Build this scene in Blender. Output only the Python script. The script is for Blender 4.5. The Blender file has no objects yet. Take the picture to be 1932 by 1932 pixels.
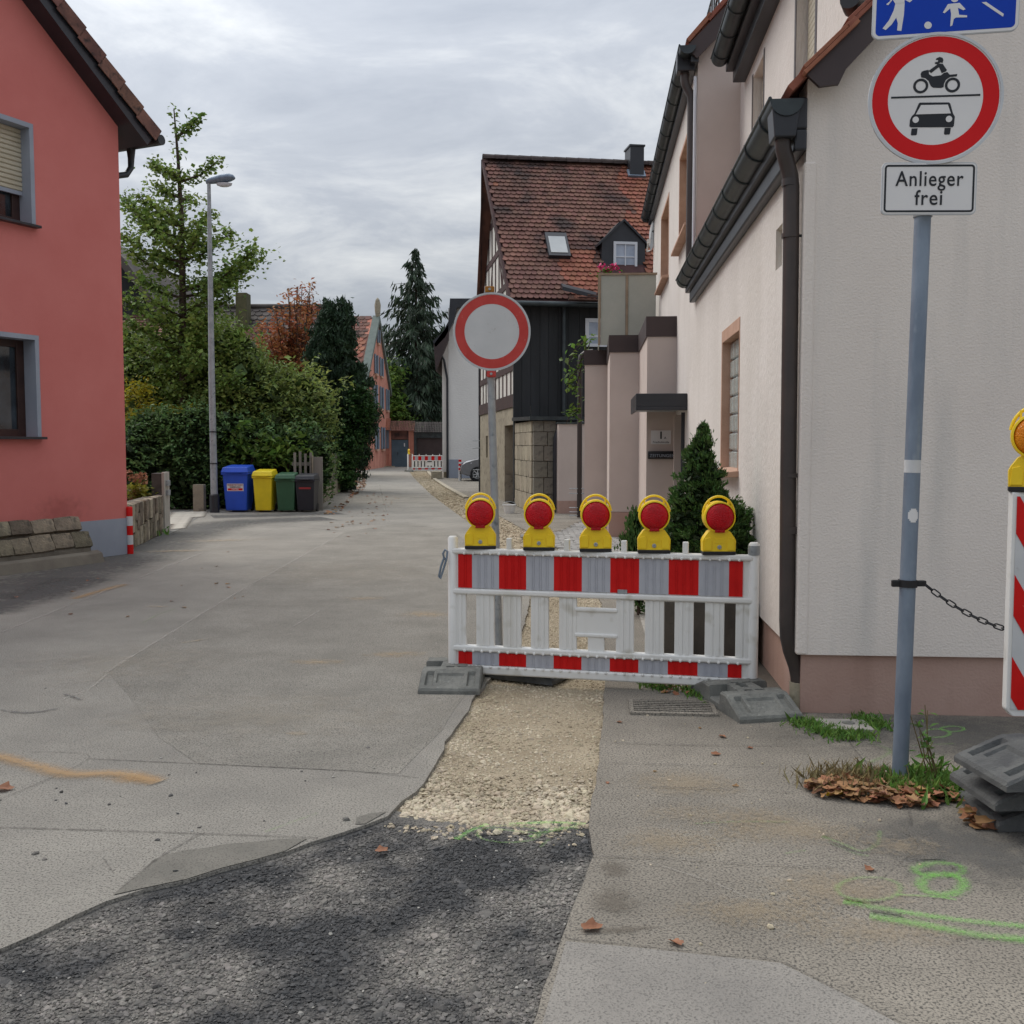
import bpy, bmesh, math, random
import numpy as np
from mathutils import Vector, Matrix, noise
from mathutils.geometry import tessellate_polygon
random.seed(7); rng = np.random.default_rng(7)
PI = math.pi; R = math.radians
sc = bpy.context.scene; COL = sc.collection

# ---------------------------------------------------------------- camera, sky, sun, exposure
H = 1.6; PITCH = R(3.73); FL = 1935.0; C0 = 966.0
cd = bpy.data.cameras.new('camera'); cam = bpy.data.objects.new('camera', cd); COL.objects.link(cam)
cam.location = (0, 0, H); cam.rotation_euler = (PI/2 - PITCH, 0, 0)
cd.sensor_fit = 'HORIZONTAL'; cd.sensor_width = 36; cd.lens = 36*FL/1932; cd.clip_start = .05; cd.clip_end = 2000
sc.camera = cam
sc.view_settings.view_transform = 'Standard'; sc.view_settings.look = 'None'
sc.view_settings.exposure = 0.48; sc.view_settings.gamma = 1; sc.view_settings.use_curve_mapping = False
SUN_AZ = R(-48); SUN_EL = R(48)
wd = bpy.data.worlds.new('World'); sc.world = wd; wd.use_nodes = True
def build_sky():
    nt = wd.node_tree; nt.nodes.clear(); N = nt.nodes.new; L = nt.links.new
    out = N('ShaderNodeOutputWorld'); bg = N('ShaderNodeBackground'); bg.inputs[1].default_value = 0.1
    sky = N('ShaderNodeTexSky'); sky.sky_type = 'NISHITA'; sky.sun_disc = False
    sky.sun_elevation = SUN_EL; sky.sun_rotation = SUN_AZ % (2*PI); sky.air_density = 1; sky.dust_density = 1.5
    tc = N('ShaderNodeTexCoord'); sp = N('ShaderNodeSeparateXYZ'); L(tc.outputs['Generated'], sp.inputs[0])
    def m(op, a, b=None, clamp=False):
        n = N('ShaderNodeMath'); n.operation = op; n.use_clamp = clamp
        for i, x in enumerate((a, b)):
            if x is None: continue
            if isinstance(x, (int, float)): n.inputs[i].default_value = x
            else: L(x, n.inputs[i])
        return n.outputs[0]
    z = m('MAXIMUM', sp.outputs[2], 0.0)
    den = m('ADD', z, 0.16)
    cb = N('ShaderNodeCombineXYZ'); L(m('DIVIDE', sp.outputs[0], den), cb.inputs[0]); L(m('DIVIDE', sp.outputs[1], den), cb.inputs[1])
    def noi(scale, detail, rough, dist, off, st=(1, 1, 1)):
        mp = N('ShaderNodeMapping'); mp.inputs[1].default_value = off; mp.inputs[3].default_value = st; mp.inputs[2].default_value = (0, 0, R(18))
        L(cb.outputs[0], mp.inputs[0])
        n = N('ShaderNodeTexNoise'); n.inputs['Scale'].default_value = scale; n.inputs['Detail'].default_value = detail
        n.inputs['Roughness'].default_value = rough; n.inputs['Distortion'].default_value = dist
        L(mp.outputs[0], n.inputs[0]); return n.outputs[0]
    a = noi(0.75, 3, .5, .3, (3.1, 1.7, 0)); b = noi(2.3, 6, .62, .5, (7.3, 2.2, 0), (0.9, 1.15, 1))
    cc = noi(6, 5, .6, .6, (1.3, 9.2, 0), (0.95, 1.1, 1))
    f = m('ADD', m('ADD', m('MULTIPLY', a, .5), m('MULTIPLY', b, .42)), m('MULTIPLY', cc, .11))
    rp = N('ShaderNodeValToRGB'); L(f, rp.inputs[0])
    e = rp.color_ramp.elements
    e[0].position = .39; e[0].color = (.228, .250, .288, 1)
    e[1].position = .71; e[1].color = (.525, .535, .535, 1)
    x = e.new(.54); x.color = (.315, .335, .368, 1)
    # overcast luminance: brighter towards the zenith and a little towards the veiled sun
    cie = m('ADD', m('MULTIPLY', z, 2.05), 0.62)
    sd = Vector((math.sin(SUN_AZ)*math.cos(SUN_EL), math.cos(SUN_AZ)*math.cos(SUN_EL), math.sin(SUN_EL)))
    dt = N('ShaderNodeVectorMath'); dt.operation = 'DOT_PRODUCT'; L(tc.outputs['Generated'], dt.inputs[0]); dt.inputs[1].default_value = sd
    glow = m('MULTIPLY', m('POWER', m('MAXIMUM', dt.outputs['Value'], 0.0), 4), .75)
    lum = m('ADD', cie, glow)
    mul = N('ShaderNodeMix'); mul.data_type = 'RGBA'; mul.blend_type = 'MULTIPLY'; mul.inputs[0].default_value = 1
    L(rp.outputs[0], mul.inputs[6])
    cbl = N('ShaderNodeCombineColor')
    for i in range(3): L(m('MULTIPLY', lum, 10.0), cbl.inputs[i])
    L(cbl.outputs[0], mul.inputs[7])
    mx = N('ShaderNodeMix'); mx.data_type = 'RGBA'; mx.inputs[0].default_value = .94
    L(sky.outputs[0], mx.inputs[6]); L(mul.outputs[2], mx.inputs[7])
    L(mx.outputs[2], bg.inputs[0]); L(bg.outputs[0], out.inputs[0])
build_sky()
sl = bpy.data.lights.new('sun', 'SUN'); sl.energy = 1.5; sl.angle = R(40); sl.color = (1, .94, .86)
so = bpy.data.objects.new('sun', sl); COL.objects.link(so); so.location = (0, 0, 60)
_sd = Vector((math.sin(SUN_AZ)*math.cos(SUN_EL), math.cos(SUN_AZ)*math.cos(SUN_EL), math.sin(SUN_EL)))
so.rotation_euler = _sd.to_track_quat('Z', 'Y').to_euler()

# ---------------------------------------------------------------- measuring helpers: a photo pixel (1932 px wide) to a point of the place
CA, SA = math.cos(PITCH), math.sin(PITCH)
def ray(u, v):
    x = (u - C0)/FL; y = (C0 - v)/FL
    return Vector((x, CA + y*SA, -SA + y*CA))
def G(u, v, z=0.0):
    d = ray(u, v); t = (z - H)/d.z; p = Vector((0, 0, H)) + d*t; p.z = z; return p
def P(u, v, Y):
    d = ray(u, v); return Vector((0, 0, H)) + d*(Y/d.y)
class Frame:
    def __init__(s, loc, rz): s.loc = Vector(loc); s.rz = rz; s.M = Matrix.Translation(s.loc) @ Matrix.Rotation(rz, 4, 'Z'); s.I = s.M.inverted()
    def px(s, u, v, axis, val):
        o = s.I @ Vector((0, 0, H)); d = s.I.to_3x3() @ ray(u, v)
        t = (val - o[axis])/d[axis]; return o + d*t

# ---------------------------------------------------------------- mesh builder
class MB:
    def __init__(s, M=None): s.v = []; s.f = []; s.M = M; s.uv = None
    def add(s, vs, fs):
        n = len(s.v)
        if s.M is not None: vs = [s.M @ Vector(p) for p in vs]
        s.v += [tuple(p) for p in vs]; s.f += [tuple(i + n for i in q) for q in fs]; return s
    def box(s, x0, x1, y0, y1, z0, z1, T=None):
        vs = [(x, y, z) for z in (z0, z1) for y in (y0, y1) for x in (x0, x1)]
        if T is not None: vs = [T @ Vector(p) for p in vs]
        return s.add(vs, [(0, 2, 3, 1), (4, 5, 7, 6), (0, 1, 5, 4), (1, 3, 7, 5), (3, 2, 6, 7), (2, 0, 4, 6)])
    def quad(s, a, b, c, d): return s.add([a, b, c, d], [(0, 1, 2, 3)])
    def poly(s, pts): return s.add(pts, [tuple(range(len(pts)))])
    def prism(s, pts, ext):
        """pts: 3D polygon, extruded by vector ext"""
        n = len(pts); e = Vector(ext); a = [Vector(p) for p in pts]; b = [p + e for p in a]
        nor = Vector((0, 0, 0))
        for i in range(n): nor += a[i].cross(a[(i+1) % n])
        tri = tessellate_polygon([a]) if n > 4 else None
        if tri is None: f1 = [tuple(range(n))]
        else:
            f1 = []
            for t in tri:
                q = (a[t[1]] - a[t[0]]).cross(a[t[2]] - a[t[0]])
                f1.append(tuple(t) if q.dot(nor) > 0 else tuple(t[::-1]))
        flip = nor.dot(e) > 0
        bot = [q[::-1] if flip else q for q in f1]; top = [tuple(i + n for i in (q if flip else q[::-1])) for q in f1]
        sides = [((i, (i+1) % n, (i+1) % n + n, i + n) if flip else (i, i + n, (i+1) % n + n, (i+1) % n)) for i in range(n)]
        return s.add(a + b, bot + top + sides)
    def tube(s, pts, r, n=10, caps=True, closed=False):
        pts = [Vector(p) for p in pts]; m = len(pts); rs = r if isinstance(r, (list, tuple)) else [r]*m
        vs = []; up = None
        for i, p in enumerate(pts):
            if closed: t = pts[(i+1) % m] - pts[i-1]
            else: t = pts[min(i+1, m-1)] - pts[max(i-1, 0)]
            t.normalize()
            if up is None:
                up = Vector((0, 0, 1)) if abs(t.z) < .9 else Vector((1, 0, 0))
            a = (up - t*up.dot(t)).normalized(); b = t.cross(a); up = a
            vs += [p + (a*math.cos(2*PI*k/n) + b*math.sin(2*PI*k/n))*rs[i] for k in range(n)]
        fs = []
        for i in range(m if closed else m-1):
            j = (i+1) % m
            fs += [(i*n+k, i*n+(k+1) % n, j*n+(k+1) % n, j*n+k) for k in range(n)]
        if caps and not closed: fs += [tuple(range(n))[::-1], tuple((m-1)*n+k for k in range(n))]
        return s.add(vs, fs)
    def lathe(s, prof, n=24, T=None):
        """prof [(r,h)], revolved about z, then T"""
        vs = []
        for r, h in prof: vs += [Vector((r*math.cos(2*PI*k/n), r*math.sin(2*PI*k/n), h)) for k in range(n)]
        m = len(prof); fs = [(i*n+k, i*n+(k+1) % n, (i+1)*n+(k+1) % n, (i+1)*n+k) for i in range(m-1) for k in range(n)]
        fs += [tuple(range(n))[::-1], tuple((m-1)*n+k for k in range(n))]
        if T is not None: vs = [T @ p for p in vs]
        return s.add(vs, fs)
    def build(s, name, mat, parent=None, bevel=0, smooth=None, seg=2, uv=None):
        me = bpy.data.meshes.new(name); me.from_pydata(s.v, [], s.f)
        if uv is not None:
            ul = me.uv_layers.new(name='UVMap')
            for lp in me.loops: ul.data[lp.index].uv = uv[lp.vertex_index]
        me.validate(); me.update()
        return mkobj(name, me, mat, parent, bevel, smooth, seg)
def mkobj(name, me, mat, parent=None, bevel=0, smooth=None, seg=2):
    if mat is not None and not me.materials: me.materials.append(mat)
    if smooth:
        me.polygons.foreach_set('use_smooth', [True]*len(me.polygons)); me.set_sharp_from_angle(angle=R(smooth))
    o = bpy.data.objects.new(name, me); COL.objects.link(o)
    if parent is not None: o.parent = parent
    if bevel:
        b = o.modifiers.new('bevel', 'BEVEL'); b.width = bevel; b.segments = seg; b.limit_method = 'ANGLE'; b.angle_limit = R(35); b.harden_normals = False
    return o
def thing(name, label, cat, loc=(0, 0, 0), rz=0, group=None, kind=None):
    o = bpy.data.objects.new(name, None); COL.objects.link(o); o.empty_display_size = .2
    o.location = loc; o.rotation_euler = (0, 0, rz); return tag(o, label, cat, group, kind)
def tag(o, label=None, cat=None, group=None, kind=None):
    if label: o['label'] = label
    if cat: o['category'] = cat
    if group: o['group'] = group
    if kind: o['kind'] = kind
    return o
KIDS = {}
def copy_tree(o, parent=None):
    c = o.copy(); COL.objects.link(c)
    if parent is not None: c.parent = parent
    for ch in list(o.children): copy_tree(ch, c)
    return c
def stuff(o): o['kind'] = 'stuff'; return o
def struct(o): o['kind'] = 'structure'; return o

# ---------------------------------------------------------------- materials
def C(h):
    h = h.lstrip('#'); c = [int(h[i:i+2], 16)/255 for i in (0, 2, 4)]
    return tuple(x/12.92 if x <= .04045 else ((x+.055)/1.055)**2.4 for x in c)
def mat(name, c1, c2=None, scale=3., rough=.8, bump=0., bscale=60., bdetail=3., metal=0., detail=5., rand=0., island=0., stretch=(1, 1, 1), bstretch=None,
        trans=0., lo=.35, hi=.65, c3=None, s3=200., f3=.5, spec=.4, coat=0., streak=None, voro=False, nrough=.55):
    if isinstance(c1, str): c1 = C(c1)
    if isinstance(c2, str): c2 = C(c2)
    if isinstance(c3, str): c3 = C(c3)
    m = bpy.data.materials.new(name); m.use_nodes = True; nt = m.node_tree; nt.nodes.clear(); N = nt.nodes.new; L = nt.links.new
    out = N('ShaderNodeOutputMaterial'); b = N('ShaderNodeBsdfPrincipled'); L(b.outputs[0], out.inputs[0])
    b.inputs['Roughness'].default_value = rough; b.inputs['Metallic'].default_value = metal
    b.inputs['Specular IOR Level'].default_value = spec; b.inputs['Coat Weight'].default_value = coat; b.inputs['Coat Roughness'].default_value = .12
    tc = N('ShaderNodeTexCoord')
    def mp(st):
        n = N('ShaderNodeMapping'); n.inputs[3].default_value = st; L(tc.outputs['Object'], n.inputs[0]); return n.outputs[0]
    def noi(vec, s, d, r=.55):
        n = N('ShaderNodeTexNoise'); n.inputs['Scale'].default_value = s; n.inputs['Detail'].default_value = d; n.inputs['Roughness'].default_value = r
        L(vec, n.inputs[0]); return n.outputs[0]
    def mixc(f, a, c, bt='MIX'):
        n = N('ShaderNodeMix'); n.data_type = 'RGBA'; n.blend_type = bt
        for i, x in ((0, f), (6, a), (7, c)):
            if isinstance(x, float): n.inputs[i].default_value = x
            elif isinstance(x, tuple): n.inputs[i].default_value = (*x[:3], 1)
            else: L(x, n.inputs[i])
        return n.outputs[2]
    def rng_(x, a, c):
        n = N('ShaderNodeMapRange'); n.inputs[1].default_value = a; n.inputs[2].default_value = c; L(x, n.inputs[0]); return n.outputs[0]
    col = c1
    if c2 is not None: col = mixc(rng_(noi(mp(stretch), scale, detail, nrough), lo, hi), c1, c2)
    if c3 is not None: col = mixc(rng_(noi(mp(stretch), s3, 2), 1-f3, 1-f3+.18), col, c3)
    if streak is not None: col = mixc(rng_(noi(mp((3.1, 3.1, .3)), 1.3, 7), .52, .85), col, streak)
    if rand or island:
        if island: g = N('ShaderNodeNewGeometry'); rv = g.outputs['Random Per Island']; amt = island
        else: g = N('ShaderNodeObjectInfo'); rv = g.outputs['Random']; amt = rand
        mr = N('ShaderNodeMapRange'); mr.inputs[3].default_value = 1-amt; mr.inputs[4].default_value = 1+amt; L(rv, mr.inputs[0])
        hs = N('ShaderNodeHueSaturation'); L(mr.outputs[0], hs.inputs['Value'])
        mh = N('ShaderNodeMapRange'); mh.inputs[3].default_value = .5-amt*.05; mh.inputs[4].default_value = .5+amt*.05
        fr = N('ShaderNodeMath'); fr.operation = 'FRACT'; mu = N('ShaderNodeMath'); mu.operation = 'MULTIPLY'; mu.inputs[1].default_value = 7.31
        L(rv, mu.inputs[0]); L(mu.outputs[0], fr.inputs[0]); L(fr.outputs[0], mh.inputs[0]); L(mh.outputs[0], hs.inputs['Hue'])
        if isinstance(col, tuple): hs.inputs['Color'].default_value = (*col, 1)
        else: L(col, hs.inputs['Color'])
        col = hs.outputs[0]
    if isinstance(col, tuple): b.inputs['Base Color'].default_value = (*col, 1)
    else: L(col, b.inputs['Base Color'])
    if bump:
        bn = N('ShaderNodeBump'); bn.inputs['Strength'].default_value = 1; bn.inputs['Distance'].default_value = bump
        if voro:
            vn = N('ShaderNodeTexVoronoi'); vn.inputs['Scale'].default_value = bscale; vn.feature = 'F1'; L(mp(bstretch or (1, 1, 1)), vn.inputs[0]); L(vn.outputs['Distance'], bn.inputs['Height'])
        else: L(noi(mp(bstretch or (1, 1, 1)), bscale, bdetail), bn.inputs['Height'])
        L(bn.outputs[0], b.inputs['Normal'])
    if trans:
        t = N('ShaderNodeBsdfTranslucent')
        if isinstance(col, tuple): t.inputs[0].default_value = (*col, 1)
        else: L(col, t.inputs[0])
        mx = N('ShaderNodeMixShader'); mx.inputs[0].default_value = trans; L(b.outputs[0], mx.inputs[1]); L(t.outputs[0], mx.inputs[2]); L(mx.outputs[0], out.inputs[0])
    return m
def decal_mat(name, col, opacity=.8, nscale=30., lo=.35, hi=.6, radial=False, rough=.9, n2=3.0, soft=.5):
    """a sheet whose noisy cover fades out towards its own edge (uv 0..1)"""
    if isinstance(col, str): col = C(col)
    m = bpy.data.materials.new(name); m.use_nodes = True; nt = m.node_tree; nt.nodes.clear(); N = nt.nodes.new; L = nt.links.new
    out = N('ShaderNodeOutputMaterial'); b = N('ShaderNodeBsdfPrincipled'); b.inputs['Roughness'].default_value = rough; b.inputs['Base Color'].default_value = (*col, 1)
    tr = N('ShaderNodeBsdfTransparent'); mx = N('ShaderNodeMixShader'); L(tr.outputs[0], mx.inputs[1]); L(b.outputs[0], mx.inputs[2]); L(mx.outputs[0], out.inputs[0])
    tc = N('ShaderNodeTexCoord')
    def m_(op, a, c=None, clamp=False):
        n = N('ShaderNodeMath'); n.operation = op; n.use_clamp = clamp
        for i, x in enumerate((a, c)):
            if x is None: continue
            if isinstance(x, (int, float)): n.inputs[i].default_value = x
            else: L(x, n.inputs[i])
        return n.outputs[0]
    sp = N('ShaderNodeSeparateXYZ'); L(tc.outputs['UV'], sp.inputs[0])
    dv = m_('ABSOLUTE', m_('SUBTRACT', sp.outputs[1], .5)); du = m_('ABSOLUTE', m_('SUBTRACT', sp.outputs[0], .5))
    if radial: d = m_('SQRT', m_('ADD', m_('MULTIPLY', du, du), m_('MULTIPLY', dv, dv)))
    else: d = dv
    fall = m_('SUBTRACT', 1.0, m_('MULTIPLY', d, 2.0), True)
    def noi(s, dt):
        n = N('ShaderNodeTexNoise'); n.inputs['Scale'].default_value = s; n.inputs['Detail'].default_value = dt; L(tc.outputs['Object'], n.inputs[0]); return n.outputs[0]
    x = m_('ADD', m_('MULTIPLY', noi(nscale, 4), .62), m_('MULTIPLY', noi(n2, 3), .38))
    x = m_('ADD', x, m_('MULTIPLY', m_('SUBTRACT', fall, .6), .34))
    mr = N('ShaderNodeMapRange'); mr.inputs[1].default_value = lo; mr.inputs[2].default_value = hi; L(x, mr.inputs[0])
    ed = N('ShaderNodeMapRange'); ed.inputs[1].default_value = 0; ed.inputs[2].default_value = soft; L(fall, ed.inputs[0])
    L(m_('MULTIPLY', m_('MULTIPLY', mr.outputs[0], ed.outputs[0]), opacity), mx.inputs[0])
    return m

M = {}
M['road'] = mat('weathered_asphalt', '#8b877f', '#a19c92', scale=.9, rough=.9, bump=.010, bscale=110, bdetail=5, c3='#5d5a55', s3=115, f3=.50, nrough=.7, detail=9, spec=.25)
M['pave'] = mat('old_pavement_asphalt', '#7d776d', '#989185', scale=1.1, rough=.9, bump=.006, bscale=110, c3='#524f4a', s3=105, f3=.525, detail=8, nrough=.68, spec=.25)
M['subgrade'] = mat('packed_grit', '#9b8e78', '#b1a48d', scale=2.2, rough=.95, bump=.016, bscale=75, c3='#85765e', s3=85, f3=.47, spec=.2)
M['patch'] = mat('fresh_coarse_asphalt', '#3f3f3f', '#7d7972', scale=2.2, rough=.8, bump=.012, bscale=80, voro=True, c3='#222325', s3=75, f3=.47, lo=.43, hi=.63, spec=.35, detail=7)
M['gravel'] = mat('limestone_chips', '#a1947d', '#c0b49e', scale=3, rough=.9, island=.24, spec=.2)
M['chip'] = mat('dark_chips', '#434343', '#7f7a73', scale=2.2, rough=.75, island=.38, lo=.43, hi=.63, detail=7, spec=.35)
M['render_l'] = mat('pinkish_white_plaster', '#d5cfc8', '#ded8d2', scale=1.3, rough=.95, bump=.010, streak=C('#d0cac3'), bscale=45, bdetail=4, bstretch=(1, 1.0, .4), spec=.15)
M['render_g'] = mat('rough_white_plaster', '#ddd4cc', '#e4dcd4', scale=.9, rough=.95, bump=.0045, bscale=75, bdetail=4, bstretch=(.9, 1, 1.05), streak=C('#c6c2bd'), spec=.15)
M['render_s'] = mat('smooth_mauve_plaster', '#c0b3ab', '#c8bbb3', scale=1.6, rough=.95, bump=.002, bscale=120, spec=.15)
M['plinth'] = mat('dusty_pink_plinth', '#a98b7f', '#b3978b', scale=1.7, rough=.95, bump=.003, bscale=60, spec=.15, streak=C('#94796e'))
M['brown'] = mat('dark_brown_sheet', '#3b3030', '#453837', scale=2, rough=.5, spec=.4)
M['brownpipe'] = mat('brown_painted_pipe', '#36302f', '#453b37', scale=3, rough=.45, spec=.5, streak=C('#2a2625'))
M['zinc'] = mat('weathered_dark_zinc', '#30363a', '#434b4c', scale=4, rough=.42, metal=.35, spec=.5)
M['anthr'] = mat('anthracite_sheet', '#23252b', '#2b2d33', scale=2, rough=.4, spec=.5)
M['sand'] = mat('rose_sandstone_trim', '#b4917d', '#c2a08c', scale=5, rough=.9, bump=.003, bscale=70, spec=.2)
M['glassb'] = mat('glass_block', '#a3adaa', '#bcc4c0', scale=40, rough=.12, spec=.6, bump=.004, bscale=50)
M['glass'] = mat('window_glass', '#171b1f', '#46525b', scale=1.2, rough=.05, spec=.7)
M['glassl'] = mat('curtained_glass', '#8d97a8', '#aab3c2', scale=2.5, rough=.1, spec=.7)
M['frost'] = mat('frosted_balcony_glass', '#a3a69b', '#b0b1a6', scale=2.0, rough=.35, spec=.5, c3='#c2c3bb', s3=60, f3=.36)
M['frame_w'] = mat('white_window_frame', '#c8ccd2', '#d2d5da', scale=3, rough=.4)
M['frame_b'] = mat('brown_window_frame', '#31211f', '#3d2a26', scale=6, rough=.5)
M['shutter'] = mat('roller_shutter', '#b1a994', '#bdb6a3', scale=4, rough=.55)
M['tile_r'] = mat('red_roof_tile', '#85503f', '#96604c', scale=6, rough=.85, rand=.14, c3='#6b4438', s3=16, f3=.42)
M['tile_o'] = mat('old_roof_tile', '#674a43', '#825d51', scale=4, rough=.9, rand=.2, c3='#413431', s3=9, f3=.46)
M['tile_oi'] = mat('old_roof_tiles', '#64473f', '#825c4f', scale=.45, rough=.9, island=.18, c3='#413431', s3=1.1, f3=.5)
M['tile_ri'] = mat('red_roof_tiles', '#85503f', '#96604c', scale=.8, rough=.85, island=.15, c3='#6b4438', s3=3, f3=.42)
M['tile_gi'] = mat('dark_roof_tiles', '#3f3937', '#56504c', scale=.8, rough=.85, island=.3)
M['pink'] = mat('coral_plaster', '#c8756f', '#cf7e78', scale=.9, rough=.95, bump=.005, bscale=110, spec=.15, detail=9, nrough=.62)
M['greyp'] = mat('blue_grey_paint', '#8e95a1', '#989fab', scale=2, rough=.85, bump=.001, bscale=120)
M['stone'] = mat('sandstone_block', '#655d50', '#8a7f6c', scale=7, rough=.95, bump=.02, bscale=28, rand=.33, c3='#4b4740', s3=11, f3=.44)
M['mortar'] = mat('dark_mortar', '#5b554c', '#6d665b', scale=8, rough=.95, bump=.008, bscale=60)
M['stoneg'] = mat('grey_stone_block', '#8f8674', '#a99f8b', scale=1.6, rough=.95, bump=.008, bscale=30, c3='#6c655a', s3=5.0, f3=.45, rand=.12, nrough=.72)
M['stonedk'] = mat('dark_grey_stone_block', '#6b675e', '#827d72', scale=1.8, rough=.95, bump=.008, bscale=30, c3='#504d47', s3=5.0, f3=.45, rand=.15, nrough=.72)
M['mortar_l'] = mat('pale_mortar', '#98907f', '#aaa18f', scale=4, rough=.95)
M['slate'] = mat('black_board_cladding', '#1d1f21', '#2a2c2e', scale=3, rough=.7, rand=.2, stretch=(1, 1, .15), bump=.003, bscale=40, bstretch=(1, 1, .1))
M['timber'] = mat('dark_red_timber', '#3a2626', '#4b3331', scale=4, rough=.85, rand=.15, bump=.004, bscale=30, bstretch=(1, 1, .3))
M['infill'] = mat('white_lime_infill', '#cfcbc3', '#d9d5ce', scale=1.5, rough=.95, bump=.004, bscale=30)
M['whitew'] = mat('white_rough_render', '#dcdad6', '#e2e0dc', scale=1, rough=.95, bump=.015, bscale=14, bstretch=(.5, 1, 1.5))
M['black'] = mat('black_plastic', '#1a1a1c', '#212124', scale=4, rough=.45)
M['wht_pl'] = mat('white_plastic', '#dddcd8', '#e3e2de', scale=2, rough=.45, spec=.35, c3='#bdb9ad', s3=7, f3=.40, streak=C('#cfccc3'))
M['ref_red'] = mat('red_reflective_film', '#c31414', '#cd1a18', scale=8, rough=.5, spec=.2, c3='#d08078', s3=55, f3=.285)
M['ref_wht'] = mat('silver_reflective_film', '#a9abb3', '#b1b3ba', scale=8, rough=.3, spec=.5)
M['yel'] = mat('yellow_lamp_plastic', '#ebc512', '#f2cf22', scale=6, rough=.4, spec=.5, c3='#c69c15', s3=30, f3=.34)
def lens_mat(name, a, c):
    m = mat(name, a, c, scale=9, rough=.25, spec=.3, coat=0, bump=.003, bscale=120, voro=True)
    return m
M['lens_r'] = lens_mat('red_lens', '#a30714', '#cf0f1e'); M['lens_a'] = lens_mat('amber_lens', '#c9660a', '#e08a18')
M['steel'] = mat('galvanised_steel', '#8e9396', '#a6a9ab', scale=7, rough=.5, metal=.25, spec=.5, c3='#6b7177', s3=16, f3=.42)
M['steelb'] = mat('blue_grey_steel', '#6f7c8c', '#8491a0', scale=9, rough=.5, metal=.35, spec=.5, c3='#99a3ad', s3=14, f3=.38, stretch=(1, 1, .4))
M['rubber'] = mat('recycled_rubber', '#62635f', '#7c7c76', scale=9, rough=.9, bump=.004, bscale=140, c3='#90908a', s3=22, f3=.36, nrough=.7)
M['rubberd'] = mat('dark_recycled_rubber', '#474849', '#5f605e', scale=9, rough=.85, bump=.004, bscale=140, c3='#626461', s3=16, f3=.36)
M['sign_w'] = mat('white_sign_film', '#d6d5d5', '#dcdbda', scale=3, rough=.5, spec=.25)
M['sign_wo'] = mat('worn_white_sign_film', '#bdbfc0', '#c8c9ca', scale=4, rough=.5, c3='#a3a19b', s3=25, f3=.33)
M['sign_r'] = mat('red_sign_film', '#c81419', '#cf1a1e', scale=3, rough=.55, spec=.2)
M['sign_ro'] = mat('faded_red_sign_film', '#b3352f', '#bd403a', scale=9, rough=.5, c3='#c98a80', s3=40, f3=.31)
M['sign_b'] = mat('blue_sign_film', '#0a3aa8', '#0d40b2', scale=3, rough=.55, spec=.2)
M['ink'] = mat('black_print', '#14181f', None, rough=.4)
M['alu'] = mat('sign_rim_aluminium', '#b6b9bc', '#c2c4c6', scale=6, rough=.45, metal=.4)
M['bark'] = mat('bark', '#3a2f27', '#52443a', scale=12, rough=.95, bump=.02, bscale=30, stretch=(1, 1, .2))
def leaf(name, a, c, tr=.3, isl=.45): return mat(name, a, c, scale=.7, rough=.6, trans=tr, island=isl, spec=.35, lo=.3, hi=.7)
M['lf_gink'] = leaf('ginkgo_leaf', '#607c3a', '#83944a'); M['lf_shrub'] = leaf('shrub_leaf', '#677c40', '#93a055'); M['lf_hedge'] = leaf('hedge_leaf', '#4f6d3f', '#6a854c', .3)
M['lf_yel'] = leaf('yellowing_leaf', '#8f8a22', '#a79a2c'); M['lf_rust'] = leaf('rust_leaf', '#94593a', '#b98052', .3); M['lf_yew'] = leaf('yew_needle', '#263a2a', '#354c31', .15)
M['lf_spr'] = leaf('spruce_needle', '#2a3a2a', '#3a4c37', .15); M['lf_box'] = leaf('dwarf_spruce_needle', '#3a5a2f', '#587538', .2); M['lf_light'] = leaf('light_green_leaf', '#55702f', '#6f8a3e', .35)
M['lf_ivy'] = leaf('ivy_leaf', '#335029', '#466633', .22); M['lf_weed'] = leaf('weed_leaf', '#567a34', '#6f9144', .3); M['lf_dry'] = leaf('dry_leaf', '#7d573c', '#9c7450', .1, .5)
M['lf_straw'] = leaf('dry_stem', '#6d6040', '#84754e', .1); M['lf_hyd'] = leaf('hydrangea_leaf', '#77792b', '#8f8a35', .3)

# ================================================================ GROUND
def foil_poly(mb, pts, z, depth):
    """flat polygon (xy list) with a vertical skirt below its rim"""
    a = [Vector((p[0], p[1], z)) for p in pts]; n = len(a)
    ar = sum(a[i].x*a[(i+1) % n].y - a[(i+1) % n].x*a[i].y for i in range(n))
    if ar < 0: a = a[::-1]
    tri = tessellate_polygon([a]); fs = []
    for t in tri:
        q = (a[t[1]] - a[t[0]]).cross(a[t[2]] - a[t[0]])
        fs.append(tuple(t) if q.z > 0 else tuple(t[::-1]))
    b = [p - Vector((0, 0, depth)) for p in a]
    sd = [(i + n, (i+1) % n + n, (i+1) % n, i) for i in range(n)]
    mb.add(a + b, fs + (sd if depth else [])); return mb
def gx(L, z=0.0): return [tuple(G(u, v, z)[:2]) for u, v in L]
def wiggle(pts, step, amp, seed):
    out = []
    for i in range(len(pts)-1):
        a = Vector(pts[i]); b = Vector(pts[i+1]); n = max(1, int((b-a).length/step)); nn = Vector((-(b-a).y, (b-a).x)).normalized()
        for k in range(n):
            p = a.lerp(b, k/n); w = noise.noise(Vector((p.x*6, p.y*6, seed)))*amp
            q = p + nn*w; out.append((q.x, q.y))
    out.append(pts[-1]); return out
MBg = MB(); foil_poly(MBg, [(-300, -60), (300, -60), (300, 500), (-300, 500)], -.045, 0)
struct(MBg.build('ground', M['subgrade']))
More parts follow.
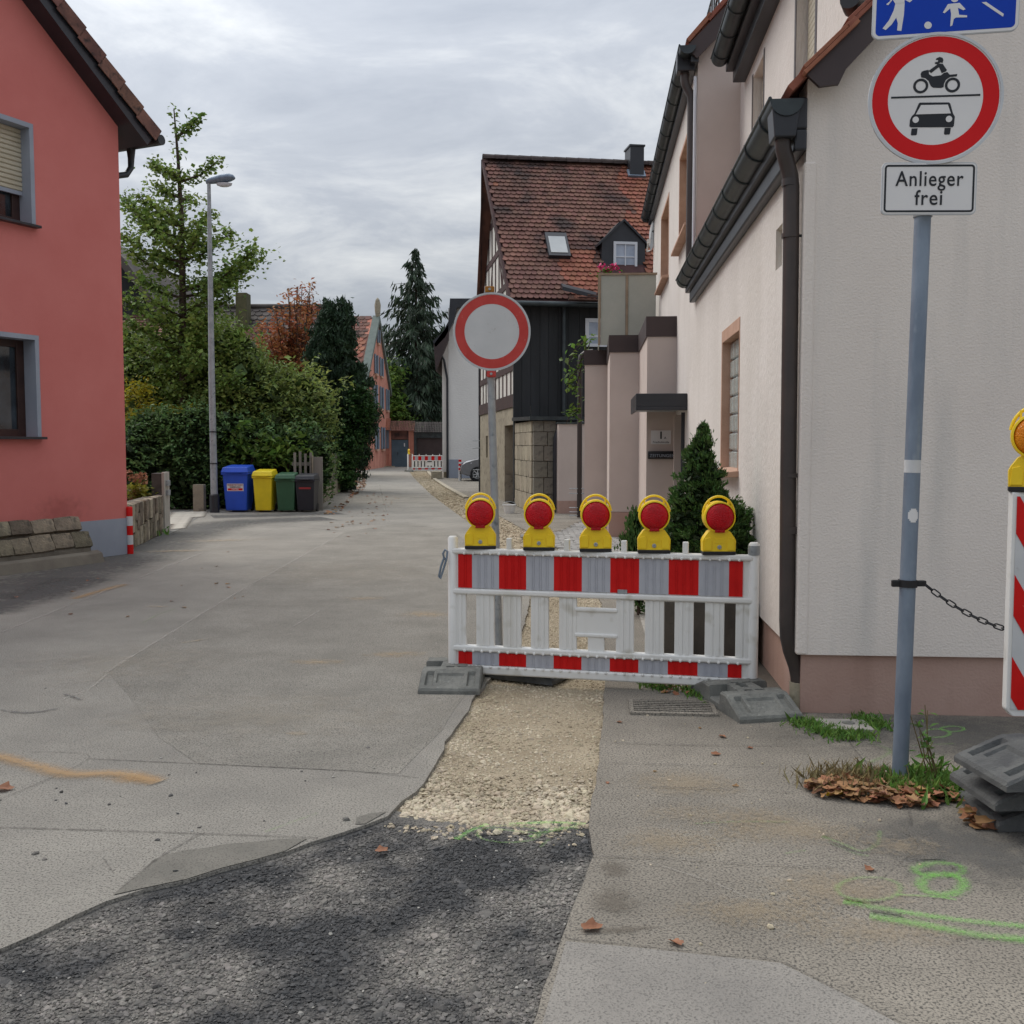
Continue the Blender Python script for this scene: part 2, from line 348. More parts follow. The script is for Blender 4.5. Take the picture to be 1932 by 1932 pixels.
left_edge = wiggle(gx([(-900, 2600), (-420, 1975), (0, 1790), (200, 1702), (420, 1640), (590, 1590), (735, 1540), (765, 1510), (800, 1478), (850, 1385), (900, 1312), (985, 1200), (1000, 1130), (962, 1060), (915, 1010), (880, 983), (833, 948), (812, 932), (787, 908), (777, 897), (771, 888)]), .12, .03, 1)
right_edge = wiggle(gx([(930, 2600), (985, 2050), (1008, 1932), (1060, 1770), (1085, 1700), (1118, 1612), (1110, 1555), (1130, 1430), (1143, 1290), (1141, 1200), (1135, 1135), (1090, 1060), (1010, 1010), (945, 975), (880, 942), (846, 922), (823, 907), (813, 897), (807, 889)]), .06, .014, 5)
fe = left_edge[-1]; fr = right_edge[-1]
road = foil_poly(MB(), [(-200, -20), (left_edge[0][0], -20)] + left_edge + right_edge[::-1][:1] + [(200, fr[1]+2), (200, 400), (-200, 400)], 0, .05).build('road', M['road']); struct(road)
pave = foil_poly(MB(), right_edge + [(200, fr[1]+1.98), (200, -20), (right_edge[0][0], -20)], 0, .05).build('pavement', M['pave']); struct(pave)
pat_pts = gx([(-1000, 2600), (-500, 1960), (-60, 1800), (700, 1520), (762, 1536), (880, 1552), (1000, 1552), (1140, 1548), (1150, 1600), (1100, 1760), (1040, 1940), (990, 2600)], -.02)
patch = foil_poly(MB(), pat_pts, -.014, .02).build('asphalt_patch', M['patch']); struct(patch)
# the filled trench
tr_pts = gx([(690, 1560), (1160, 1570)]) + [p for p in right_edge if p[1] > G(1110, 1560)[1]] + [p for p in left_edge[::-1] if p[1] > G(760, 1520)[1]]
def inflate(pts, d):
    c = Vector((sum(p[0] for p in pts)/len(pts), sum(p[1] for p in pts)/len(pts)))
    return pts
gravel = foil_poly(MB(), tr_pts, -.022, .02).build('gravel_strip', M['subgrade']); struct(gravel)

def in_poly(px, py, poly):
    ins = np.zeros(len(px), bool); n = len(poly); j = n-1
    for i in range(n):
        xi, yi = poly[i]; xj, yj = poly[j]
        c = ((yi > py) != (yj > py)) & (px < (xj-xi)*(py-yi)/((yj-yi) if yj != yi else 1e-9) + xi)
        ins ^= c; j = i
    return ins
def fastmesh(name, V, F):
    """V (n,3) array, F (m,k) array"""
    me = bpy.data.meshes.new(name); k = F.shape[1]
    me.vertices.add(len(V)); me.vertices.foreach_set('co', np.ascontiguousarray(V, dtype=np.float32).ravel())
    me.loops.add(F.size); me.loops.foreach_set('vertex_index', np.ascontiguousarray(F, dtype=np.int32).ravel())
    me.polygons.add(len(F)); me.polygons.foreach_set('loop_start', np.arange(0, F.size, k, dtype=np.int32))
    me.update(calc_edges=True); me.shade_flat(); return me
def rot_mats(n, rg, tilt=PI):
    a = rg.uniform(0, 2*PI, n); b = rg.uniform(-tilt, tilt, n); c = rg.uniform(0, 2*PI, n)
    def Rz(t): z = np.zeros((len(t), 3, 3)); z[:, 0, 0] = np.cos(t); z[:, 0, 1] = -np.sin(t); z[:, 1, 0] = np.sin(t); z[:, 1, 1] = np.cos(t); z[:, 2, 2] = 1; return z
    def Rx(t): z = np.zeros((len(t), 3, 3)); z[:, 1, 1] = np.cos(t); z[:, 1, 2] = -np.sin(t); z[:, 2, 1] = np.sin(t); z[:, 2, 2] = np.cos(t); z[:, 0, 0] = 1; return z
    return Rz(a) @ Rx(b) @ Rz(c)
_ph = (1+5**.5)/2
ICO_V = np.array([(-1, _ph, 0), (1, _ph, 0), (-1, -_ph, 0), (1, -_ph, 0), (0, -1, _ph), (0, 1, _ph), (0, -1, -_ph), (0, 1, -_ph), (_ph, 0, -1), (_ph, 0, 1), (-_ph, 0, -1), (-_ph, 0, 1)], float)/1.9
ICO_F = np.array([(0, 11, 5), (0, 5, 1), (0, 1, 7), (0, 7, 10), (0, 10, 11), (1, 5, 9), (5, 11, 4), (11, 10, 2), (10, 7, 6), (7, 1, 8), (3, 9, 4), (3, 4, 2), (3, 2, 6), (3, 6, 8), (3, 8, 9), (4, 9, 5), (2, 4, 11), (6, 2, 10), (8, 6, 7), (9, 8, 1)])
def stones(name, xy, z, size, material, parent=None, seed=1, flat=.6, lift=.25):
    rg = np.random.default_rng(seed); n = len(xy)
    s = size*np.exp(rg.normal(0, .35, n))
    V = ICO_V[None]*(1+rg.uniform(-.28, .28, (n, 12, 1)))
    V = V*(s[:, None, None]*np.stack([np.ones(n), rg.uniform(.6, 1, n), rg.uniform(flat*.6, flat*1.2, n)], 1)[:, None, :])
    V = np.einsum('nij,nkj->nki', rot_mats(n, rg, .5), V)
    V[:, :, 0] += xy[:, 0, None]; V[:, :, 1] += xy[:, 1, None]; V[:, :, 2] += (z + s*lift)[:, None]
    F = (ICO_F[None] + 12*np.arange(n)[:, None, None]).reshape(-1, 3)
    return mkobj(name, fastmesh(name, V.reshape(-1, 3), F), material, parent)
def scatter_poly(poly, n, rg, weight=None):
    a = np.array(poly); lo, hi = a.min(0), a.max(0); out = np.zeros((0, 2))
    while len(out) < n:
        q = rg.uniform(lo, hi, (n*4, 2)); q = q[in_poly(q[:, 0], q[:, 1], poly)]
        if weight is not None: q = q[rg.uniform(0, 1, len(q)) < weight(q)]
        out = np.vstack([out, q])
    return out[:n]
near = [p for p in tr_pts if p[1] < 14.2]
def gw(q):   # thin in the trodden middle, thick by the rims and at the near end
    y = q[:, 1]; mid = np.abs(q[:, 0] - (.18 + .012*(y-5)))
    return np.clip(.22 + 1.6*np.clip(mid-.22, 0, 1) + 1.2*np.clip(4.85-y, 0, 1), 0, 1)
rg = np.random.default_rng(3)
near_poly = gx([(750, 1535), (905, 1553), (1110, 1556)]) + [p for p in right_edge if G(1110, 1556)[1] < p[1] < 14] + [p for p in left_edge[::-1] if G(765, 1510)[1] < p[1] < 14]
stuff(stones('gravel', scatter_poly(near_poly, 24000, rg, gw), -.022, .0068, M['gravel'], gravel, 3, lift=.1))
stuff(stones('coarse_gravel', scatter_poly(near_poly, 2600, rg, lambda q: np.clip((5.0-q[:, 1])/.75, 0, 1)**2), -.02, .0098, M['gravel'], gravel, 4))
stuff(stones('stray_gravel', scatter_poly(gx([(720, 1552), (900, 1556), (1100, 1556), (1105, 1600), (800, 1580)]), 130, rg, lambda q: np.clip((q[:, 1]-3.95)/.35, 0, 1)**2), -.012, .009, M['gravel'], patch, 14))
far_poly = [p for p in right_edge if p[1] > 13.5] + [p for p in left_edge[::-1] if p[1] > 13.5]
stuff(stones('far_gravel', scatter_poly(far_poly, 9000, rg), -.02, .017, M['gravel'], gravel, 5))
vis_patch = gx([(-40, 1815), (200, 1708), (420, 1646), (590, 1596), (740, 1545), (900, 1560), (1105, 1560), (1112, 1610), (1080, 1700), (1055, 1770), (1000, 1960), (-40, 1960)])
stuff(stones('asphalt_chips', scatter_poly(vis_patch, 17000, rg), -.013, .0056, M['chip'], patch, 6, flat=.5, lift=.05))
M['chip_l'] = mat('pale_chips', '#8d8a84', '#a9a59c', scale=7, rough=.8, island=.3)
stuff(stones('pale_chips', scatter_poly(vis_patch, 140, rg), -.012, .0045, M['chip_l'], patch, 16, flat=.6, lift=.1))
stuff(stones('coarse_chips', scatter_poly(vis_patch, 2600, rg), -.013, .0088, M['chip'], patch, 26, flat=.45, lift=.05))
def loose(q): return np.ones(len(q))*.9
lp = gx([(0, 1300), (0, 1780), (700, 1540), (900, 1310), (1000, 1100), (700, 1000)])
stuff(stones('loose_pebbles', scatter_poly(lp, 90, rg), .0, .006, M['chip_l'], road, 7))
stuff(stones('tar_crumbs', scatter_poly(gx([(0, 1500), (0, 1790), (700, 1550), (700, 1400)]), 28, rg), .0, .008, M['chip'], road, 17))
lp = gx([(1150, 1300), (1120, 1560), (1120, 1650), (1060, 1900), (1932, 1900), (1932, 1500), (1500, 1370)])
stuff(stones('loose_grit', scatter_poly(lp, 60, rg), .0, .006, M['gravel'], pave, 8))

M['road2'] = mat('darker_asphalt_repair', '#88847b', '#9e998f', scale=1.4, rough=.9, bump=.012, bscale=100, bdetail=5, c3='#595651', s3=110, f3=.51, detail=9, nrough=.7, spec=.25)
M['pave2'] = mat('paler_asphalt_slab', '#84807a', '#9a958d', scale=1.3, rough=.9, bump=.006, bscale=120, c3='#6b6863', s3=120, f3=.49, detail=9, nrough=.7, spec=.25)
foil_poly(MB(), wiggle(gx([(372, 1441), (420, 1443), (650, 1454), (752, 1461), (830, 1380), (888, 1296), (950, 1195), (960, 1130), (925, 1060), (860, 1005), (770, 985), (655, 1003), (480, 1098), (330, 1188), (205, 1268), (255, 1330), (300, 1390), (372, 1441)]), .3, .015, 7), .0016, 0).build('asphalt_repair', M['road2'], road)
M['damp2'] = mat('damp_brown_pavement', '#5a544c', '#6b645a', scale=3, rough=.8, bump=.006, bscale=110, c3='#4a453f', s3=110, f3=.5, nrough=.7)
foil_poly(MB(), wiggle(gx([(1428, 1165), (1450, 1178), (1474, 1215), (1500, 1262), (1530, 1345), (1505, 1352), (1450, 1330), (1415, 1300), (1400, 1250), (1425, 1165)]), .08, .02, 9), .0012, 0).build('damp_patch', M['damp2'], pave)
foil_poly(MB(), wiggle(gx([(1068, 1776), (1200, 1787), (1370, 1806), (1472, 1818), (1600, 1880), (1700, 1934), (1820, 2100), (1000, 2100), (1020, 1935), (1068, 1776)]), .3, .01, 8), .0016, 0).build('paler_slab', M['pave2'], pave)
# --- seams, stains, sprayed marks: thin sheets lying on the road and the pavement
NDEC = [0]
def ribbon(name, px, width, material, parent, wpts=None, z=None, taper=0, name_uv=True):
    pts = [Vector((*p, 0)) for p in (wpts if wpts else gx(px))]
    # resample smoothly
    NDEC[0] += 1; zz = z if z is not None else .003 + .00035*(NDEC[0] % 14)
    out = []
    for i in range(len(pts)-1):
        p0, p1, p2, p3 = pts[max(i-1, 0)], pts[i], pts[i+1], pts[min(i+2, len(pts)-1)]
        for k in range(6):
            t = k/6; out.append(.5*((2*p1) + (p2-p0)*t + (2*p0-5*p1+4*p2-p3)*t*t + (3*p1-p0-3*p2+p3)*t**3))
    out.append(pts[-1]); vs = []; uv = []; n = len(out)
    for i, p in enumerate(out):
        t = (out[min(i+1, n-1)] - out[max(i-1, 0)]).normalized(); b = Vector((-t.y, t.x, 0))*width/2
        if taper: b *= max(.05, math.sin(PI*min(1, (i+.5)/n)))**taper
        vs += [p + b + Vector((0, 0, zz)), p - b + Vector((0, 0, zz))]; uv += [(i/n, 0), (i/n, 1)]
    mb = MB(); mb.add(vs, [(2*i+1, 2*i+3, 2*i+2, 2*i) for i in range(n-1)])
    return mb.build(name, material, parent, uv=uv)
def blob(name, u, v, rx, ry, material, parent, rot=0, z=None):
    c = G(u, v); NDEC[0] += 1; zz = z if z is not None else .003 + .00035*(NDEC[0] % 14)
    ca, sa = math.cos(rot), math.sin(rot)
    vs = [(c.x + a*rx*ca - b*ry*sa, c.y + a*rx*sa + b*ry*ca, zz) for a, b in ((-1, -1), (1, -1), (1, 1), (-1, 1))]
    return MB().quad(*vs).build(name, material, parent, uv=[(0, 0), (1, 0), (1, 1), (0, 1)])
D_sand = decal_mat('yellow_sand', '#b5946a', .6, 60, .30, .60, soft=.9); D_sandb = decal_mat('thin_sand', '#b3a083', .55, 20, .42, .72, True)
D_dust = decal_mat('pale_dust', '#a89f8e', .3, 9, .40, .75, True); D_darkb = decal_mat('dark_old_asphalt', '#5a5956', .6, 14, .25, .60, True); D_damp = decal_mat('damp_asphalt', '#66635c', .7, 40, .30, .44, True)
D_dark = decal_mat('dark_road_band', '#5a5956', .7, 14, .25, .60); D_seam = decal_mat('tar_seam', '#5f5b55', .5, 30, .42, .68)
D_pale = decal_mat('pale_seam', '#b5b0a6', .5, 40, .38, .70, soft=1.0); D_scratch = decal_mat('pale_scratch', '#b0aaa0', .3, 40, .38, .70, soft=1.0); D_green = decal_mat('green_spray', '#80c856', .62, 120, .40, .84, soft=.7)
D_gfaint = decal_mat('faint_green_spray', '#8fbd68', .4, 120, .45, .85, soft=.8); D_scuff = decal_mat('tyre_scuff', '#5d5d5b', .5, 30, .38, .62)
D_mud = decal_mat('mud', '#6f675c', .5, 50, .36, .60, True); D_tan = decal_mat('tan_grit', '#a3937a', .42, 60, .42, .66, True)
for pp, w in (([(160, 1432), (420, 1444), (650, 1455), (790, 1468)], .03), ([(0, 1562), (330, 1572), (600, 1582)], .035), ([(380, 1573), (300, 1620), (225, 1680)], .03), ([(195, 1620), (215, 1650)], .012),
              ([(0, 1510), (170, 1430), (60, 1420)], .02)):
    ribbon('road_seam', pp, w, D_seam, road)
for pp, w in (([(200, 1270), (330, 1190), (480, 1100), (650, 1005)], .055), ([(0, 1195), (240, 1100), (420, 1030), (560, 985), (630, 960)], .055), ([(735, 985), (722, 940), (715, 910)], .05),
              ([(550, 1185), (605, 1152)], .04), ([(200, 1275), (170, 1300), (120, 1320)], .03), ([(560, 975), (660, 975), (740, 975), (840, 980)], .06), ([(150, 1610), (250, 1600), (330, 1612)], .008)):
    ribbon('pale_seam', pp, w, D_pale, road)
ribbon('sand_smear', [(-20, 1425), (60, 1445), (130, 1462), (230, 1462), (300, 1478)], .2, D_sand, road); blob('sand_smear', 255, 1470, .2, .11, decal_mat('yellow_sand_pile', '#b5946a', .6, 60, .3, .6, True, soft=.8), road, -.1)
ribbon('sand_smear', [(140, 1130), (180, 1118), (235, 1103)], .22, D_sand, road)
for u, v, rx, ry, r_ in ((740, 1235, .5, .22, .1), (690, 1130, .4, .25, 0), (600, 1250, .35, .15, 0), (800, 1160, .5, .4, 0), (420, 1020, 1.2, .35, .3), (330, 1040, 1.0, .25, .2), (300, 1145, .2, .1, 0), (560, 1385, .12, .08, 0), (370, 1210, .3, .05, .8), (900, 1250, .5, .4, 0)):
    blob('dust_patch', u, v, rx, ry, D_sandb, road, r_)
for u, v, rx, ry in ((500, 1350, 1.6, .9), (250, 1250, 1.2, 1.1), (650, 1080, 2.5, 2.2), (700, 940, 2.4, 6)):
    blob('dust_patch', u, v, rx, ry, D_dust, road)
M['damp'] = mat('damp_asphalt', '#6d6a62', '#7a766d', scale=5, rough=.85, bump=.004, bscale=150, c3='#55524c', s3=150, f3=.48)
def damp(px, v0, v1):
    a, c = G(0, v0)[1], G(0, v1)[1]; e = [p for p in left_edge if a < p[1] < c and p[0] < .2]
    foil_poly(MB(), [(p[0]-.002, p[1]+.002) for p in e] + wiggle(gx(px), .03, .02, 3.0)[::-1], .0035, 0).build('damp_patch', M['damp'], road)
damp([(215, 1690), (255, 1655), (292, 1624), (352, 1604), (430, 1594), (520, 1586), (580, 1583)], 1694, 1596); damp([(668, 1556), (672, 1543), (700, 1536), (730, 1532)], 1558, 1545)
ribbon('darker_patch', [(-60, 1130), (60, 1100), (190, 1066), (250, 1046), (330, 1012), (430, 988), (520, 982), (620, 978)], 2.0, D_dark, road, z=.0025)  # darker band on the road following the foot of the wall
ribbon('darker_patch', [(-60, 1160), (60, 1125), (160, 1090)], 1.0, D_dark, road, z=.0028)
ribbon('darker_patch', [(400, 975), (520, 972), (640, 968)], 1.6, D_dark, road, z=.0026)
ribbon('tyre_scuff', [(0, 1340), (50, 1346), (110, 1338)], .08, D_scuff, road, taper=.6); ribbon('tyre_scuff', [(120, 1310), (155, 1322)], .06, D_scuff, road, taper=.6)
ribbon('road_crack', [(380, 998), (450, 992), (520, 992), (640, 1002)], .09, D_seam, road)
ribbon('chalk_mark', [(270, 1176), (300, 1160), (330, 1150)], .05, D_gfaint, road); ribbon('chalk_mark', [(500, 1572), (560, 1550), (600, 1536)], .04, D_gfaint, road)
for pp, w in (([(1145, 1402), (1300, 1407), (1480, 1408)], .03), ([(1140, 1440), (1300, 1445), (1470, 1450)], .028), ([(1135, 1487), (1280, 1488), (1500, 1497)], .02), ([(1110, 1618), (1260, 1622), (1400, 1632), (1590, 1640)], .022),
              ([(1600, 1395), (1625, 1430), (1700, 1500), (1720, 1560)], .03), ([(1070, 1772), (1200, 1785), (1370, 1805), (1470, 1815), (1600, 1880), (1700, 1932)], .018), ([(1800, 1770), (1932, 1775)], .02), ([(1700, 1570), (1730, 1600), (1660, 1660)], .02)):
    ribbon('pavement_seam', pp, w, D_seam, pave)
ribbon('pale_scratch', [(1230, 1630), (1340, 1665), (1420, 1700)], .03, D_scratch, pave)
for u, v, rx, ry in ((1500, 1570, .55, .3), (1260, 1590, .4, .25), (1350, 1540, .5, .25), (1580, 1680, .5, .28), (1420, 1720, .5, .2), (1700, 1600, .3, .2), (1300, 1480, .6, .3), (1640, 1760, .5, .2)):
    blob('tan_patch', u, v, rx, ry, D_tan, pave)
blob('mud_patch', 1158, 1700, .14, .17, D_mud, pave); blob('mud_patch', 1158, 1642, .08, .12, D_mud, pave); blob('mud_patch', 1170, 1755, .22, .04, D_mud, pave, .1)
blob('darker_patch', 1780, 1385, 1.3, .6, D_darkb, pave, -.05); blob('darker_patch', 1820, 1600, .65, .5, D_darkb, pave)
def ell(u, v, ru, rv, a0=0, a1=360, n=14, rot=0):
    o = []
    for i in range(n+1):
        t = R(a0 + (a1-a0)*i/n); x = ru*math.cos(t); y = rv*math.sin(t)
        o.append((u + x*math.cos(rot) - y*math.sin(rot), v + x*math.sin(rot) + y*math.cos(rot)))
    return o
for pp, w, d in ((ell(1772, 1642, 45, 12), .10, D_green), (ell(1778, 1670, 40, 20), .10, D_green), ([(1690, 1690), (1760, 1694), (1805, 1700)], .03, D_green), (ell(1767, 1385, 25, 8), .035, D_green), (ell(1797, 1377, 22, 5), .035, D_green),
                 ([(1550, 1580), (1590, 1595), (1625, 1608), (1655, 1595), (1660, 1570)], .06, D_gfaint), ([(1560, 1590), (1610, 1612), (1640, 1618)], .05, D_gfaint), (ell(1640, 1680, 60, 22), .06, D_gfaint),
                 ([(1590, 1705), (1680, 1720), (1800, 1738), (1945, 1752)], 00.09, D_green), ([(1640, 1732), (1740, 1748), (1850, 1768), (1945, 1778)], .12, D_green), ([(1310, 1555), (1400, 1551), (1490, 1552)], .04, D_gfaint),
                 ([(1640, 1402), (1680, 1418), (1640, 1440)], .08, D_gfaint), ([(1730, 1430), (1790, 1425)], .05, D_gfaint), ([(1720, 1408), (1800, 1404)], .04, D_gfaint), ([(1480, 1612), (1520, 1606)], .04, D_gfaint)):
    ribbon('spray_mark', pp, w, d, pave)
for pp, w, d in (([(860, 1585), (885, 1570), (920, 1556)], .06, D_green), ([(900, 1560), (960, 1568), (1030, 1572), (1100, 1555)], .05, D_gfaint), ([(960, 1556), (1040, 1553), (1105, 1556)], .06, D_green), ([(1000, 1580), (1050, 1566), (1090, 1562)], .07, D_green), (ell(960, 1575, 60, 16), .04, D_gfaint), ([(1020, 1600), (1035, 1585)], .05, D_gfaint)):
    ribbon('spray_mark', pp, w, d, patch, z=.004)

# drain grate and valve cover in the pavement
dg = thing('drain_grate', 'steel drain grate with parallel slots sunk in the pavement below the barrier', 'drain', G(1268, 1337), R(-5))
MB().box(-.24, .24, -.15, .15, .001, .004).build('shade_sheet', mat('drain_shade', '#1c1c1b', '#252423', rough=.9), dg)  # flat dark sheet: the shade of the drain's depth put in as colour
fr_ = MB(); fr_.box(-.26, .26, -.17, -.145, 0, .016); fr_.box(-.26, .26, .145, .17, 0, .016); fr_.box(-.26, -.235, -.145, .145, 0, .016); fr_.box(.235, .26, -.145, .145, 0, .016); fr_.build('frame', M['pave'], dg)
bm_ = None
for i in range(7):
    y = -.13 + i*.0433; MB().box(-.235, .235, y-.009, y+.009, .002, .014).build('bar', M['pave'], dg)
vc = thing('valve_cover', 'small square valve cover with a round hole set in weeds beside the plinth', 'cover', G(1592, 1372), R(-3))
MB().box(-.14, .14, -.11, .11, 0, .02).build('plate', M['chip_l'], vc, bevel=.004); MB().lathe([(.035, .02), (.035, .024), (.03, .024)], 16, Matrix.Translation((.03, .02, 0))).build('lid', M['rubber'], vc)

# ================================================================ BARRIER, LAMPS, FEET
BL = P(855, 1150, 6.93); BR = P(1421, 1150, 6.47)
brz = math.atan2(BR.y-BL.y, BR.x-BL.x); BLEN = math.hypot(BR.x-BL.x, BR.y-BL.y)
BF = Frame((BL.x, BL.y, 0), brz)
def bx(u, v): return BF.px(u, v, 1, 0).x
def bz(u, v): return BF.px(u, v, 1, 0).z
Z = lambda zx, zy: ((1200+zx/1.75636)*1932/3024, (1400+zy/1.75636)*1932/3024)
def make_barrier(label, loc, rz, group):
    t = thing('construction_barrier', label, 'barrier', loc, rz, group)
    W = BLEN; wm = M['wht_pl']
    zb0, zb1, zu0, zu1 = .112, .205, .632, .868
    for x in (0, W):
        mb = MB(); r = .034
        for z0, z1 in ((.05, .985),):
            mb.lathe([(r, z0), (r, z1-.012), (r-.01, z1)], 16, Matrix.Translation((x, 0, 0)))
        mb.build('post', wm, t, smooth=40)
        MB().lathe([(.022, -.0), (.022, .052)], 12, Matrix.Translation((x, 0, 0))).build('post_foot', M['zinc'], t, smooth=40)
    def rail(name, z0, z1, d0=.034):
        mb = MB(); mb.box(.0, W, -d0, d0, z0, z1); o = mb.build(name, wm, t, bevel=.012, seg=3, smooth=35)
        return o
    rail('top_rail', zu1, .905, .036); rail('rail', .594, zu0); rail('rail', zb1, .245); rail('bottom_rail', .052, zb0, .036)
    # knobs moulded along the rails
    mb = MB()
    n = 31
    for i in range(n):
        x = .09 + (W-.18)*i/(n-1)
        for z in (zu1+.006, zb1+.006, zb0-.006):
            mb.lathe([(.0095, 0), (.0095, .006), (.005, .01)], 8, Matrix.Translation((x, -.034, z)) @ Matrix.Rotation(PI/2, 4, 'X'))
    stuff(mb.build('rail_knobs', wm, t))
    for zx in (535, 834, 1130, 1449):
        u, v = Z(zx, 350); x = bx(u, v); MB().box(x-.019, x+.019, -.018, .018, .9, .98).build('peg', wm, t, bevel=.006)
    MB().box(.0, W, -.012, .014, zu0-.002, zu1+.002).build('backing_board', wm, t); MB().box(.0, W, -.0122, .0142, zb0-.002, zb1+.002).build('backing_board', wm, t)
    xs = [bx(*Z(q, 510)) for q in (273, 345, 484, 625, 768, 913, 1060, 1209, 1362, 1517, 1674, 1746)]
    for z0, z1 in ((zu0+.006, zu1-.004), (zb0+.004, zb1-.004)):
        for i in range(11):
            a, c = xs[i], xs[i+1]; mb = MB(); mb.box(a, c, -.02, -.0125, z0, z1)
            k = 3 if i not in (0, 10) else 1
            for j in range(k):
                xx = a + (c-a)*(j+1)/(k+1); mb.box(xx-.009, xx-.005, -.0235, -.0199, z0, z1); mb.box(xx+.005, xx+.009, -.0235, -.0199, z0, z1)
            mb.build('red_stripe' if i % 2 == 0 else 'silver_stripe', M['ref_red'] if i % 2 == 0 else M['ref_wht'], t)
    sl_ = [(225, 312), (366, 457), (505, 597), (648, 739), (794, 884), (1089, 1181), (1239, 1337), (1392, 1490), (1549, 1649), (1708, 1795)]
    for a, c in sl_:
        x0, x1 = bx(*Z(a, 760)), bx(*Z(c, 760))
        mb = MB(); mb.box(x0, x1, -.016, .016, .243, .596)
        for j in range(2):
            xx = x0 + (x1-x0)*(j+1)/3; mb.box(xx-.012, xx+.012, -.021, -.0155, .246, .593)
        mb.build('slat', wm, t, bevel=.005)
    x0, x1 = bx(*Z(884, 760)), bx(*Z(1089, 760))
    MB().box(x0-.004, x1+.004, -.012, .012, .345, .515).build('name_plate', wm, t, bevel=.004)
    for z in (.335, .505): MB().box(x0-.012, x1+.012, -.024, .02, z, z+.026).build('plate_rail', wm, t, bevel=.009, seg=3)
    xm = bx(*Z(985, 880)); MB().box(xm-.055, xm+.055, -.0155, .0155, .243, .337).build('slat', wm, t, bevel=.005)
    return t
barrier = make_barrier('white plastic barrier with red and silver stripes carrying five red warning lamps', (BL.x, BL.y, 0), brz, 'construction barriers')
hk = MB(); hk.tube([(-.035, -.03, .82), (-.05, -.045, .84), (-.055, -.05, .87), (-.04, -.05, .895), (-.025, -.045, .885), (-.03, -.045, .84), (-.06, -.05, .74), (-.075, -.05, .70), (-.085, -.05, .71), (-.07, -.05, .78), (-.05, -.045, .84)], .0075, 8)
hk.build('hook', M['steelb'], barrier, smooth=50)
tp = MB(); tp.lathe([(.037, .905), (.0385, .93), (.0375, .965)], 16, Matrix.Translation((BLEN, 0, 0))); tp.build('grey_tape', M['steel'], barrier, smooth=40)
MB().box(*(lambda a, c: (a, c, -.027, -.0235, .615, .66))(bx(*Z(1098, 600)), bx(*Z(1148, 600)))).build('grey_tape', M['steel'], barrier, bevel=.004)

def make_lamp(label, loc, rz, group, lens, z0=0):
    t = thing('warning_lamp', label, 'lamp', loc, rz, group)
    cz = .236
    out = [(-.103, .016), (.103, .016), (.105, .085), (.096, .105), (.074, .14)]
    a0 = math.atan2(.14-cz, .074); 
    ring = [(.1*math.cos(a), cz + .1*math.sin(a)) for a in np.linspace(-1.0, PI+1.0, 34)]
    poly = out[:4] + [(.07, .142)] + ring + [(-.07, .142), (-.096, .105), (-.105, .085)]
    mb = MB(); mb.prism([(x, .045, z) for x, z in poly], (0, -.09, 0)); mb.build('housing', M['yel'], t, bevel=.007, seg=2, smooth=40)
    MB().box(-.104, .104, -.05, .05, -.004, .018).build('base', M['black'], t, bevel=.004)
    T = Matrix.Translation((0, -.042, cz)) @ Matrix.Rotation(PI/2, 4, 'X')
    MB().lathe([(.098, -.004), (.098, .018), (.09, .02), (.09, .004)], 40, T).build('lens_ring', M['yel'], t, smooth=40)
    MB().lathe([(.089, 0), (.0885, .012), (.08, .022), (.055, .033), (.025, .038), (.002, .039)], 40, T).build('lens', lens, t, smooth=60)
    MB().box(-.032, .032, -.064, -.044, .138, .158).build('lens_clip', lens, t, bevel=.004)
    pts = [(.1*math.cos(a), .0, cz + .012 + .117*math.sin(a)) for a in np.linspace(.12, PI-.12, 22)]
    MB().tube(pts, .0075, 8).build('handle', M['yel'], t, smooth=60)
    for s in (-1, 1):
        MB().box(s*.062-.005, s*.062+.005, -.012, .012, cz+.066, cz+.112).build('handle_strut', M['yel'], t)
    for s in (-1, 1):   # raised shoulders of the battery box
        MB().prism([(s*.099, -.0455, .024), (s*.050, -.0455, .024), (s*.046, -.0455, .085), (s*.060, -.0455, .108), (s*.092, -.0455, .1)], (0, -.006, 0)).build('side_panel', M['yel'], t, bevel=.003)
    MB().box(-.03, .03, -.0475, -.0448, .07, .1).build('front_plate', M['yel'], t, bevel=.001)
    T2 = Matrix.Translation((0, -.045, .045)) @ Matrix.Rotation(PI/2, 4, 'X')
    MB().lathe([(.0135, 0), (.0135, .006), (.010, .009), (.004, .009), (.004, .005)], 16, T2).build('lock', M['steel'], t, smooth=40)
    return t
LAB = ['red warning lamp nearest the hook end of the barrier', 'red warning lamp second from the hook end of the barrier', 'red warning lamp in the middle of the barrier, third of five', 'red warning lamp beside the small boxwood, fourth along the barrier', 'red warning lamp in front of the potted conifer at the house end of the barrier']
proto = None
for i, zx in enumerate((385, 689, 981, 1283, 1617)):
    u, v = Z(zx, 372); x = bx(u, v); p = BF.M @ Vector((x, 0, .909))
    rz = brz + R((13, 9, 11, 9, 12)[i])
    if proto is None: proto = o = make_lamp(LAB[0], p, rz, 'red warning lamps on the barrier', M['lens_r'])
    else: o = copy_tree(proto); o.location = p; o.rotation_euler[2] = rz; o['label'] = LAB[i]

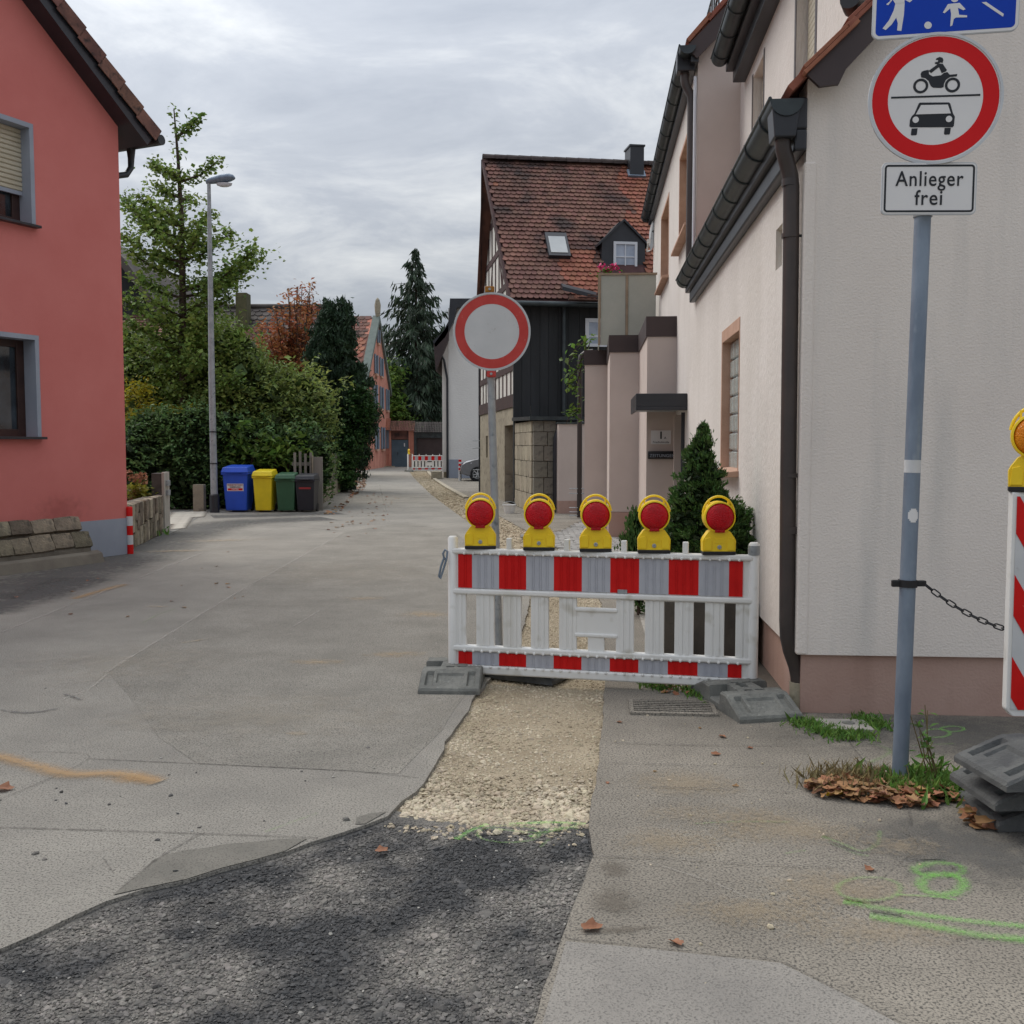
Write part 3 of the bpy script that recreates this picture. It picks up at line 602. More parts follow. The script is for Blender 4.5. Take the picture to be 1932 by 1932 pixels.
def foot_mesh():
    nx, ny = 45, 85; xs = np.linspace(-.2, .2, nx); ys = np.linspace(-.4, .4, ny); X, Y = np.meshgrid(xs, ys, indexing='ij')
    ay = np.abs(Y); z = np.clip(.118 - np.clip(ay-.19, 0, 1)*.40, .03, .118)
    sl_ = ay > .215
    rec = sl_ & (ay < .36) & (np.abs(X) < .155) & (np.abs(X) > .115); z = np.where(rec, z-.022, z)
    rec = sl_ & (ay < .33) & (np.abs(X) < .085); z = np.where(rec & (ay > .235), z-.013, z)
    hole = (Y < .06) & (Y > -.1) & (X < -.09); z = np.where(hole, .05, z)
    hole = (Y > -.06) & (Y < .1) & (X > .1); z = np.where(hole, .05, z)
    for cx_, cy_ in ((-.02, .1), (.06, .1), (-.02, -.1), (.06, -.1), (.0, 0)):
        z = np.where((np.abs(X-cx_) < .024) & (np.abs(Y-cy_) < .014), .06, z)
    z = np.where((np.hypot(X, Y-.05) < .03), .06, z)
    z = z - .012*((np.abs(X) > .192) | (ay > .392))
    z += np.random.default_rng(2).normal(0, .0008, z.shape)
    V = np.stack([X, Y, z], -1).reshape(-1, 3); idx = np.arange(nx*ny).reshape(nx, ny)
    F = np.stack([idx[:-1, :-1], idx[1:, :-1], idx[1:, 1:], idx[:-1, 1:]], -1).reshape(-1, 4)
    rim = list(idx[:, 0]) + list(idx[-1, 1:]) + list(idx[-2::-1, -1]) + list(idx[0, -2:0:-1])
    b = V[rim].copy(); b[:, 2] = .0; n0 = len(V); m = len(rim)
    S = np.array([(rim[(i+1) % m], rim[i], n0+i, n0+(i+1) % m) for i in range(m)])
    me = fastmesh('rubber_foot', np.vstack([V, b]), np.vstack([F, S]))
    return me
FOOT = foot_mesh(); FOOT.materials.append(M['rubber']); FOOTD = FOOT.copy(); FOOTD.materials.clear(); FOOTD.materials.append(M['rubberd'])
def foot(label, loc, rz, dark=False, tilt=0, group='rubber base plates'):
    o = mkobj('rubber_foot', FOOTD if dark else FOOT, None); o.location = loc; o.rotation_euler = (tilt, 0, rz); tag(o, label, 'base plate', group); return o
a = G(792, 1310); c = G(901, 1311); d = (c-a).normalized(); rz = math.atan2(d.y, d.x); mid = (a+c)/2 + Vector((-d.y, d.x, 0))*.4
foot('grey rubber base plate under the hook end of the barrier', mid, rz)
p = G(985, 1283); foot('dark rubber base plate half hidden under the barrier on the gravel', (p.x-.06, p.y+.22, -.005), R(62), True)
a = G(1400, 1366); c = G(1510, 1345); d = (c-a).normalized(); rz = math.atan2(d.y, d.x); mid = (a+c)/2 + Vector((-d.y, d.x, 0))*.36 + d*(-.02)
foot('worn grey rubber base plate under the house end of the barrier by the plinth', Vector((1.43, 6.24, 0)), R(11))

# stack of three base plates under the beacon
a = G(1868, 1570)
sx = a + Vector((.33, .17, 0)); 
for i, (dx, dy, rr, lab) in enumerate(((0, 0, 60, 'bottom rubber base plate of the stack under the striped beacon'), (.0, .015, 58, 'middle rubber base plate of the stack under the striped beacon'), (-.02, .01, 63, 'top rubber base plate of the stack under the striped beacon'))):
    foot(lab, ((2.41, 2.345, 2.315)[i], (4.35, 4.27, 4.165)[i], .121*i+.002), R((90, 92, 95)[i]), True, group='rubber base plates stacked under the beacon')

# striped beacon (mostly beyond the edge of the picture) and its amber lamp
bp = P(1903, 1150, 4.42); bt = thing('beacon', 'tall red and white striped beacon board standing on stacked rubber plates', 'beacon', (bp.x+.14, 4.42, 0), R(-3))
zt = P(1903, 928, 4.42).z; zb = P(1920, 1352, 4.42).z
MB().prism([(-.135, .0, zb+.03), (-.11, 0, zb), (.11, 0, zb), (.135, 0, zb+.03), (.135, 0, zt), (-.135, 0, zt)], (0, .045, 0)).build('board', M['wht_pl'], bt, bevel=.008, seg=3)
MB().prism([(-.118, -.001, zb+.03), (.118, -.001, zb+.03), (.118, -.001, zt-.02), (-.118, -.001, zt-.02)], (0, -.003, 0)).build('white_film', M['sign_wo'], bt)
hh = zt-zb-.05
for k in range(-1, 6):   # diagonal red bands falling towards the right
    z1 = zt - .02 - k*.36 + .02
    pl = [(-.118, z1), (.118, z1-.40), (.118, z1-.58), (-.118, z1-.18)]
    def clip(pl, lo, hi):
        for lim, sgn in ((hi, 1), (lo, -1)):
            out = []
            for i in range(len(pl)):
                p, q = pl[i], pl[(i+1) % len(pl)]; ip, iq = sgn*p[1] <= sgn*lim, sgn*q[1] <= sgn*lim
                if ip: out.append(p)
                if ip != iq: tt = (lim-p[1])/(q[1]-p[1]); out.append((p[0]+(q[0]-p[0])*tt, lim))
            pl = out
            if not pl: break
        return pl
    pl = clip(pl, zb+.03, zt-.02)
    if len(pl) > 2: MB().prism([(x, -.0045, z) for x, z in pl], (0, -.002, 0)).build('red_stripe', M['ref_red'], bt)
MB().box(-.03, .03, .0, .04, .37, zb+.02).build('foot_post', M['wht_pl'], bt)
al = copy_tree(proto); al.location = (bp.x+.105, 4.44, zt+.004); al.rotation_euler[2] = R(-24); al['label'] = 'amber warning lamp on top of the striped beacon'; al['group'] = 'amber warning lamps'
for ch in al.children:
    if ch.name.startswith(('lens', )) and not ch.name.startswith('lens_ring'):
        ch.data = ch.data.copy(); ch.data.materials.clear(); ch.data.materials.append(M['lens_a'])

# ================================================================ SIGNS
def text_mesh(txt, size, ext=.0012, bold=0):
    cu = bpy.data.curves.new('lettering', 'FONT'); cu.body = txt; cu.size = size; cu.align_x = 'CENTER'; cu.align_y = 'CENTER'; cu.extrude = ext; cu.offset = bold*.5; cu.space_character = 1.1; cu.resolution_u = 4
    ob = bpy.data.objects.new('tmp', cu); COL.objects.link(ob); bpy.context.view_layer.update()
    me = bpy.data.meshes.new_from_object(ob.evaluated_get(bpy.context.evaluated_depsgraph_get()))
    bpy.data.objects.remove(ob); bpy.data.curves.remove(cu); me.name = 'lettering'; return me
def put_text(txt, size, T, material, parent, bold=0, sx=1.0):
    me = text_mesh(txt, size, bold=bold); me.transform(T @ Matrix.Rotation(PI/2, 4, 'X') @ Matrix.Diagonal((sx, 1, 1, 1))); return mkobj('lettering', me, material, parent)
def disc(r0, r1, y0, y1, T, n=64):   # disc or ring, thickness along -y
    mb = MB(); A = Matrix.Rotation(PI/2, 4, 'X')
    if r0 > 0: 
        prof = [(r0, y0), (r1, y0), (r1, y1), (r0, y1), (r0, y0)]; vs = []
        for r, h in prof: vs += [T @ A @ Vector((r*math.cos(2*PI*k/n), r*math.sin(2*PI*k/n), h)) for k in range(n)]
        mb.add(vs, [(i*n+k, i*n+(k+1) % n, (i+1)*n+(k+1) % n, (i+1)*n+k) for i in range(4) for k in range(n)])
    else: mb.lathe([(.001, y0), (r1, y0), (r1, y1), (.001, y1)], n, T @ A)
    return mb
def rrect(w, h, r, n=6):
    o = []
    for cx_, cz_, a0 in ((w/2-r, h/2-r, 0), (-w/2+r, h/2-r, 90), (-w/2+r, -h/2+r, 180), (w/2-r, -h/2+r, 270)):
        o += [(cx_ + r*math.cos(R(a0+90*k/n)), cz_ + r*math.sin(R(a0+90*k/n))) for k in range(n+1)]
    return o
def plate(pts, y0, y1, T): return MB(T).prism([(x, y0, z) for x, z in pts], (0, y1-y0, 0))
def frameplate(w, h, r, t_, y0, y1, T):
    a, c = rrect(w, h, r), rrect(w-2*t_, h-2*t_, max(.002, r-t_)); n = len(a)
    vs = [(x, y0, z) for x, z in a] + [(x, y0, z) for x, z in c] + [(x, y1, z) for x, z in a] + [(x, y1, z) for x, z in c]; fs = []
    for i in range(n):
        j = (i+1) % n; fs += [(2*n+i, 2*n+j, 3*n+j, 3*n+i), (i, j, 2*n+j, 2*n+i), (n+j, n+i, 3*n+i, 3*n+j)]
    return MB(T).add(vs, fs)
b0 = G(1697, 1478); topc = P(1741, 405, b0.y+.02); axis_ = (topc-b0).normalized()
ts = thing('traffic_sign', 'traffic sign post with a blue zone sign over a red ringed no motor vehicles sign', 'traffic sign', b0)
def on_pole(v):
    t = (P(966, v, b0.y).z - b0.z)/axis_.z; return axis_*t
MB().tube([(0, 0, -.04), axis_*3.6], .0365, 20).build('pole', M['steelb'], ts, smooth=60)
def sign_T(u, v, yaw, tilt, y_off=-.045):
    c = P(u, v, b0.y-.05) - b0; return Matrix.Translation(c) @ Matrix.Rotation(yaw, 4, 'Z') @ Matrix.Rotation(tilt, 4, 'Y')
tiltp = math.atan2(axis_.x, axis_.z)
# round sign
T = sign_T(1763, 188, R(-9), tiltp)
RS = .289
o = disc(0, RS, .0, .012, T).build('round_sign', M['alu'], ts, bevel=.004, smooth=40)
disc(RS-.012, RS, .012, .018, T).build('rim', M['alu'], o); disc(0, RS-.012, .012, .0135, T).build('face', M['sign_w'], o)
disc(.203, RS-.018, .0135, .0145, T).build('red_ring', M['sign_r'], o)
def z8(x, y, ang=R(2.6)):
    dx, dy = (x-806)*.289/466, -(y-706)*.289/458; return (dx*math.cos(ang) + dy*math.sin(ang), -dx*math.sin(ang) + dy*math.cos(ang))
def pict(name, pts, parent, T, m_, y0=-.0135, th=-.0012): return plate([z8(*p) for p in pts], y0, y0+th, T).build(name, m_, parent)
ink = M['ink']
def circ(cx_, cy_, r, n=20): return [(cx_+r*math.cos(2*PI*k/n), cy_+r*math.sin(2*PI*k/n)) for k in range(n)]
pict('pictogram_line', [(500, 697), (1112, 670), (1112, 683), (500, 710)], o, T, ink)
pict('rider', [(742, 515), (800, 470), (812, 464), (836, 466), (868, 508), (862, 518), (835, 530), (812, 488), (762, 530)], o, T, ink)
pict('helmet', [(790, 427), (810, 418), (830, 424), (838, 440), (834, 460), (820, 456), (800, 470), (780, 464), (782, 455), (800, 452), (803, 440), (785, 438)], o, T, ink)
pict('motorcycle', [(690, 538), (695, 522), (710, 514), (742, 508), (748, 538), (775, 553), (830, 545), (850, 528), (872, 522), (890, 540), (942, 535), (940, 551), (895, 556), (868, 575), (858, 600), (856, 626), (840, 632), (785, 631), (768, 620), (757, 600), (750, 585), (725, 566), (696, 560)], o, T, ink)
for cx_, cy_ in ((698, 620), (916, 611)):
    x, z = z8(cx_, cy_); disc(.0215, .0325, .0135, .0147, T @ Matrix.Translation((x, 0, z)), 28).build('pictogram_wheel', ink, o)
pict('car_pictogram', [(645, 855), (655, 830), (672, 812), (695, 742), (702, 735), (902, 731), (912, 738), (938, 808), (952, 828), (952, 890), (944, 902), (655, 908), (645, 900)], o, T, ink)
pict('car_window', [(712, 753), (896, 747), (922, 807), (682, 818)], o, T, M['sign_w'], -.0147)
for cx_, cy_ in ((684, 855), (913, 846)): pict('headlight', circ(cx_, cy_, 22), o, T, M['sign_w'], -.0147)
for q in ([(662, 916), (703, 914), (702, 955), (697, 962), (666, 964), (660, 957)], [(889, 908), (932, 906), (930, 946), (925, 953), (895, 955), (889, 948)]): pict('pictogram_wheel', q, o, T, ink)
# additional plate
T = sign_T(1751, 357, R(-3), tiltp*.5)
o = plate(rrect(.42, .232, .022), 0, -.012, T).build('additional_plate', M['alu'], ts, bevel=.003)
plate(rrect(.41, .222, .018), -.012, -.0135, T).build('face', M['sign_w'], o); frameplate(.398, .21, .016, .0085, -.0135, -.0147, T).build('border', ink, o)
put_text('Anlieger', .094, T @ Matrix.Translation((0, -.0145, .040)), ink, o, .0012, .85); put_text('frei', .094, T @ Matrix.Translation((0, -.0145, -.044)), ink, o, .0012, .9)
# blue zone sign, running out of the top of the picture
T = sign_T(1784, -20, R(-13), tiltp)
WB, HB = .615, .41
o = plate(rrect(WB, HB, .035), 0, -.012, T).build('zone_sign', M['alu'], ts, bevel=.003)
plate(rrect(WB-.008, HB-.008, .03), -.012, -.0135, T).build('face', M['sign_w'], o); plate(rrect(WB-.032, HB-.032, .02), -.0135, -.0142, T).build('blue_field', M['sign_b'], o)
zb0 = -HB/2
def zs(x, y): return ((x-888)*.615/1012 , zb0 + (268-(x-390)*.084-y)*.615/1012 + .004)
def zp(name, pts): plate([zs(*p) for p in pts], -.0142, -.0154, T).build(name, M['sign_w'], o)
zp('adult_figure', [(540, 10), (605, 0), (603, 90), (590, 205), (560, 202), (563, 150), (550, 110), (520, 160), (480, 200), (457, 190), (500, 130), (530, 60)])
zp('adult_figure', [(475, 15), (500, -5), (520, -60), (560, -120), (610, -120), (625, -60), (660, -20), (640, 0), (603, -20), (603, 5), (540, 12), (520, -20), (490, 22)])
zp('adult_head', circ(585, -160, 32)); zp('ball', circ(774, 162, 26))
zp('child_figure', [(905, 10), (985, 0), (1028, 45), (1012, 52), (975, 35), (985, 85), (1040, 88), (1040, 102), (965, 104), (950, 115), (942, 160), (928, 168), (930, 80), (922, 40), (885, 75), (873, 70)])
zp('child_head', circ(950, -30, 26)); zp('kerb_line', [(1135, -5), (1165, -8), (1288, 75), (1284, 95)])
zp('house_shape', [(1120, -60), (1120, -200), (1200, -270), (1290, -210), (1290, -70)])
for v in (70, 305, 403): 
    q = on_pole(v); MB().tube([q - axis_*.012, q + axis_*.012], .042, 18).build('clamp', M['steel'], ts, smooth=50)
# stickers, clamp
def band(v0, v1, r, m_, nm):
    MB().tube([on_pole(v1), on_pole(v0)], r, 20, caps=True).build(nm, m_, ts, smooth=60)
band(868, 892, .0372, M['sign_wo'], 'sticker')
q = on_pole(972); vs = []; nn = 14; mb = MB()
for i in range(9):
    for k in range(9):
        a = -PI/2 + R(-38 + 76*k/8); h = -.032 + .064*i/8
        vs.append(q + Vector((math.cos(a)*.0373, math.sin(a)*.0373, h)))
mb.add(vs, [(i*9+k, i*9+k+1, (i+1)*9+k+1, (i+1)*9+k) for i in range(8) for k in range(8) if (i-3.5)**2+(k-3.5)**2 < 16.5]); mb.build('round_sticker', M['sign_w'], ts)
# plastic chain with its clamp
q = b0 + on_pole(1101)
ch = thing('chain', 'black plastic chain hanging from the sign post to the striped beacon', 'chain', q)
MB().tube([axis_*-.017, axis_*.017], .0435, 20).build('clamp', M['black'], ch, smooth=50)
MB().box(-.075, -.035, -.012, .012, -.016, .016).build('clamp_lug', M['black'], ch, bevel=.005); MB().box(.035, .085, -.012, .012, -.014, .014).build('clamp_lug', M['black'], ch, bevel=.005)
endp = P(1908, 1190, 4.52) - q; st = Vector((.08, 0, -.004))
lm = MB(); Lk, rk, tk = .046, .0105, .0035
pp = []
for a in np.linspace(-PI/2, PI/2, 7): pp.append((Lk/2-rk + rk*math.cos(a), rk*math.sin(a), 0))
for a in np.linspace(PI/2, 3*PI/2, 7): pp.append((-Lk/2+rk + rk*math.cos(a), rk*math.sin(a), 0))
lm.tube(pp, tk, 6, closed=True); link0 = lm.build('link', M['black'], ch, smooth=60)
nL = int((endp-st).length/.0375)
for i in range(nL):
    t0, t1 = i/nL, (i+1)/nL
    def cat(t): 
        p = st.lerp(endp, t); p.z -= .028*4*t*(1-t); return p
    a_, b_ = cat(t0), cat(t1); dd = (b_-a_).normalized(); side = dd.cross(Vector((0, 0, 1))).normalized(); upv = side.cross(dd)
    if i % 2: side, upv = upv, -side
    mt = Matrix((dd, side, upv)).transposed().to_4x4(); mt.translation = (a_+b_)/2
    lo = link0 if i == 0 else link0.copy()
    if i: COL.objects.link(lo)
    lo.matrix_local = mt

# round sign down the lane
b1 = G(942, 1218); t1 = P(921, 548, b1.y); ax1 = (t1-b1).normalized()
rs = thing('traffic_sign', 'worn round sign with blank white centre on a leaning post behind the barrier', 'traffic sign', b1)
MB().tube([(0, 0, -.05), ax1*((t1-b1).length+.03)], .030, 18).build('pole', M['steel'], rs, smooth=60)
c = P(928, 626, b1.y-.05) - b1; T = Matrix.Translation(c) @ Matrix.Rotation(R(1), 4, 'Z') @ Matrix.Rotation(R(-1.4), 4, 'Y')
o = disc(0, .302, 0, .012, T).build('round_sign', M['alu'], rs, bevel=.004, smooth=40)
disc(.29, .302, .012, .018, T).build('rim', M['alu'], o); disc(0, .29, .012, .0135, T).build('face', M['sign_wo'], o); disc(.213, .285, .0135, .0147, T).build('red_ring', M['sign_ro'], o)
for v, m_, nm in ((547, mat('rusty_clamp', '#8a5a22', '#a87430', scale=20, rough=.8), 'clamp'), (706, M['sign_ro'], 'clamp')):
    q = P(924 if v < 600 else 927, v, b1.y-.03) - b1
    MB().box(q.x-.036, q.x+.036, q.y-.04, q.y+.04, q.z-.024, q.z+.024).build(nm, m_, rs, bevel=.008)
    MB().lathe([(.011, 0), (.011, .012)], 6, Matrix.Translation((q.x, q.y-.04, q.z)) @ Matrix.Rotation(PI/2, 4, 'X')).build('bolt', M['steel'], rs)
def bollard(label, p, h, r, n, mats, group):
    t = thing('striped_post', label, 'post', p, 0, group)
    for i in range(n):
        MB().lathe([(r, h*i/n), (r, h*(i+1)/n - (.0 if i < n-1 else .01))] + ([(r-.008, h)] if i == n-1 else []), 16).build('red_band' if mats[i % 2] == 'r' else 'white_band', M['ref_red'] if mats[i % 2] == 'r' else M['sign_wo'], t, smooth=40)
    return t
bq = G(246, 1045); bollard('red and white striped metal post beside the coral house corner', bq, P(246, 956, bq.y).z, .045, 5, 'rw', 'striped posts')
bq = G(868, 907); t_ = thing('striped_post', 'slim white post with small red bands near the parked car', 'post', bq, 0, 'striped posts')
hq = P(868, 866, bq.y).z
MB().lathe([(.07, 0), (.06, hq)], 12).build('white_band', M['sign_w'], t_, smooth=40)
for i in range(4): MB().lathe([(.066, hq*.3+i*hq*.19), (.065, hq*.3+i*hq*.19+.1)], 12).build('red_band', M['ref_red'], t_, smooth=40)

# ================================================================ WHITE HOUSE WITH THE DOWNPIPES
cq = P(1504, 1235, 6.03)
RH = Frame((cq.x, cq.y, 0), R(-4.4))
rh = thing('apartment_house', 'pale plastered house with dark gutters and a stepped entrance porch', 'house', RH.loc, RH.rz)
def wall_holes(mb, O, U, Nn, s0, s1, z0, z1, holes, depth):
    """wall face in the plane through O along U (and z), outward Nn, openings with reveals"""
    O, U, Nn = Vector(O), Vector(U), Vector(Nn)
    ss = sorted({s0, s1, *[h[0] for h in holes], *[h[1] for h in holes]}); zs_ = sorted({z0, z1, *[h[2] for h in holes], *[h[3] for h in holes]})
    pt = lambda s, z, d=0: O + U*s + Vector((0, 0, z)) - Nn*d
    flip = U.cross(Vector((0, 0, 1))).dot(Nn) < 0
    def q(*p): mb.quad(*(p[::-1] if flip else p))
    for i in range(len(ss)-1):
        for j in range(len(zs_)-1):
            cs, cz = (ss[i]+ss[i+1])/2, (zs_[j]+zs_[j+1])/2
            if any(h[0] < cs < h[1] and h[2] < cz < h[3] for h in holes): continue
            q(pt(ss[i], zs_[j]), pt(ss[i+1], zs_[j]), pt(ss[i+1], zs_[j+1]), pt(ss[i], zs_[j+1]))
    for a, c, e, f in holes:
        q(pt(a, e), pt(a, e, depth), pt(a, f, depth), pt(a, f)); q(pt(c, e, depth), pt(c, e), pt(c, f), pt(c, f, depth))
        q(pt(a, e, depth), pt(a, e), pt(c, e), pt(c, e, depth)); q(pt(a, f), pt(a, f, depth), pt(c, f, depth), pt(c, f))
ZP = RH.px(1504, 1235, 1, 0).z        # plinth top
EZ = 3.53; EZ2 = 6.22; YM = 6.35; YE = 14.9
GRT = .06
# verge of the gable
v0 = RH.px(1501, 162, 1, -.14); v1 = RH.px(1648, 5, 1, -.14)
SL = (v1.z-v0.z)/(v1.x-v0.x)
def roofz(x): return v0.z + (x-v0.x)*SL - .10     # underside of the verge
mb = MB(); mb.prism([(0, 0, ZP), (7.5, 0, ZP), (7.5, 0, roofz(.3)), (3.9, 0, roofz(3.9)+.05), (0, 0, roofz(0)+.08)], (0, .25, 0)); mb.build('gable_wall', M['render_g'], rh)
# side wall with openings
def yz(u, v, xx=0.0): p = RH.px(u, v, 0, xx); return p.y, p.z
gy1, gz1 = yz(1397, 597); gy2, gz2 = yz(1363, 627); gb = yz(1397, 890)[1]
glass_h = (gy1, gy2, gb, gz1)
w2a = yz(1263, 362); w2b = yz(1247, 518); w2 = (w2a[0], w2b[0], yz(1262, 500)[1]-.15, w2a[1])
w1 = (13.0-6.03-.2, yz(1283, 290)[0], w2[2], w2[3])
door = (yz(1291, 900)[0], yz(1277, 900)[0], .12, 2.03)
nich = (yz(1476, 460)[0], yz(1464, 460)[0], yz(1470, 505)[1], yz(1470, 428)[1])
mb = MB(); wall_holes(mb, (0, 0, 0), (0, 1, 0), (-1, 0, 0), .25, YM, ZP, EZ, [glass_h, nich], .16); mb.quad((0, .25, ZP), (0, 0.0, ZP), (0, 0.0, EZ), (0, .25, EZ))
wall_holes(mb, (0, 0, 0), (0, 1, 0), (-1, 0, 0), YM, YE, ZP, EZ2, [door, w1, w2], .2)
mb.build('side_wall', M['render_l'], rh)
MB().box(.17, .35, .3, YE, ZP, EZ).build('inner_wall', M['render_l'], rh)
MB().box(.21, .4, YM+.01, YE, EZ, EZ2-.05).build('inner_wall', M['render_l'], rh)
# plinth, 3 cm behind the plaster
mb = MB(); mb.box(.03, 7.4, .03, .3, -.02, ZP-.004); mb.box(.03, .3, .3, YE, -.02, ZP-.004); mb.build('plinth', M['plinth'], rh)
mb = MB(); mb.box(-.008, .06, -.008, .06, ZP+.0, EZ-.3); mb.build('corner_bead', M['render_g'], rh, bevel=.012)
# taller end of the house: end wall rising to its own verge
def s2(x): return EZ2 - .05 + x*1.0
mb = MB(); mb.prism([(0.002, YM, EZ-.4), (2.6, YM, EZ-.4), (2.6, YM, s2(2.6)), (0.002, YM, s2(0))], (0, .2, 0)); mb.build('end_wall', M['render_s'], rh)
# verge tiles and board of the taller roof
def verge(prefix, x0, z0, slope, y, n, tl, th, tmat, width=.24, mirror=1):
    a = math.atan(slope); c_, s_ = math.cos(a), math.sin(a)
    for i in range(n):
        d0 = i*tl; T = Matrix.Translation((x0 + d0*c_, y, z0 + d0*s_)) @ Matrix.Rotation(-a - R(3.2), 4, 'Y')
        mb = MB(T); mb.box(-.02, tl+.05, 0, width, 0, th); mb.build('verge_tile', tmat, rh, bevel=.004)
        T2 = Matrix.Translation((x0 + d0*c_, y-.012, z0 + d0*s_)) @ Matrix.Rotation(-a - R(3.2), 4, 'Y')
verge('u', -.1, EZ2+.06, 1.0, YM-.16, 5, .33, .05, M['tile_r'])
a_ = math.atan(1.0); MB(Matrix.Translation((-.06, YM-.14, EZ2-.1)) @ Matrix.Rotation(-a_, 4, 'Y')).box(0, 3, 0, .03, -.05, .13).build('verge_board', M['brown'], rh)
MB(Matrix.Translation((-.12, YM-.1, EZ2+.0)) @ Matrix.Rotation(-a_, 4, 'Y')).box(0, 3.4, 0, YE-YM+.1, .0, .05).build('roof', M['tile_ri'], rh)
sg = MB(); r0 = Vector((.35, YM+1.0, EZ2+.72))
for i in range(7): sg.tube([r0 + Vector((.0, i*.25, 0)), r0 + Vector((.0, i*.25, .62))], .012, 6)
for z in (.05, .34, .6): sg.tube([r0 + Vector((0, -.1, z)), r0 + Vector((0, 1.6, z))], .014, 6)
sg.build('snow_guard', M['zinc'], rh)
# dormer over the low roof
DX = .50; DZ = 5.86
dw1 = (RH.px(1537, 100, 0, DX).y, RH.px(1502, 100, 0, DX).y); dw2 = (RH.px(1440, 180, 0, DX).y, RH.px(1421, 180, 0, DX).y)
dh = [(dw1[0], dw1[1], 4.3, DZ-.3), (dw2[0], dw2[1], 4.3, DZ-.3)]
mb = MB(); wall_holes(mb, (DX, 0, 0), (0, 1, 0), (-1, 0, 0), .28, YM, EZ-.2, DZ, dh, .2); mb.quad((DX, .28, EZ), (DX+1.8, .28, EZ), (DX+1.8, .28, DZ+1), (DX, .28, DZ)); mb.build('dormer_wall', M['render_l'], rh)
MB().box(DX+.2, DX+.3, .4, YM, EZ, DZ).build('inner_wall', M['render_l'], rh)
def shutter_window(y0, y1, z0, z1, x, drop, frame=M['brown'], slat=.05, dpt=.17):
    """window in a wall facing -x: frame, pane, roller shutter slats"""
    w = None; t_ = .055
    mb = MB(); xf = x + dpt - .05
    mb.box(xf, xf+.04, y0, y0+t_, z0, z1); mb.box(xf, xf+.04, y1-t_, y1, z0, z1); mb.box(xf, xf+.04, y0+t_, y1-t_, z0, z0+t_); mb.box(xf, xf+.04, y0+t_, y1-t_, z1-t_, z1)
    w = mb.build('window', frame, rh, bevel=.004)
    MB().box(xf+.015, xf+.025, y0+t_, y1-t_, z0+t_, z1-t_).build('pane', M['glass'], w)
    sm = MB(); n = int((z1-z0)*drop/slat)
    for i in range(n): sm.box(xf-.03, xf-.018, y0+.03, y1-.03, z1-(i+1)*slat+.006, z1-i*slat)
    if n: sm.build('roller_shutter', M['shutter'], w)
    return w
for y0, y1, z0, z1 in dh:
    w = shutter_window(y0, y1, z0, z1, DX, .62, slat=.055)
    MB().box(DX-.004, DX+.06, y0-.07, y0-.002, z0-.05, z1+.04).build('jamb', M['brown'], w); MB().box(DX-.004, DX+.06, y1+.002, y1+.07, z0-.05, z1+.04).build('jamb', M['brown'], w)
for h in (w1, w2):
    shutter_window(*h, 0, .7, frame=M['frame_w'], slat=.05, dpt=.2)
    y0, y1, z0, z1 = h; mb = MB()
    mb.box(-.008, .19, y0-.0, y0+.05, z0, z1); mb.box(-.008, .19, y1-.05, y1, z0, z1); mb.box(-.008, .19, y0+.05, y1-.05, z1-.05, z1); mb.build('window_surround', M['sand'], rh)
    MB().prism([(-.11, y0-.06, z0-.05), (-.11, y0-.06, z0-.015), (.15, y0-.06, z0+.02), (.15, y0-.06, z0-.05)], (0, y1-y0+.12, 0)).build('window_sill', M['sand'], rh, bevel=.004)
# glass block window
y0, y1, z0, z1 = glass_h
mb = MB(); t_ = .14
mb.box(-.006, .155, y1-.05, y1, z0, z1); mb.box(-.006, .155, y0, y0+.02, z0, z1); mb.box(-.006, .155, y0+.02, y1-.05, z1-.11, z1); sur = mb.build('window_surround', M['sand'], rh, bevel=.003)
MB().prism([(-.12, y0-.03, z0-.05), (-.12, y0-.03, z0-.01), (.12, y0-.03, z0+.02), (.12, y0-.03, z0-.05)], (0, y1-y0+.06, 0)).build('window_sill', M['sand'], rh, bevel=.004)
gw_ = MB().box(.10, .12, y0+.02, y1-.05, z0, z1-.11).build('block_window', M['frame_w'], rh)
ny_, nz_ = 5, 7; by = (y1-.05-y0-.02)/ny_; bzz = (z1-.11-z0)/nz_; bm = None
for i in range(ny_):
    for j in range(nz_):
        if i in (0, 1) and j in (3, 4, 5): continue
        if bm is None:
            ob = MB().box(-.03, .02, -by/2+.008, by/2-.008, -bzz/2+.008, bzz/2-.008).build('glass_block', M['glassb'], gw_, bevel=.012); bm = ob.data
        else:
            ob = mkobj('glass_block', bm, None, gw_, bevel=.012)
        ob.location = (.098, y0+.02+by*(i+.5), z0+bzz*(j+.5))
MB().box(.07, .10, y0+.03, y0+.02+by*2-.01, z0+bzz*3+.01, z0+bzz*6-.01).build('vent_frame', M['zinc'], gw_)
MB().box(.1, .15, nich[0], nich[1], nich[2], nich[3]).build('vent_plate', M['stoneg'], rh)
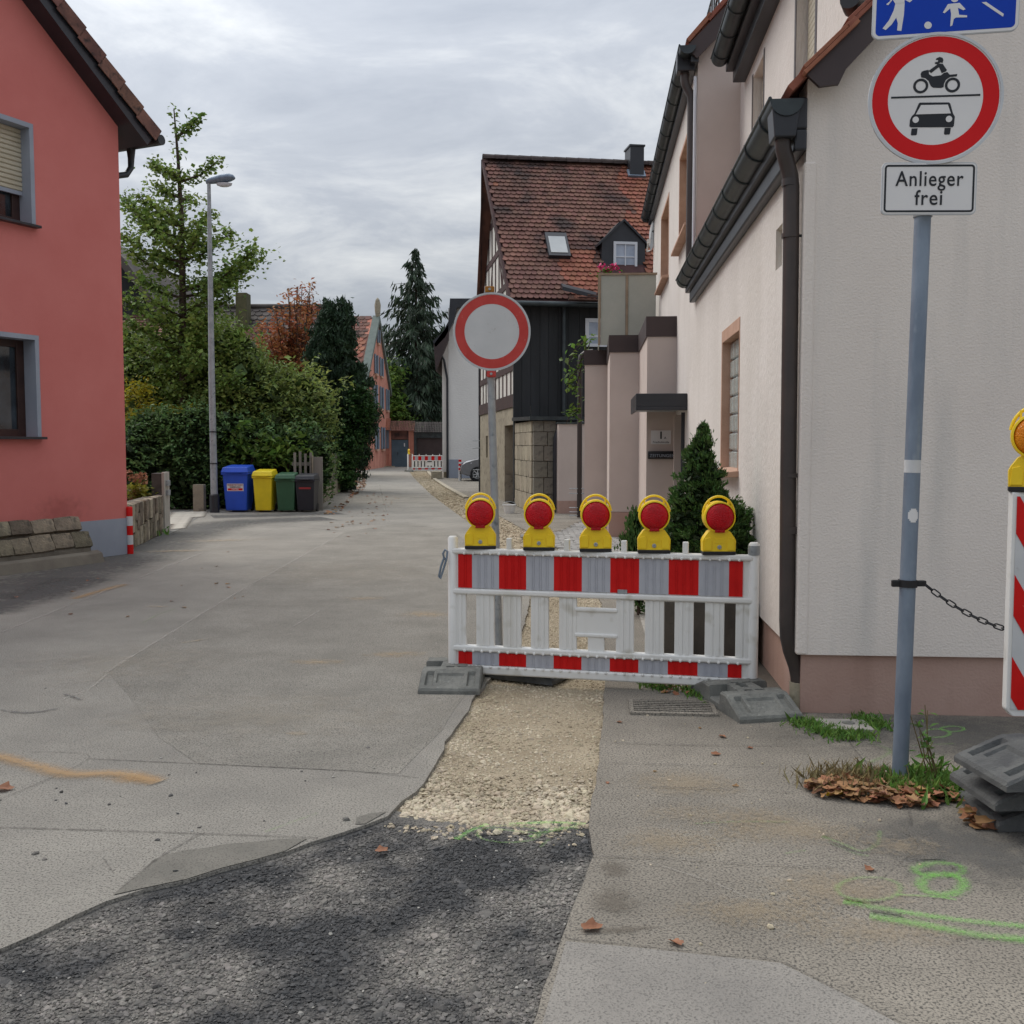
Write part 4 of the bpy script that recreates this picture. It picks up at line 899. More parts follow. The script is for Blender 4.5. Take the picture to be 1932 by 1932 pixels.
# cornice and fascia under the low gutter
mb = MB(); mb.box(-.07, .0, -.02, YM-.02, EZ-.24, EZ-.12); mb.box(-.11, .0, -.02, YM-.02, EZ-.12, EZ+.06); mb.build('cornice', M['anthr'], rh, bevel=.012)
def gutter(x, z, y0, y1, r, nring, name='gutter'):
    prof = [(r*math.cos(a), r*math.sin(a)) for a in np.linspace(PI, 2*PI, 14)]; prof2 = [(q[0]*.93, q[1]*.93) for q in prof[::-1]]
    pf = prof + prof2; n = len(pf); mb = MB()
    vs = [(x+a, y0, z+c) for a, c in pf] + [(x+a, y1, z+c) for a, c in pf]; fs = [(i, (i+1) % n, (i+1) % n+n, i+n) for i in range(n)]
    mb.add(vs, fs); mb.poly([(x+a, y0, z+c) for a, c in prof]); mb.poly([(x+a, y1, z+c) for a, c in prof[::-1]])
    g = mb.build(name, M['zinc'], rh, smooth=40)
    MB().tube([(x-r, y0, z+.003), (x-r, y1, z+.003)], .011, 8).build('bead', M['zinc'], g, smooth=60)
    for i in range(nring):
        y = y0 + (y1-y0)*(i+.6)/nring
        MB().tube([(x+(r+.004)*math.cos(a), y, z+(r+.004)*math.sin(a)) for a in np.linspace(PI-.1, 2*PI+.1, 12)], .009, 6).build('bracket', M['zinc'], g, smooth=60)
    return g
gutter(-.125, EZ+.04, -.06, 6.42, .095, 11); gutter(-.135, EZ2, YM-.18, YE+.35, .095, 13)
gutter(DX-.30, DZ+.10, -.1, YM-.45, .095, 10)
mb = MB(); mb.box(DX-.22, DX+.02, .3, YM-.35, DZ-.02, DZ+.16); mb.box(DX-.14, DX+.01, .3, YM-.35, DZ-.14, DZ-.02); mb.build('dormer_cornice', M['anthr'], rh, bevel=.01)
MB().box(-.09, .0, YM-.1, YE+.3, EZ2-.16, EZ2+.02).build('cornice', M['anthr'], rh)
# roofs: strip by the gable and the low slope in front of the dormer
a_ = math.atan(SL); z00 = roofz(0)+.10
def slab(x0, x1, y0, y1, off, th, m_, name):
    T = Matrix.Translation((0, 0, z00+off-.115)) @ Matrix.Rotation(-a_, 4, 'Y'); c_ = math.cos(a_); MB(T).box(x0/c_, x1/c_, y0, y1, 0, th).build(name, m_, rh)
slab(-.1, 3.9, -.10, .27, .11, .04, M['tile_ri'], 'roof'); slab(-.1, DX+.1, .27, YM-.02, .11, .04, M['tile_ri'], 'roof')
MB(Matrix.Translation((0, 0, z00)) @ Matrix.Rotation(-a_, 4, 'Y')).prism([(-.05, -.14, -.10), (.03, -.14, -.17), (.12, -.14, -.14), (6.3, -.14, -.14), (6.3, -.14, -.004), (-.05, -.14, -.004)], (0, .03, 0)).build('verge_board', M['brown'], rh)
n_ = 18
for i in range(n_):
    d0 = -.06 + i*.34
    T = Matrix.Translation((0, 0, z00)) @ Matrix.Rotation(-a_, 4, 'Y') @ Matrix.Translation((d0, -.17, .0)) @ Matrix.Rotation(R(3.0), 4, 'Y')
    mb = MB(T); mb.box(-.0, .40, 0, .30, 0, .022); mb.box(.02, .40, 0.004, .30, .024, .046); mb.build('verge_tile', M['tile_r'], rh, bevel=.003)
vp = RH.px(1600, 14, 0, DX-.12); vm = MB(); vm.tube([(DX+.1, vp.y, vp.z-.02), (DX-.02, vp.y, vp.z-.02), (DX-.1, vp.y-.04, vp.z-.015), (DX-.14, vp.y-.13, vp.z)], .062, 16); vm.build('vent_pipe', M['black'], rh, smooth=60)
# main downpipe at the corner
hx, hy = -.105, .08
mb = MB(); mb.prism([(hx-.10, hy-.13, EZ+.0), (hx+.06, hy-.13, EZ+.0), (hx+.035, hy-.13, EZ-.17), (hx-.085, hy-.13, EZ-.17)], (0, .18, 0)); hop = mb.build('hopper', M['anthr'], rh, bevel=.008)
def rx(u, v, y=.07): p = RH.px(u, v, 1, y); return Vector((p.x, y, p.z))
dp = [rx(1478, 226, .03), rx(1477, 262, .03), rx(1478, 282, .035), rx(1484, 305, .05), rx(1491, 332), rx(1493, 352), rx(1492, 500)]
pz = rx(1489, 1180); pts = dp + [rx(1487, 900), rx(1485, 1170), rx(1486, 1200), rx(1492, 1228, .08), rx(1502, 1256, .1), rx(1506, 1275, .1), rx(1507, 1292, .1)]
dpipe = MB().tube(pts, .047, 18).build('downpipe', M['brownpipe'], rh, smooth=60)
MB().tube([rx(1507, 1286, .1), (rx(1507, 1330, .1).x, .1, -.01)], .056, 16).build('standpipe', M['stoneg'], rh, smooth=60)
for v in (445, 897):
    p = rx(1491, v); MB().tube([p - Vector((0, 0, .012)), p + Vector((0, 0, .012))], .052, 18).build('pipe_clip', M['brownpipe'], dpipe, smooth=50); MB().tube([p + Vector((.04, 0, 0)), p + Vector((.085, -.0, 0))], .008, 6).build('pipe_pin', M['zinc'], dpipe)
for v in (345, 1000): p = rx(1491, v); MB().tube([p - Vector((0, 0, .02)), p + Vector((0, 0, .02))], .0495, 18).build('pipe_sleeve', M['brownpipe'], dpipe, smooth=50)
# second downpipe in the angle of the taller part
def ry(u, v, x=-.12): p = RH.px(u, v, 0, x); return p
y2 = YM + .12
pp = [Vector((-.14, y2, EZ2-.02)), Vector((-.14, y2, EZ2-.3)), Vector((-.125, y2, EZ2-.36)), Vector((-.06, y2, EZ2-.48)), Vector((-.055, y2, EZ2-.6)), Vector((-.055, y2, EZ-.1))]
MB().tube(pp, .052, 14).build('downpipe', M['brownpipe'], rh, smooth=60); MB().box(-.24, -.03, y2-.11, y2+.07, EZ2-.22, EZ2+.02).build('hopper', M['anthr'], rh, bevel=.01)
MB().tube([(-.03, YM-.01, EZ-.1), (-.03, YM-.01, EZ2-.3)], .018, 6).build('cable_duct', M['frame_w'], rh)
# entrance porch stepping out of the wall
yb1, yb2, yb3 = 15.0-6.03, 17.5-6.03, 20.2-6.03
xb1 = RH.px(1220, 800, 1, yb1).x; xb2 = RH.px(1150, 800, 1, yb2).x; xb3 = RH.px(1103, 800, 1, yb3).x
pz1, pz0 = RH.px(1245, 597, 1, yb1).z, RH.px(1245, 635, 1, yb1).z
plan = [(-.002, yb1), (xb1, yb1), (xb1, yb2), (xb2, yb2), (xb2, yb3), (xb3, yb3), (xb3, yb3+1.5), (-.002, yb3+1.5)]
def off(pl, d): return [(x-d if x < -.01 else x, y-d) for x, y in pl]
def extr(pl, z0, z1): return MB().prism([(x, y, z0) for x, y in pl], (0, 0, z1-z0))
extr(plan, .46, pz0).build('porch_wall', M['render_s'], rh); extr(off(plan, .02), pz0, pz1).build('porch_fascia', M['brown'], rh); extr(off(plan, .004), -.02, .455).build('plinth', M['plinth'], rh)
MB().box(-.045, .16, door[0], door[0]+.06, .12, 2.03).build('door_frame', M['anthr'], rh); MB().box(-.05, .16, door[1]-.06, door[1], .12, 2.03).build('door_frame', M['render_s'], rh)
dr = MB().box(.1, .14, door[0]+.06, door[1]-.06, .12, 2.03).build('door', M['anthr'], rh); MB().box(.06, .1, door[0]+.12, door[0]+.16, .9, 1.2).build('handle', M['steel'], dr)
MB().box(-.3, .03, door[0]-.1, door[1], 0, .12).build('door_step', M['stoneg'], rh)
c0 = RH.px(1297, 742, 0, -.002); xc = RH.px(1200, 760, 1, c0.y).x; cz1 = c0.z; cz0 = RH.px(1297, 774, 1, c0.y).z
cm = MB(); cm.box(xc, -.002, c0.y, yb1-.004, cz0+.05, cz1); cm.box(xc, -.002, c0.y, c0.y+.03, cz0, cz0+.05); cm.box(xc, xc+.03, c0.y+.03, yb1-.004, cz0, cz0+.05); can = cm.build('door_canopy', M['anthr'], rh, bevel=.006)
MB().box(xc+.05, -.05, c0.y+.2, yb1-.2, cz0+.03, cz0+.05).build('canopy_lining', M['steel'], can)
# house number plate, newspaper tube
p0, p1 = RH.px(1228, 838, 1, yb1), RH.px(1266, 812, 1, yb1)
pl = MB().box(p0.x, p1.x, yb1-.014, yb1-.001, p0.z, p1.z).build('number_plate', M['sign_w'], rh)
cxp = (p0.x+p1.x)/2; hp = p1.z-p0.z
put_text('1', hp*.72, Matrix.Translation((cxp-.0, yb1-.0155, p0.z+hp*.62)), M['ink'], pl, .009); put_text('A', hp*.24, Matrix.Translation((cxp+.06, yb1-.0155, p0.z+hp*.45)), M['ink'], pl, .001)
put_text('Friedhofstraße', hp*.21, Matrix.Translation((cxp, yb1-.0155, p0.z+hp*.14)), M['ink'], pl, .0008, .85)
p0, p1 = RH.px(1222, 866, 1, yb1), RH.px(1275, 851, 1, yb1)
nb = MB().tube([(p0.x, yb1-.07, (p0.z+p1.z)/2), (p1.x, yb1-.07, (p0.z+p1.z)/2)], (p1.z-p0.z)/2, 16).build('newspaper_tube', M['black'], rh, smooth=50)
put_text('ZEITUNGEN', .062, Matrix.Translation(((p0.x+p1.x)/2, yb1-.07-(p1.z-p0.z)/2-.002, (p0.z+p1.z)/2-.01)), M['greyp'], nb, .0004)
# balcony with frosted panels
ybal = 19.0-6.03; bl = RH.px(1129, 516, 1, ybal); br_ = RH.px(1240, 516, 1, ybal)
bal = MB(); zt_, zb_ = bl.z, pz1-.02; xm = RH.px(1183, 516, 1, ybal).x
bal.box(bl.x, br_.x, ybal-.03, ybal+.03, zt_-.035, zt_); bal.box(bl.x, bl.x+.045, ybal-.025, ybal+.025, zb_, zt_-.036); bal.box(xm-.022, xm+.022, ybal-.025, ybal+.025, zb_, zt_-.036)
bal.box(bl.x, bl.x+.05, ybal+.03, ybal+2.2, zt_-.035, zt_)
bf = bal.build('balcony_rail', mat('rusty_beige_rail', '#8d7c68', '#a08e78', scale=6, rough=.7), rh)
for a, c in ((bl.x+.05, xm-.026), (xm+.026, br_.x-.02)): MB().box(a, c, ybal-.008, ybal+.008, zb_, zt_-.038).build('frosted_panel', M['frost'], bf)
MB().box(bl.x+.01, bl.x+.025, ybal+.05, ybal+2.2, zb_, zt_-.038).build('frosted_panel', M['frost'], bf)
# brown downpipe with wire rungs behind the porch
q = G(1093, 978); fr_p = RH.I @ Vector((q.x, q.y, 0)); topz = P(1093, 672, q.y).z
pr = MB(); pr.tube([(fr_p.x+.28, fr_p.y, topz+.1), (fr_p.x+.12, fr_p.y, topz+.08), (fr_p.x+.02, fr_p.y, topz), (fr_p.x, fr_p.y, topz-.14), (fr_p.x, fr_p.y, .02)], .055, 12); prd = pr.build('downpipe', M['brownpipe'], rh, smooth=60)
pg = MB(); pg.tube([(fr_p.x+.14, fr_p.y, .05), (fr_p.x+.14, fr_p.y, P(1093, 918, q.y).z)], .016, 6)
pg.build('guard_post', M['steel'], prd)
for v in (922, 931, 958, 966, 985): z = P(1093, v, q.y).z if v < 980 else .06; MB().tube([(fr_p.x-.22, fr_p.y-.03, z), (fr_p.x+.15, fr_p.y-.03, z)], .011, 5).build('guard_rung', M['steel'], prd)
# satellite dish
q = RH.px(1231, 436, 1, YE+.1)
sd = thing('satellite_dish', 'grey satellite dish on the far edge of the pale plastered house', 'satellite dish', RH.M @ Vector((q.x, YE+.1, q.z)), RH.rz)
MB().lathe([(.001, .05), (.12, .04), (.24, .012), (.33, -.03), (.335, -.03), (.24, .0), (.001, .03)], 24, Matrix.Rotation(R(-100), 4, 'Z') @ Matrix.Rotation(R(80), 4, 'X') @ Matrix.Scale(1.15, 4, (0, 1, 0))).build('dish', M['sign_wo'], sd, smooth=50)
sm = MB(); sm.tube([(-.05, .05, -.38), (-.12, -.2, -.44), (-.1, -.42, -.3)], .015, 6); sm.box(-.13, -.06, -.47, -.4, -.33, -.25); sm.build('feed_arm', M['wht_pl'], sd)
MB().tube([(0, 0, 0), (.35, .05, -.1)], .02, 6).build('bracket', M['zinc'], sd)

# planters and shrubs by the house
pq = G(1322, 1236); pt_ = thing('planter', 'dark weathered planter box standing behind the barrier by the house wall', 'planter', pq, RH.rz)
PW, PH = .36, .46; M['planter'] = mat('dark_weathered_concrete', '#4a4744', '#5d5954', scale=5, rough=.95, bump=.004, bscale=60)
for k, (a, c, e, f) in enumerate(((-PW, PW, -.34, -.30), (-PW, PW, .30, .34), (-PW, -PW+.04, -.3, .3), (PW-.04, PW, -.3, .3))): MB().box(a, c, e, f, 0, PH).build('side_panel', M['planter'], pt_, bevel=.004)
MB().box(-PW+.04, PW-.04, -.3, .3, .02, PH-.06).build('soil', mat('soil', '#2e2720', '#3b3229', scale=20, rough=1), pt_)

# ================================================================ CORAL HOUSE
def bumpy_block(w, h, d, seed, name='stone', rough=.555):
    """a rough block w x d x h about its centre, front towards -y"""
    bm = bmesh.new(); bmesh.ops.create_cube(bm, size=1)
    bmesh.ops.subdivide_edges(bm, edges=bm.edges, cuts=2, use_grid_fill=True)
    for v in bm.verts:
        c = v.co.copy(); n = noise.noise_vector(Vector((c.x*2.1+seed*7.7, c.y*2.1, c.z*2.1+seed*3.1)))
        e = sum(abs(abs(q)-.5) < .01 for q in c)
        k = 1 + ((-.10) if e == 3 else (-.04 if e == 2 else .05))*rough
        v.co = Vector((c.x*w*k, c.y*d*k, c.z*h*k)) + Vector((n.x*w, n.y*d, n.z*h))*.09*rough
    me = bpy.data.meshes.new(name); bm.to_mesh(me); bm.free(); return me
pc = G(242, 1045)
PHF = Frame((pc.x, pc.y, 0), R(65.2))
ph = thing('coral_house', 'coral red plastered house with blue grey window surrounds and tiled verge', 'house', PHF.loc, PHF.rz)
def pxz(u, v, y=0.0): p = PHF.px(u, v, 1, y); return p.x, p.z
s1, zt1 = pxz(66, 640); zb1_ = pxz(66, 824)[1]; s2_, zt2 = pxz(55, 240); zb2_ = pxz(55, 424)[1]
lowin = (s1-1.25, s1, zb1_, zt1); upwin = (s2_-1.25, s2_, zb2_, zt2)
PZ = pxz(240, 977)[1]
e0 = pxz(301, 246, -.3); e1 = pxz(123, 0, -.3); SLP = (e1[1]-e0[1])/(e1[0]-e0[0])
wz = lambda x: e0[1]-.33 + (x-e0[0])*SLP
mb = MB(); wall_holes(mb, (0, 0, 0), (1, 0, 0), (0, -1, 0), -9, 0, PZ, wz(0)-.1, [lowin, (upwin[0], upwin[1], upwin[2], min(upwin[3], wz(0)-.2))] if upwin[3] < wz(0)-.1 else [lowin, upwin], .3)
top0 = wz(0)-.1
mb.prism([(-9, 0, top0), (0, 0, top0), (0, 0, top0+.1), (-4.5, 0, wz(-4.5)), (-9, 0, wz(-4.5) - 4.5*SLP*-1 if False else top0)], (0, .02, 0)) if upwin[3] < top0 else None
mb.box(-9, 0, .31, .4, PZ, top0); mb.box(-.25, 0, .003, 9, PZ, top0); mb.build('gable_wall', M['pink'], ph)
pl = MB(); pl.box(-9, .012, -.012, 9, -.02, PZ); pl.build('plinth', M['greyp'], ph)
def coral_window(h, shut):
    a, c, e, f = h; mb = MB(); t_ = .05
    mb.box(c-.012, c+t_, -.014, .29, e, f+t_); mb.box(a-t_, a+.012, -.014, .29, e, f+t_); mb.box(a+.012, c-.012, -.014, .29, f-.012, f+t_)
    w = mb.build('window', M['greyp'], ph)
    fm = MB(); y0, y1 = .20, .26
    fm.box(c-.13, c-.012, y0, y1, e, f-.012); fm.box(a+.012, a+.13, y0, y1, e, f-.012); fm.box(a+.13, c-.13, y0, y1, e, e+.1); fm.box(a+.13, c-.13, y0, y1, f-.11, f-.012); fm.box((a+c)/2-.05, (a+c)/2+.05, y0, y1, e+.1, f-.11)
    fm.build('frame', M['frame_b'], w, bevel=.006)
    MB().box(a+.13, c-.13, .23, .24, e+.1, f-.11).build('pane', M['glass'], w)
    MB().box(a-t_-.02, c+t_+.02, -.10, .29, e-.035, e-.001).build('sill', M['anthr'], w, bevel=.004)
    if shut:
        s = MB(); n = int((f-e)*shut/.062)
        for i in range(n): z = f-.012-i*.062; s.prism([(a+.014, .16, z), (a+.014, .143, z-.012), (a+.014, .143, z-.048), (a+.014, .16, z-.06)], (c-a-.028, 0, 0))
        s.build('roller_shutter', M['shutter'], w)
        MB().box(a+.014, c-.014, .14, .17, f-.012-n*.062-.05, f-.012-n*.062).build('shutter_rail', M['greyp'], w)
    return w
coral_window(lowin, 0); coral_window(upwin, .68)
# roof
aS = math.atan2(e1[1]-e0[1], e1[0]-e0[0])   # direction up the slope, towards -x
aS = math.atan(SLP)
dvx, dvz = -math.cos(aS), -math.sin(aS)     # unit vector up the slope (x falls)
up = Vector((dvx, 0, dvz)); nrm = Vector((-dvz, 0, dvx))
if nrm.z < 0: nrm = -nrm
def ps(d, n, y): return Vector((e0[0], y, e0[1])) + up*d + nrm*n
LS = 7.5
MB().add([ps(.02, -.34, -.27), ps(LS, -.34, -.27), ps(LS, -.06, -.27), ps(-.0, -.06, -.27), ps(.02, -.34, 8), ps(LS, -.34, 8), ps(LS, -.06, 8), ps(0, -.06, 8)], [(0, 1, 2, 3), (7, 6, 5, 4), (0, 4, 5, 1), (3, 2, 6, 7), (0, 3, 7, 4), (1, 5, 6, 2)]).build('roof', M['anthr'], ph)
for i in range(16):
    d0 = -.03 + i*.42
    mb = MB(); y0, y1 = -.30, .2
    vs = [ps(d0, -.02, y0), ps(d0+.47, -.055, y0), ps(d0+.47, -.01, y0), ps(d0, .03, y0), ps(d0, -.02, y1), ps(d0+.47, -.055, y1), ps(d0+.47, -.01, y1), ps(d0, .03, y1)]
    mb.add(vs, [(0, 1, 2, 3), (7, 6, 5, 4), (0, 4, 5, 1), (3, 2, 6, 7), (0, 3, 7, 4), (1, 5, 6, 2)])
    y2 = -.315; vs = [ps(d0, -.19, y2), ps(d0+.44, -.225, y2), ps(d0+.44, -.02, y2), ps(d0, .015, y2), ps(d0, -.19, y0+.001), ps(d0+.44, -.225, y0+.001), ps(d0+.44, -.02, y0+.001), ps(d0, .015, y0+.001)]
    mb.add(vs, [(0, 1, 2, 3), (7, 6, 5, 4), (0, 4, 5, 1), (3, 2, 6, 7), (0, 3, 7, 4), (1, 5, 6, 2)])
    mb.build('verge_tile', M['tile_o'], ph, bevel=.004)
gxx = e0[0]+.04; gz_ = PHF.px(300, 262, 1, -.3).z
gt = MB(); gt.tube([(gxx, -.3, gz_), (gxx, 8, gz_)], .075, 14); gt.build('gutter', M['zinc'], ph, smooth=50)
q = PHF.px(247, 284, 0, gxx); q2 = PHF.px(224, 316, 0, .12)
MB().tube([(gxx, q.y, gz_-.05), (gxx, q.y, gz_-.2), (gxx-.01, q.y, gz_-.34), (gxx-.1, q.y, gz_-.46), (.2, q.y, gz_-.54), (.09, q.y, gz_-.62), (.09, q.y, 0)], [.07, .05, .045, .045, .045, .045, .045], 12).build('downpipe', M['zinc'], ph, smooth=60)
stc = PHF.px(125, 962, 1, 0)
MB().quad((stc.x-.75, -.004, stc.z-.28), (stc.x+.55, -.004, stc.z-.28), (stc.x+.55, -.004, stc.z+.28), (stc.x-.75, -.004, stc.z+.28)).build('damp_stain', decal_mat('wall_stain', '#8f4f4a', .18, 12, .3, .62, True), ph, uv=[(0, 0), (1, 0), (1, 1), (0, 1)])
# battered stone wall in front of the coral plinth
sw = thing('stone_wall', 'low battered wall of rough sandstone blocks against the coral house', 'wall', PHF.loc, PHF.rz)
xr = PHF.px(176, 1050, 1, -.42).x; ztop = PHF.px(162, 976, 1, -.14).z
MB().prism([(-8, -.46, -.02), (-8, -.42, .20), (-8, -.08, ztop-.02), (-8, -.014, ztop-.02), (-8, -.014, -.02)], (8+xr-.04, 0, 0)).build('mortar_core', M['mortar'], sw)
MB().prism([(-8, -.54, -.02), (-8, -.49, .13), (-8, -.40, .17), (-8, -.40, -.02)], (8+xr+.1, 0, 0)).build('footing', mat('stained_concrete', '#6b645a', '#7d766a', scale=3, rough=.95, bump=.006, bscale=40), sw, bevel=.01)
rs_ = random.Random(5)
for row, (z0, z1) in enumerate(((.18, .18+(ztop-.18)*.52), (.18+(ztop-.18)*.52, ztop))):
    x = xr - (.0 if row == 0 else .02)
    k = 0
    while x > -5.2:
        w = rs_.uniform(.20, .36) if row == 0 else rs_.uniform(.28, .5)
        h = z1-z0; zc = (z0+z1)/2 + rs_.uniform(-.012, .012); yc = -.42 + .30*(zc-.18)/(ztop-.18)
        o = mkobj('stone', bumpy_block(w-.004, h+rs_.uniform(-.012, .014), .2, k+row*40), M['stone'], sw); o.location = (x-w/2, yc+.04, zc); o.rotation_euler = (-.42, rs_.uniform(-.03, .03), 0); x -= w; k += 1
# garden wall from the house corner to the gate pillar
ga, gb_ = G(250, 1035), G(309, 1006); dg_ = (gb_-ga); gw_rz = math.atan2(dg_.y, dg_.x); gl = dg_.length
gwl = thing('garden_wall', 'garden wall of upright rough stones between the coral house and the gate pillar', 'wall', ga, gw_rz)
gh = P(308, 934, gb_.y).z
MB().box(-.3, gl, .06, .3, -.02, gh-.02).build('mortar_core', M['mortar'], gwl)
x = -.3; k = 0
while x < gl-.05:
    w = rs_.uniform(.16, .26)
    z = 0
    while z < gh-.06:
        h = min(rs_.uniform(.22, .42), gh-z)
        if gh-z-h < .12: h = gh-z
        o = mkobj('stone', bumpy_block(w-.015, h-.01, .16, 100+k), M['stoneg'] if k % 3 == 0 else M['stone'], gwl); o.location = (x+w/2, .07+rs_.uniform(-.02, .015), z+h/2); z += h; k += 1
    x += w
gp = G(312, 1005); gpz = P(312, 891, gp.y).z
gpl = thing('gate_pillar', 'concrete gate pillar with two doorbell boxes at the end of the stone wall', 'pillar', gp, R(4))
MB().box(-.05, .0, .0, .36, 0, gpz).build('post', mat('pale_concrete', '#a7a298', '#b5b0a6', scale=5, rough=.95, streak=C('#8a8276')), gpl, bevel=.005); MB().box(-.23, -.052, .01, .34, 0, gpz-.02).build('shaded_dirty_side', M['planter'], gpl, bevel=.004)  # slab darker than the post: its less lit side and dirt, both in the colour
for z in (.72, .88): MB().box(.001, .04, .08, .28, gpz*z-.12, gpz*z-.02).build('bell_box', M['steel'], gpl, bevel=.004)
q = G(377, 965); cp = thing('concrete_post', 'short mossy concrete post half under the hedge by the driveway', 'post', q); MB().box(-.13, .13, -.1, .1, 0, P(377, 914, q.y).z).build('post', M['stoneg'], cp, bevel=.01)
# driveway paving
dp_poly = gx([(318, 1008), (345, 994), (388, 967), (330, 966), (318, 975)])
drv = MB(); foil_poly(drv, gx([(316, 1010), (345, 996), (390, 966), (328, 963), (316, 975)]), .006, 0); drv = drv.build('driveway', mat('driveway_joint', '#6f6d68', '#7b7973', scale=6, rough=.95)); struct(drv)
c0_ = G(345, 985); pm = None; k = 0
for i in range(-14, 15):
    for j in range(-14, 15):
        a = R(58); x = i*.32 + (.16 if j % 2 else 0); y = j*.17; X, Y = c0_.x + x*math.cos(a) - y*math.sin(a), c0_.y + x*math.sin(a) + y*math.cos(a)
        if not in_poly(np.array([X]), np.array([Y]), dp_poly)[0]: continue
        if pm is None:
            o = MB().box(-.152, .152, -.078, .078, 0, .022).build('paving_stone', mat('pale_concrete_paver', '#a9a498', '#b5b0a5', scale=4, rough=.9, rand=.12), drv); pm = o.data
        else: o = mkobj('paving_stone', pm, None, drv)
        o.location = (X, Y, .0); o.rotation_euler = (0, 0, a); k += 1
# cobbles before the porch
cob_poly = gx([(985, 1012), (1060, 1005), (1100, 985), (1180, 1015), (1230, 1050), (1190, 1085), (1095, 1058), (1040, 1030)])
cb = foil_poly(MB(), gx([(980, 1014), (1060, 1000), (1100, 980), (1190, 1010), (1240, 1050), (1195, 1090), (1093, 1062), (1040, 1034)]), .005, 0).build('cobbled_forecourt', M['mortar'], None); struct(cb)
pm = None; k = 0; M['cobble'] = mat('grey_cobble', '#8e8d8a', '#a3a19c', scale=5, rough=.85, rand=.2, bump=.004, bscale=50)
ctr = G(1090, 1035); cells = []
for i in range(-40, 40):
    for j in range(-60, 60):
        x = i*.22 + (.11 if j % 2 else 0); y = j*.145; X, Y = ctr.x+x, ctr.y+y - .03*x*x*0
        if in_poly(np.array([X]), np.array([Y]), cob_poly)[0]: cells.append((Y, X))
cells.sort()
for Y, X in cells[:295]:
    if pm is None: o = MB().box(-.1, .1, -.064, .064, 0, .03).build('cobble', M['cobble'], cb, bevel=.012, seg=1); pm = o.data
    else: o = mkobj('cobble', pm, None, cb, bevel=.012, seg=1)
    o.location = (X+rng.uniform(-.008, .008), Y+rng.uniform(-.006, .006), rng.uniform(-.006, .004)); o.rotation_euler = (rng.uniform(-.03, .03), rng.uniform(-.03, .03), R(-4)+rng.uniform(-.05, .05))
if len(cells) > 295:
    mb = MB()
    for Y, X in cells[295:]: mb.box(X-.1, X+.1, Y-.064, Y+.064, 0, .026+rng.uniform(-.006, .006))
    stuff(mb.build('cobbles', M['cobble'], cb))
# narrow slab path along the house wall
sp = None
for i in range(9):
    for j in range(2):
        p = RH.M @ Vector((-.62 + j*.31, 1.5+i*.31, 0))
        if sp is None: o = MB().box(-.148, .148, -.148, .148, 0, .012).build('paving_slab', mat('old_slab', '#96928a', '#a5a198', scale=3, rough=.9, rand=.12), pave); sp = o.data
        else: o = mkobj('paving_slab', sp, None, pave)
        o.location = p; o.rotation_euler = (0, 0, RH.rz)
# kerb along the far bend
kp = [G(u, v) for u, v in ((806, 888), (812, 896), (822, 906), (845, 921), (880, 940))]; km = None
for a, c in zip(kp[:-1], kp[1:]):
    n = max(1, round((c-a).length/1.0)); L_ = (c-a).length/n; rz = math.atan2((c-a).y, (c-a).x)
    for i in range(n):
        o = MB().box(-L_/2+.01, L_/2-.01, -.08, .08, 0, .05).build('kerb_stone', M['mortar_l'], road, bevel=.01); o.location = a.lerp(c, (i+.5)/n); o.rotation_euler = (0, 0, rz)

# ================================================================ TIMBERED HOUSE
tq = G(1006, 967); TH = Frame((tq.x, tq.y, 0), R(8.3))
th = thing('timbered_house', 'half timbered house with scalloped red and brown tiles and dark boarded side', 'house', TH.loc, TH.rz)
YB = 2.85; YF = TH.px(906, 930, 0, 0).y; YF = min(max(YF, 9.5), 12.5)
zpl = TH.px(972, 764, 1, YB).z - .02; xw = TH.px(1049, 900, 1, 0).x
dor = (TH.px(973, 880, 0, 0).y, TH.px(952, 880, 0, 0).y)
dor = (min(max(dor[0], 2.9), 3.4), min(max(dor[1], 4.4), 5.2))
win = (8.9, 9.4, 1.2, 1.9)
mb = MB(); wall_holes(mb, (.0, 0, 0), (0, 1, 0), (-1, 0, 0), YB, YF, -.02, zpl, [(dor[0], dor[1], 0, 2.15), win], .35); mb.box(.36, .5, YB, YF, 0, zpl); mb.build('stone_gable_base', M['stoneg'], th)
MB().box(.25, .3, dor[0], dor[1], 0, 2.15).build('door', M['timber'], th); MB().box(.05, .12, dor[0]+.1, dor[0]+.6, .02, 1.45).build('door_leaf', M['anthr'], th); MB().box(.2, .25, win[0], win[1], win[2], win[3]).build('pane', M['glass'], th)
zl0 = TH.px(1003, 788, 1, -.1).z - .07
wing = MB().box(.04, xw, .04, YB, -.02, zl0).build('stone_wing', M['mortar_l'], th)
rs2 = random.Random(11); zrow = [zl0*q for q in (0, .2, .38, .56, .73, .88, 1)]; k = 0
for r_ in range(6):
    z0, z1 = zrow[r_], zrow[r_+1]; x = 0.0
    cuts = [0, xw*(.45 if r_ % 2 else .62), xw]
    for a, c in zip(cuts[:-1], cuts[1:]):
        o = mkobj('stone_block', bumpy_block(c-a-.012, z1-z0-.012, .16, 200+k, 'stone_block', .3), M['stonedk'], wing); o.location = ((a+c)/2, .06, (z0+z1)/2); k += 1
    y = .16
    while y < YB-.1:
        L_ = min(rs2.uniform(.55, .95), YB-y)
        o = mkobj('stone_block', bumpy_block(.14, z1-z0-.01, L_-.01, 240+k, 'stone_block', .3), M['stoneg'], wing); o.location = (.05, y+L_/2, (z0+z1)/2); k += 1; y += L_
zl = TH.px(1003, 788, 1, -.1).z; ZB = zl + .05
xr_ = TH.px(1128, 790, 1, YB).x
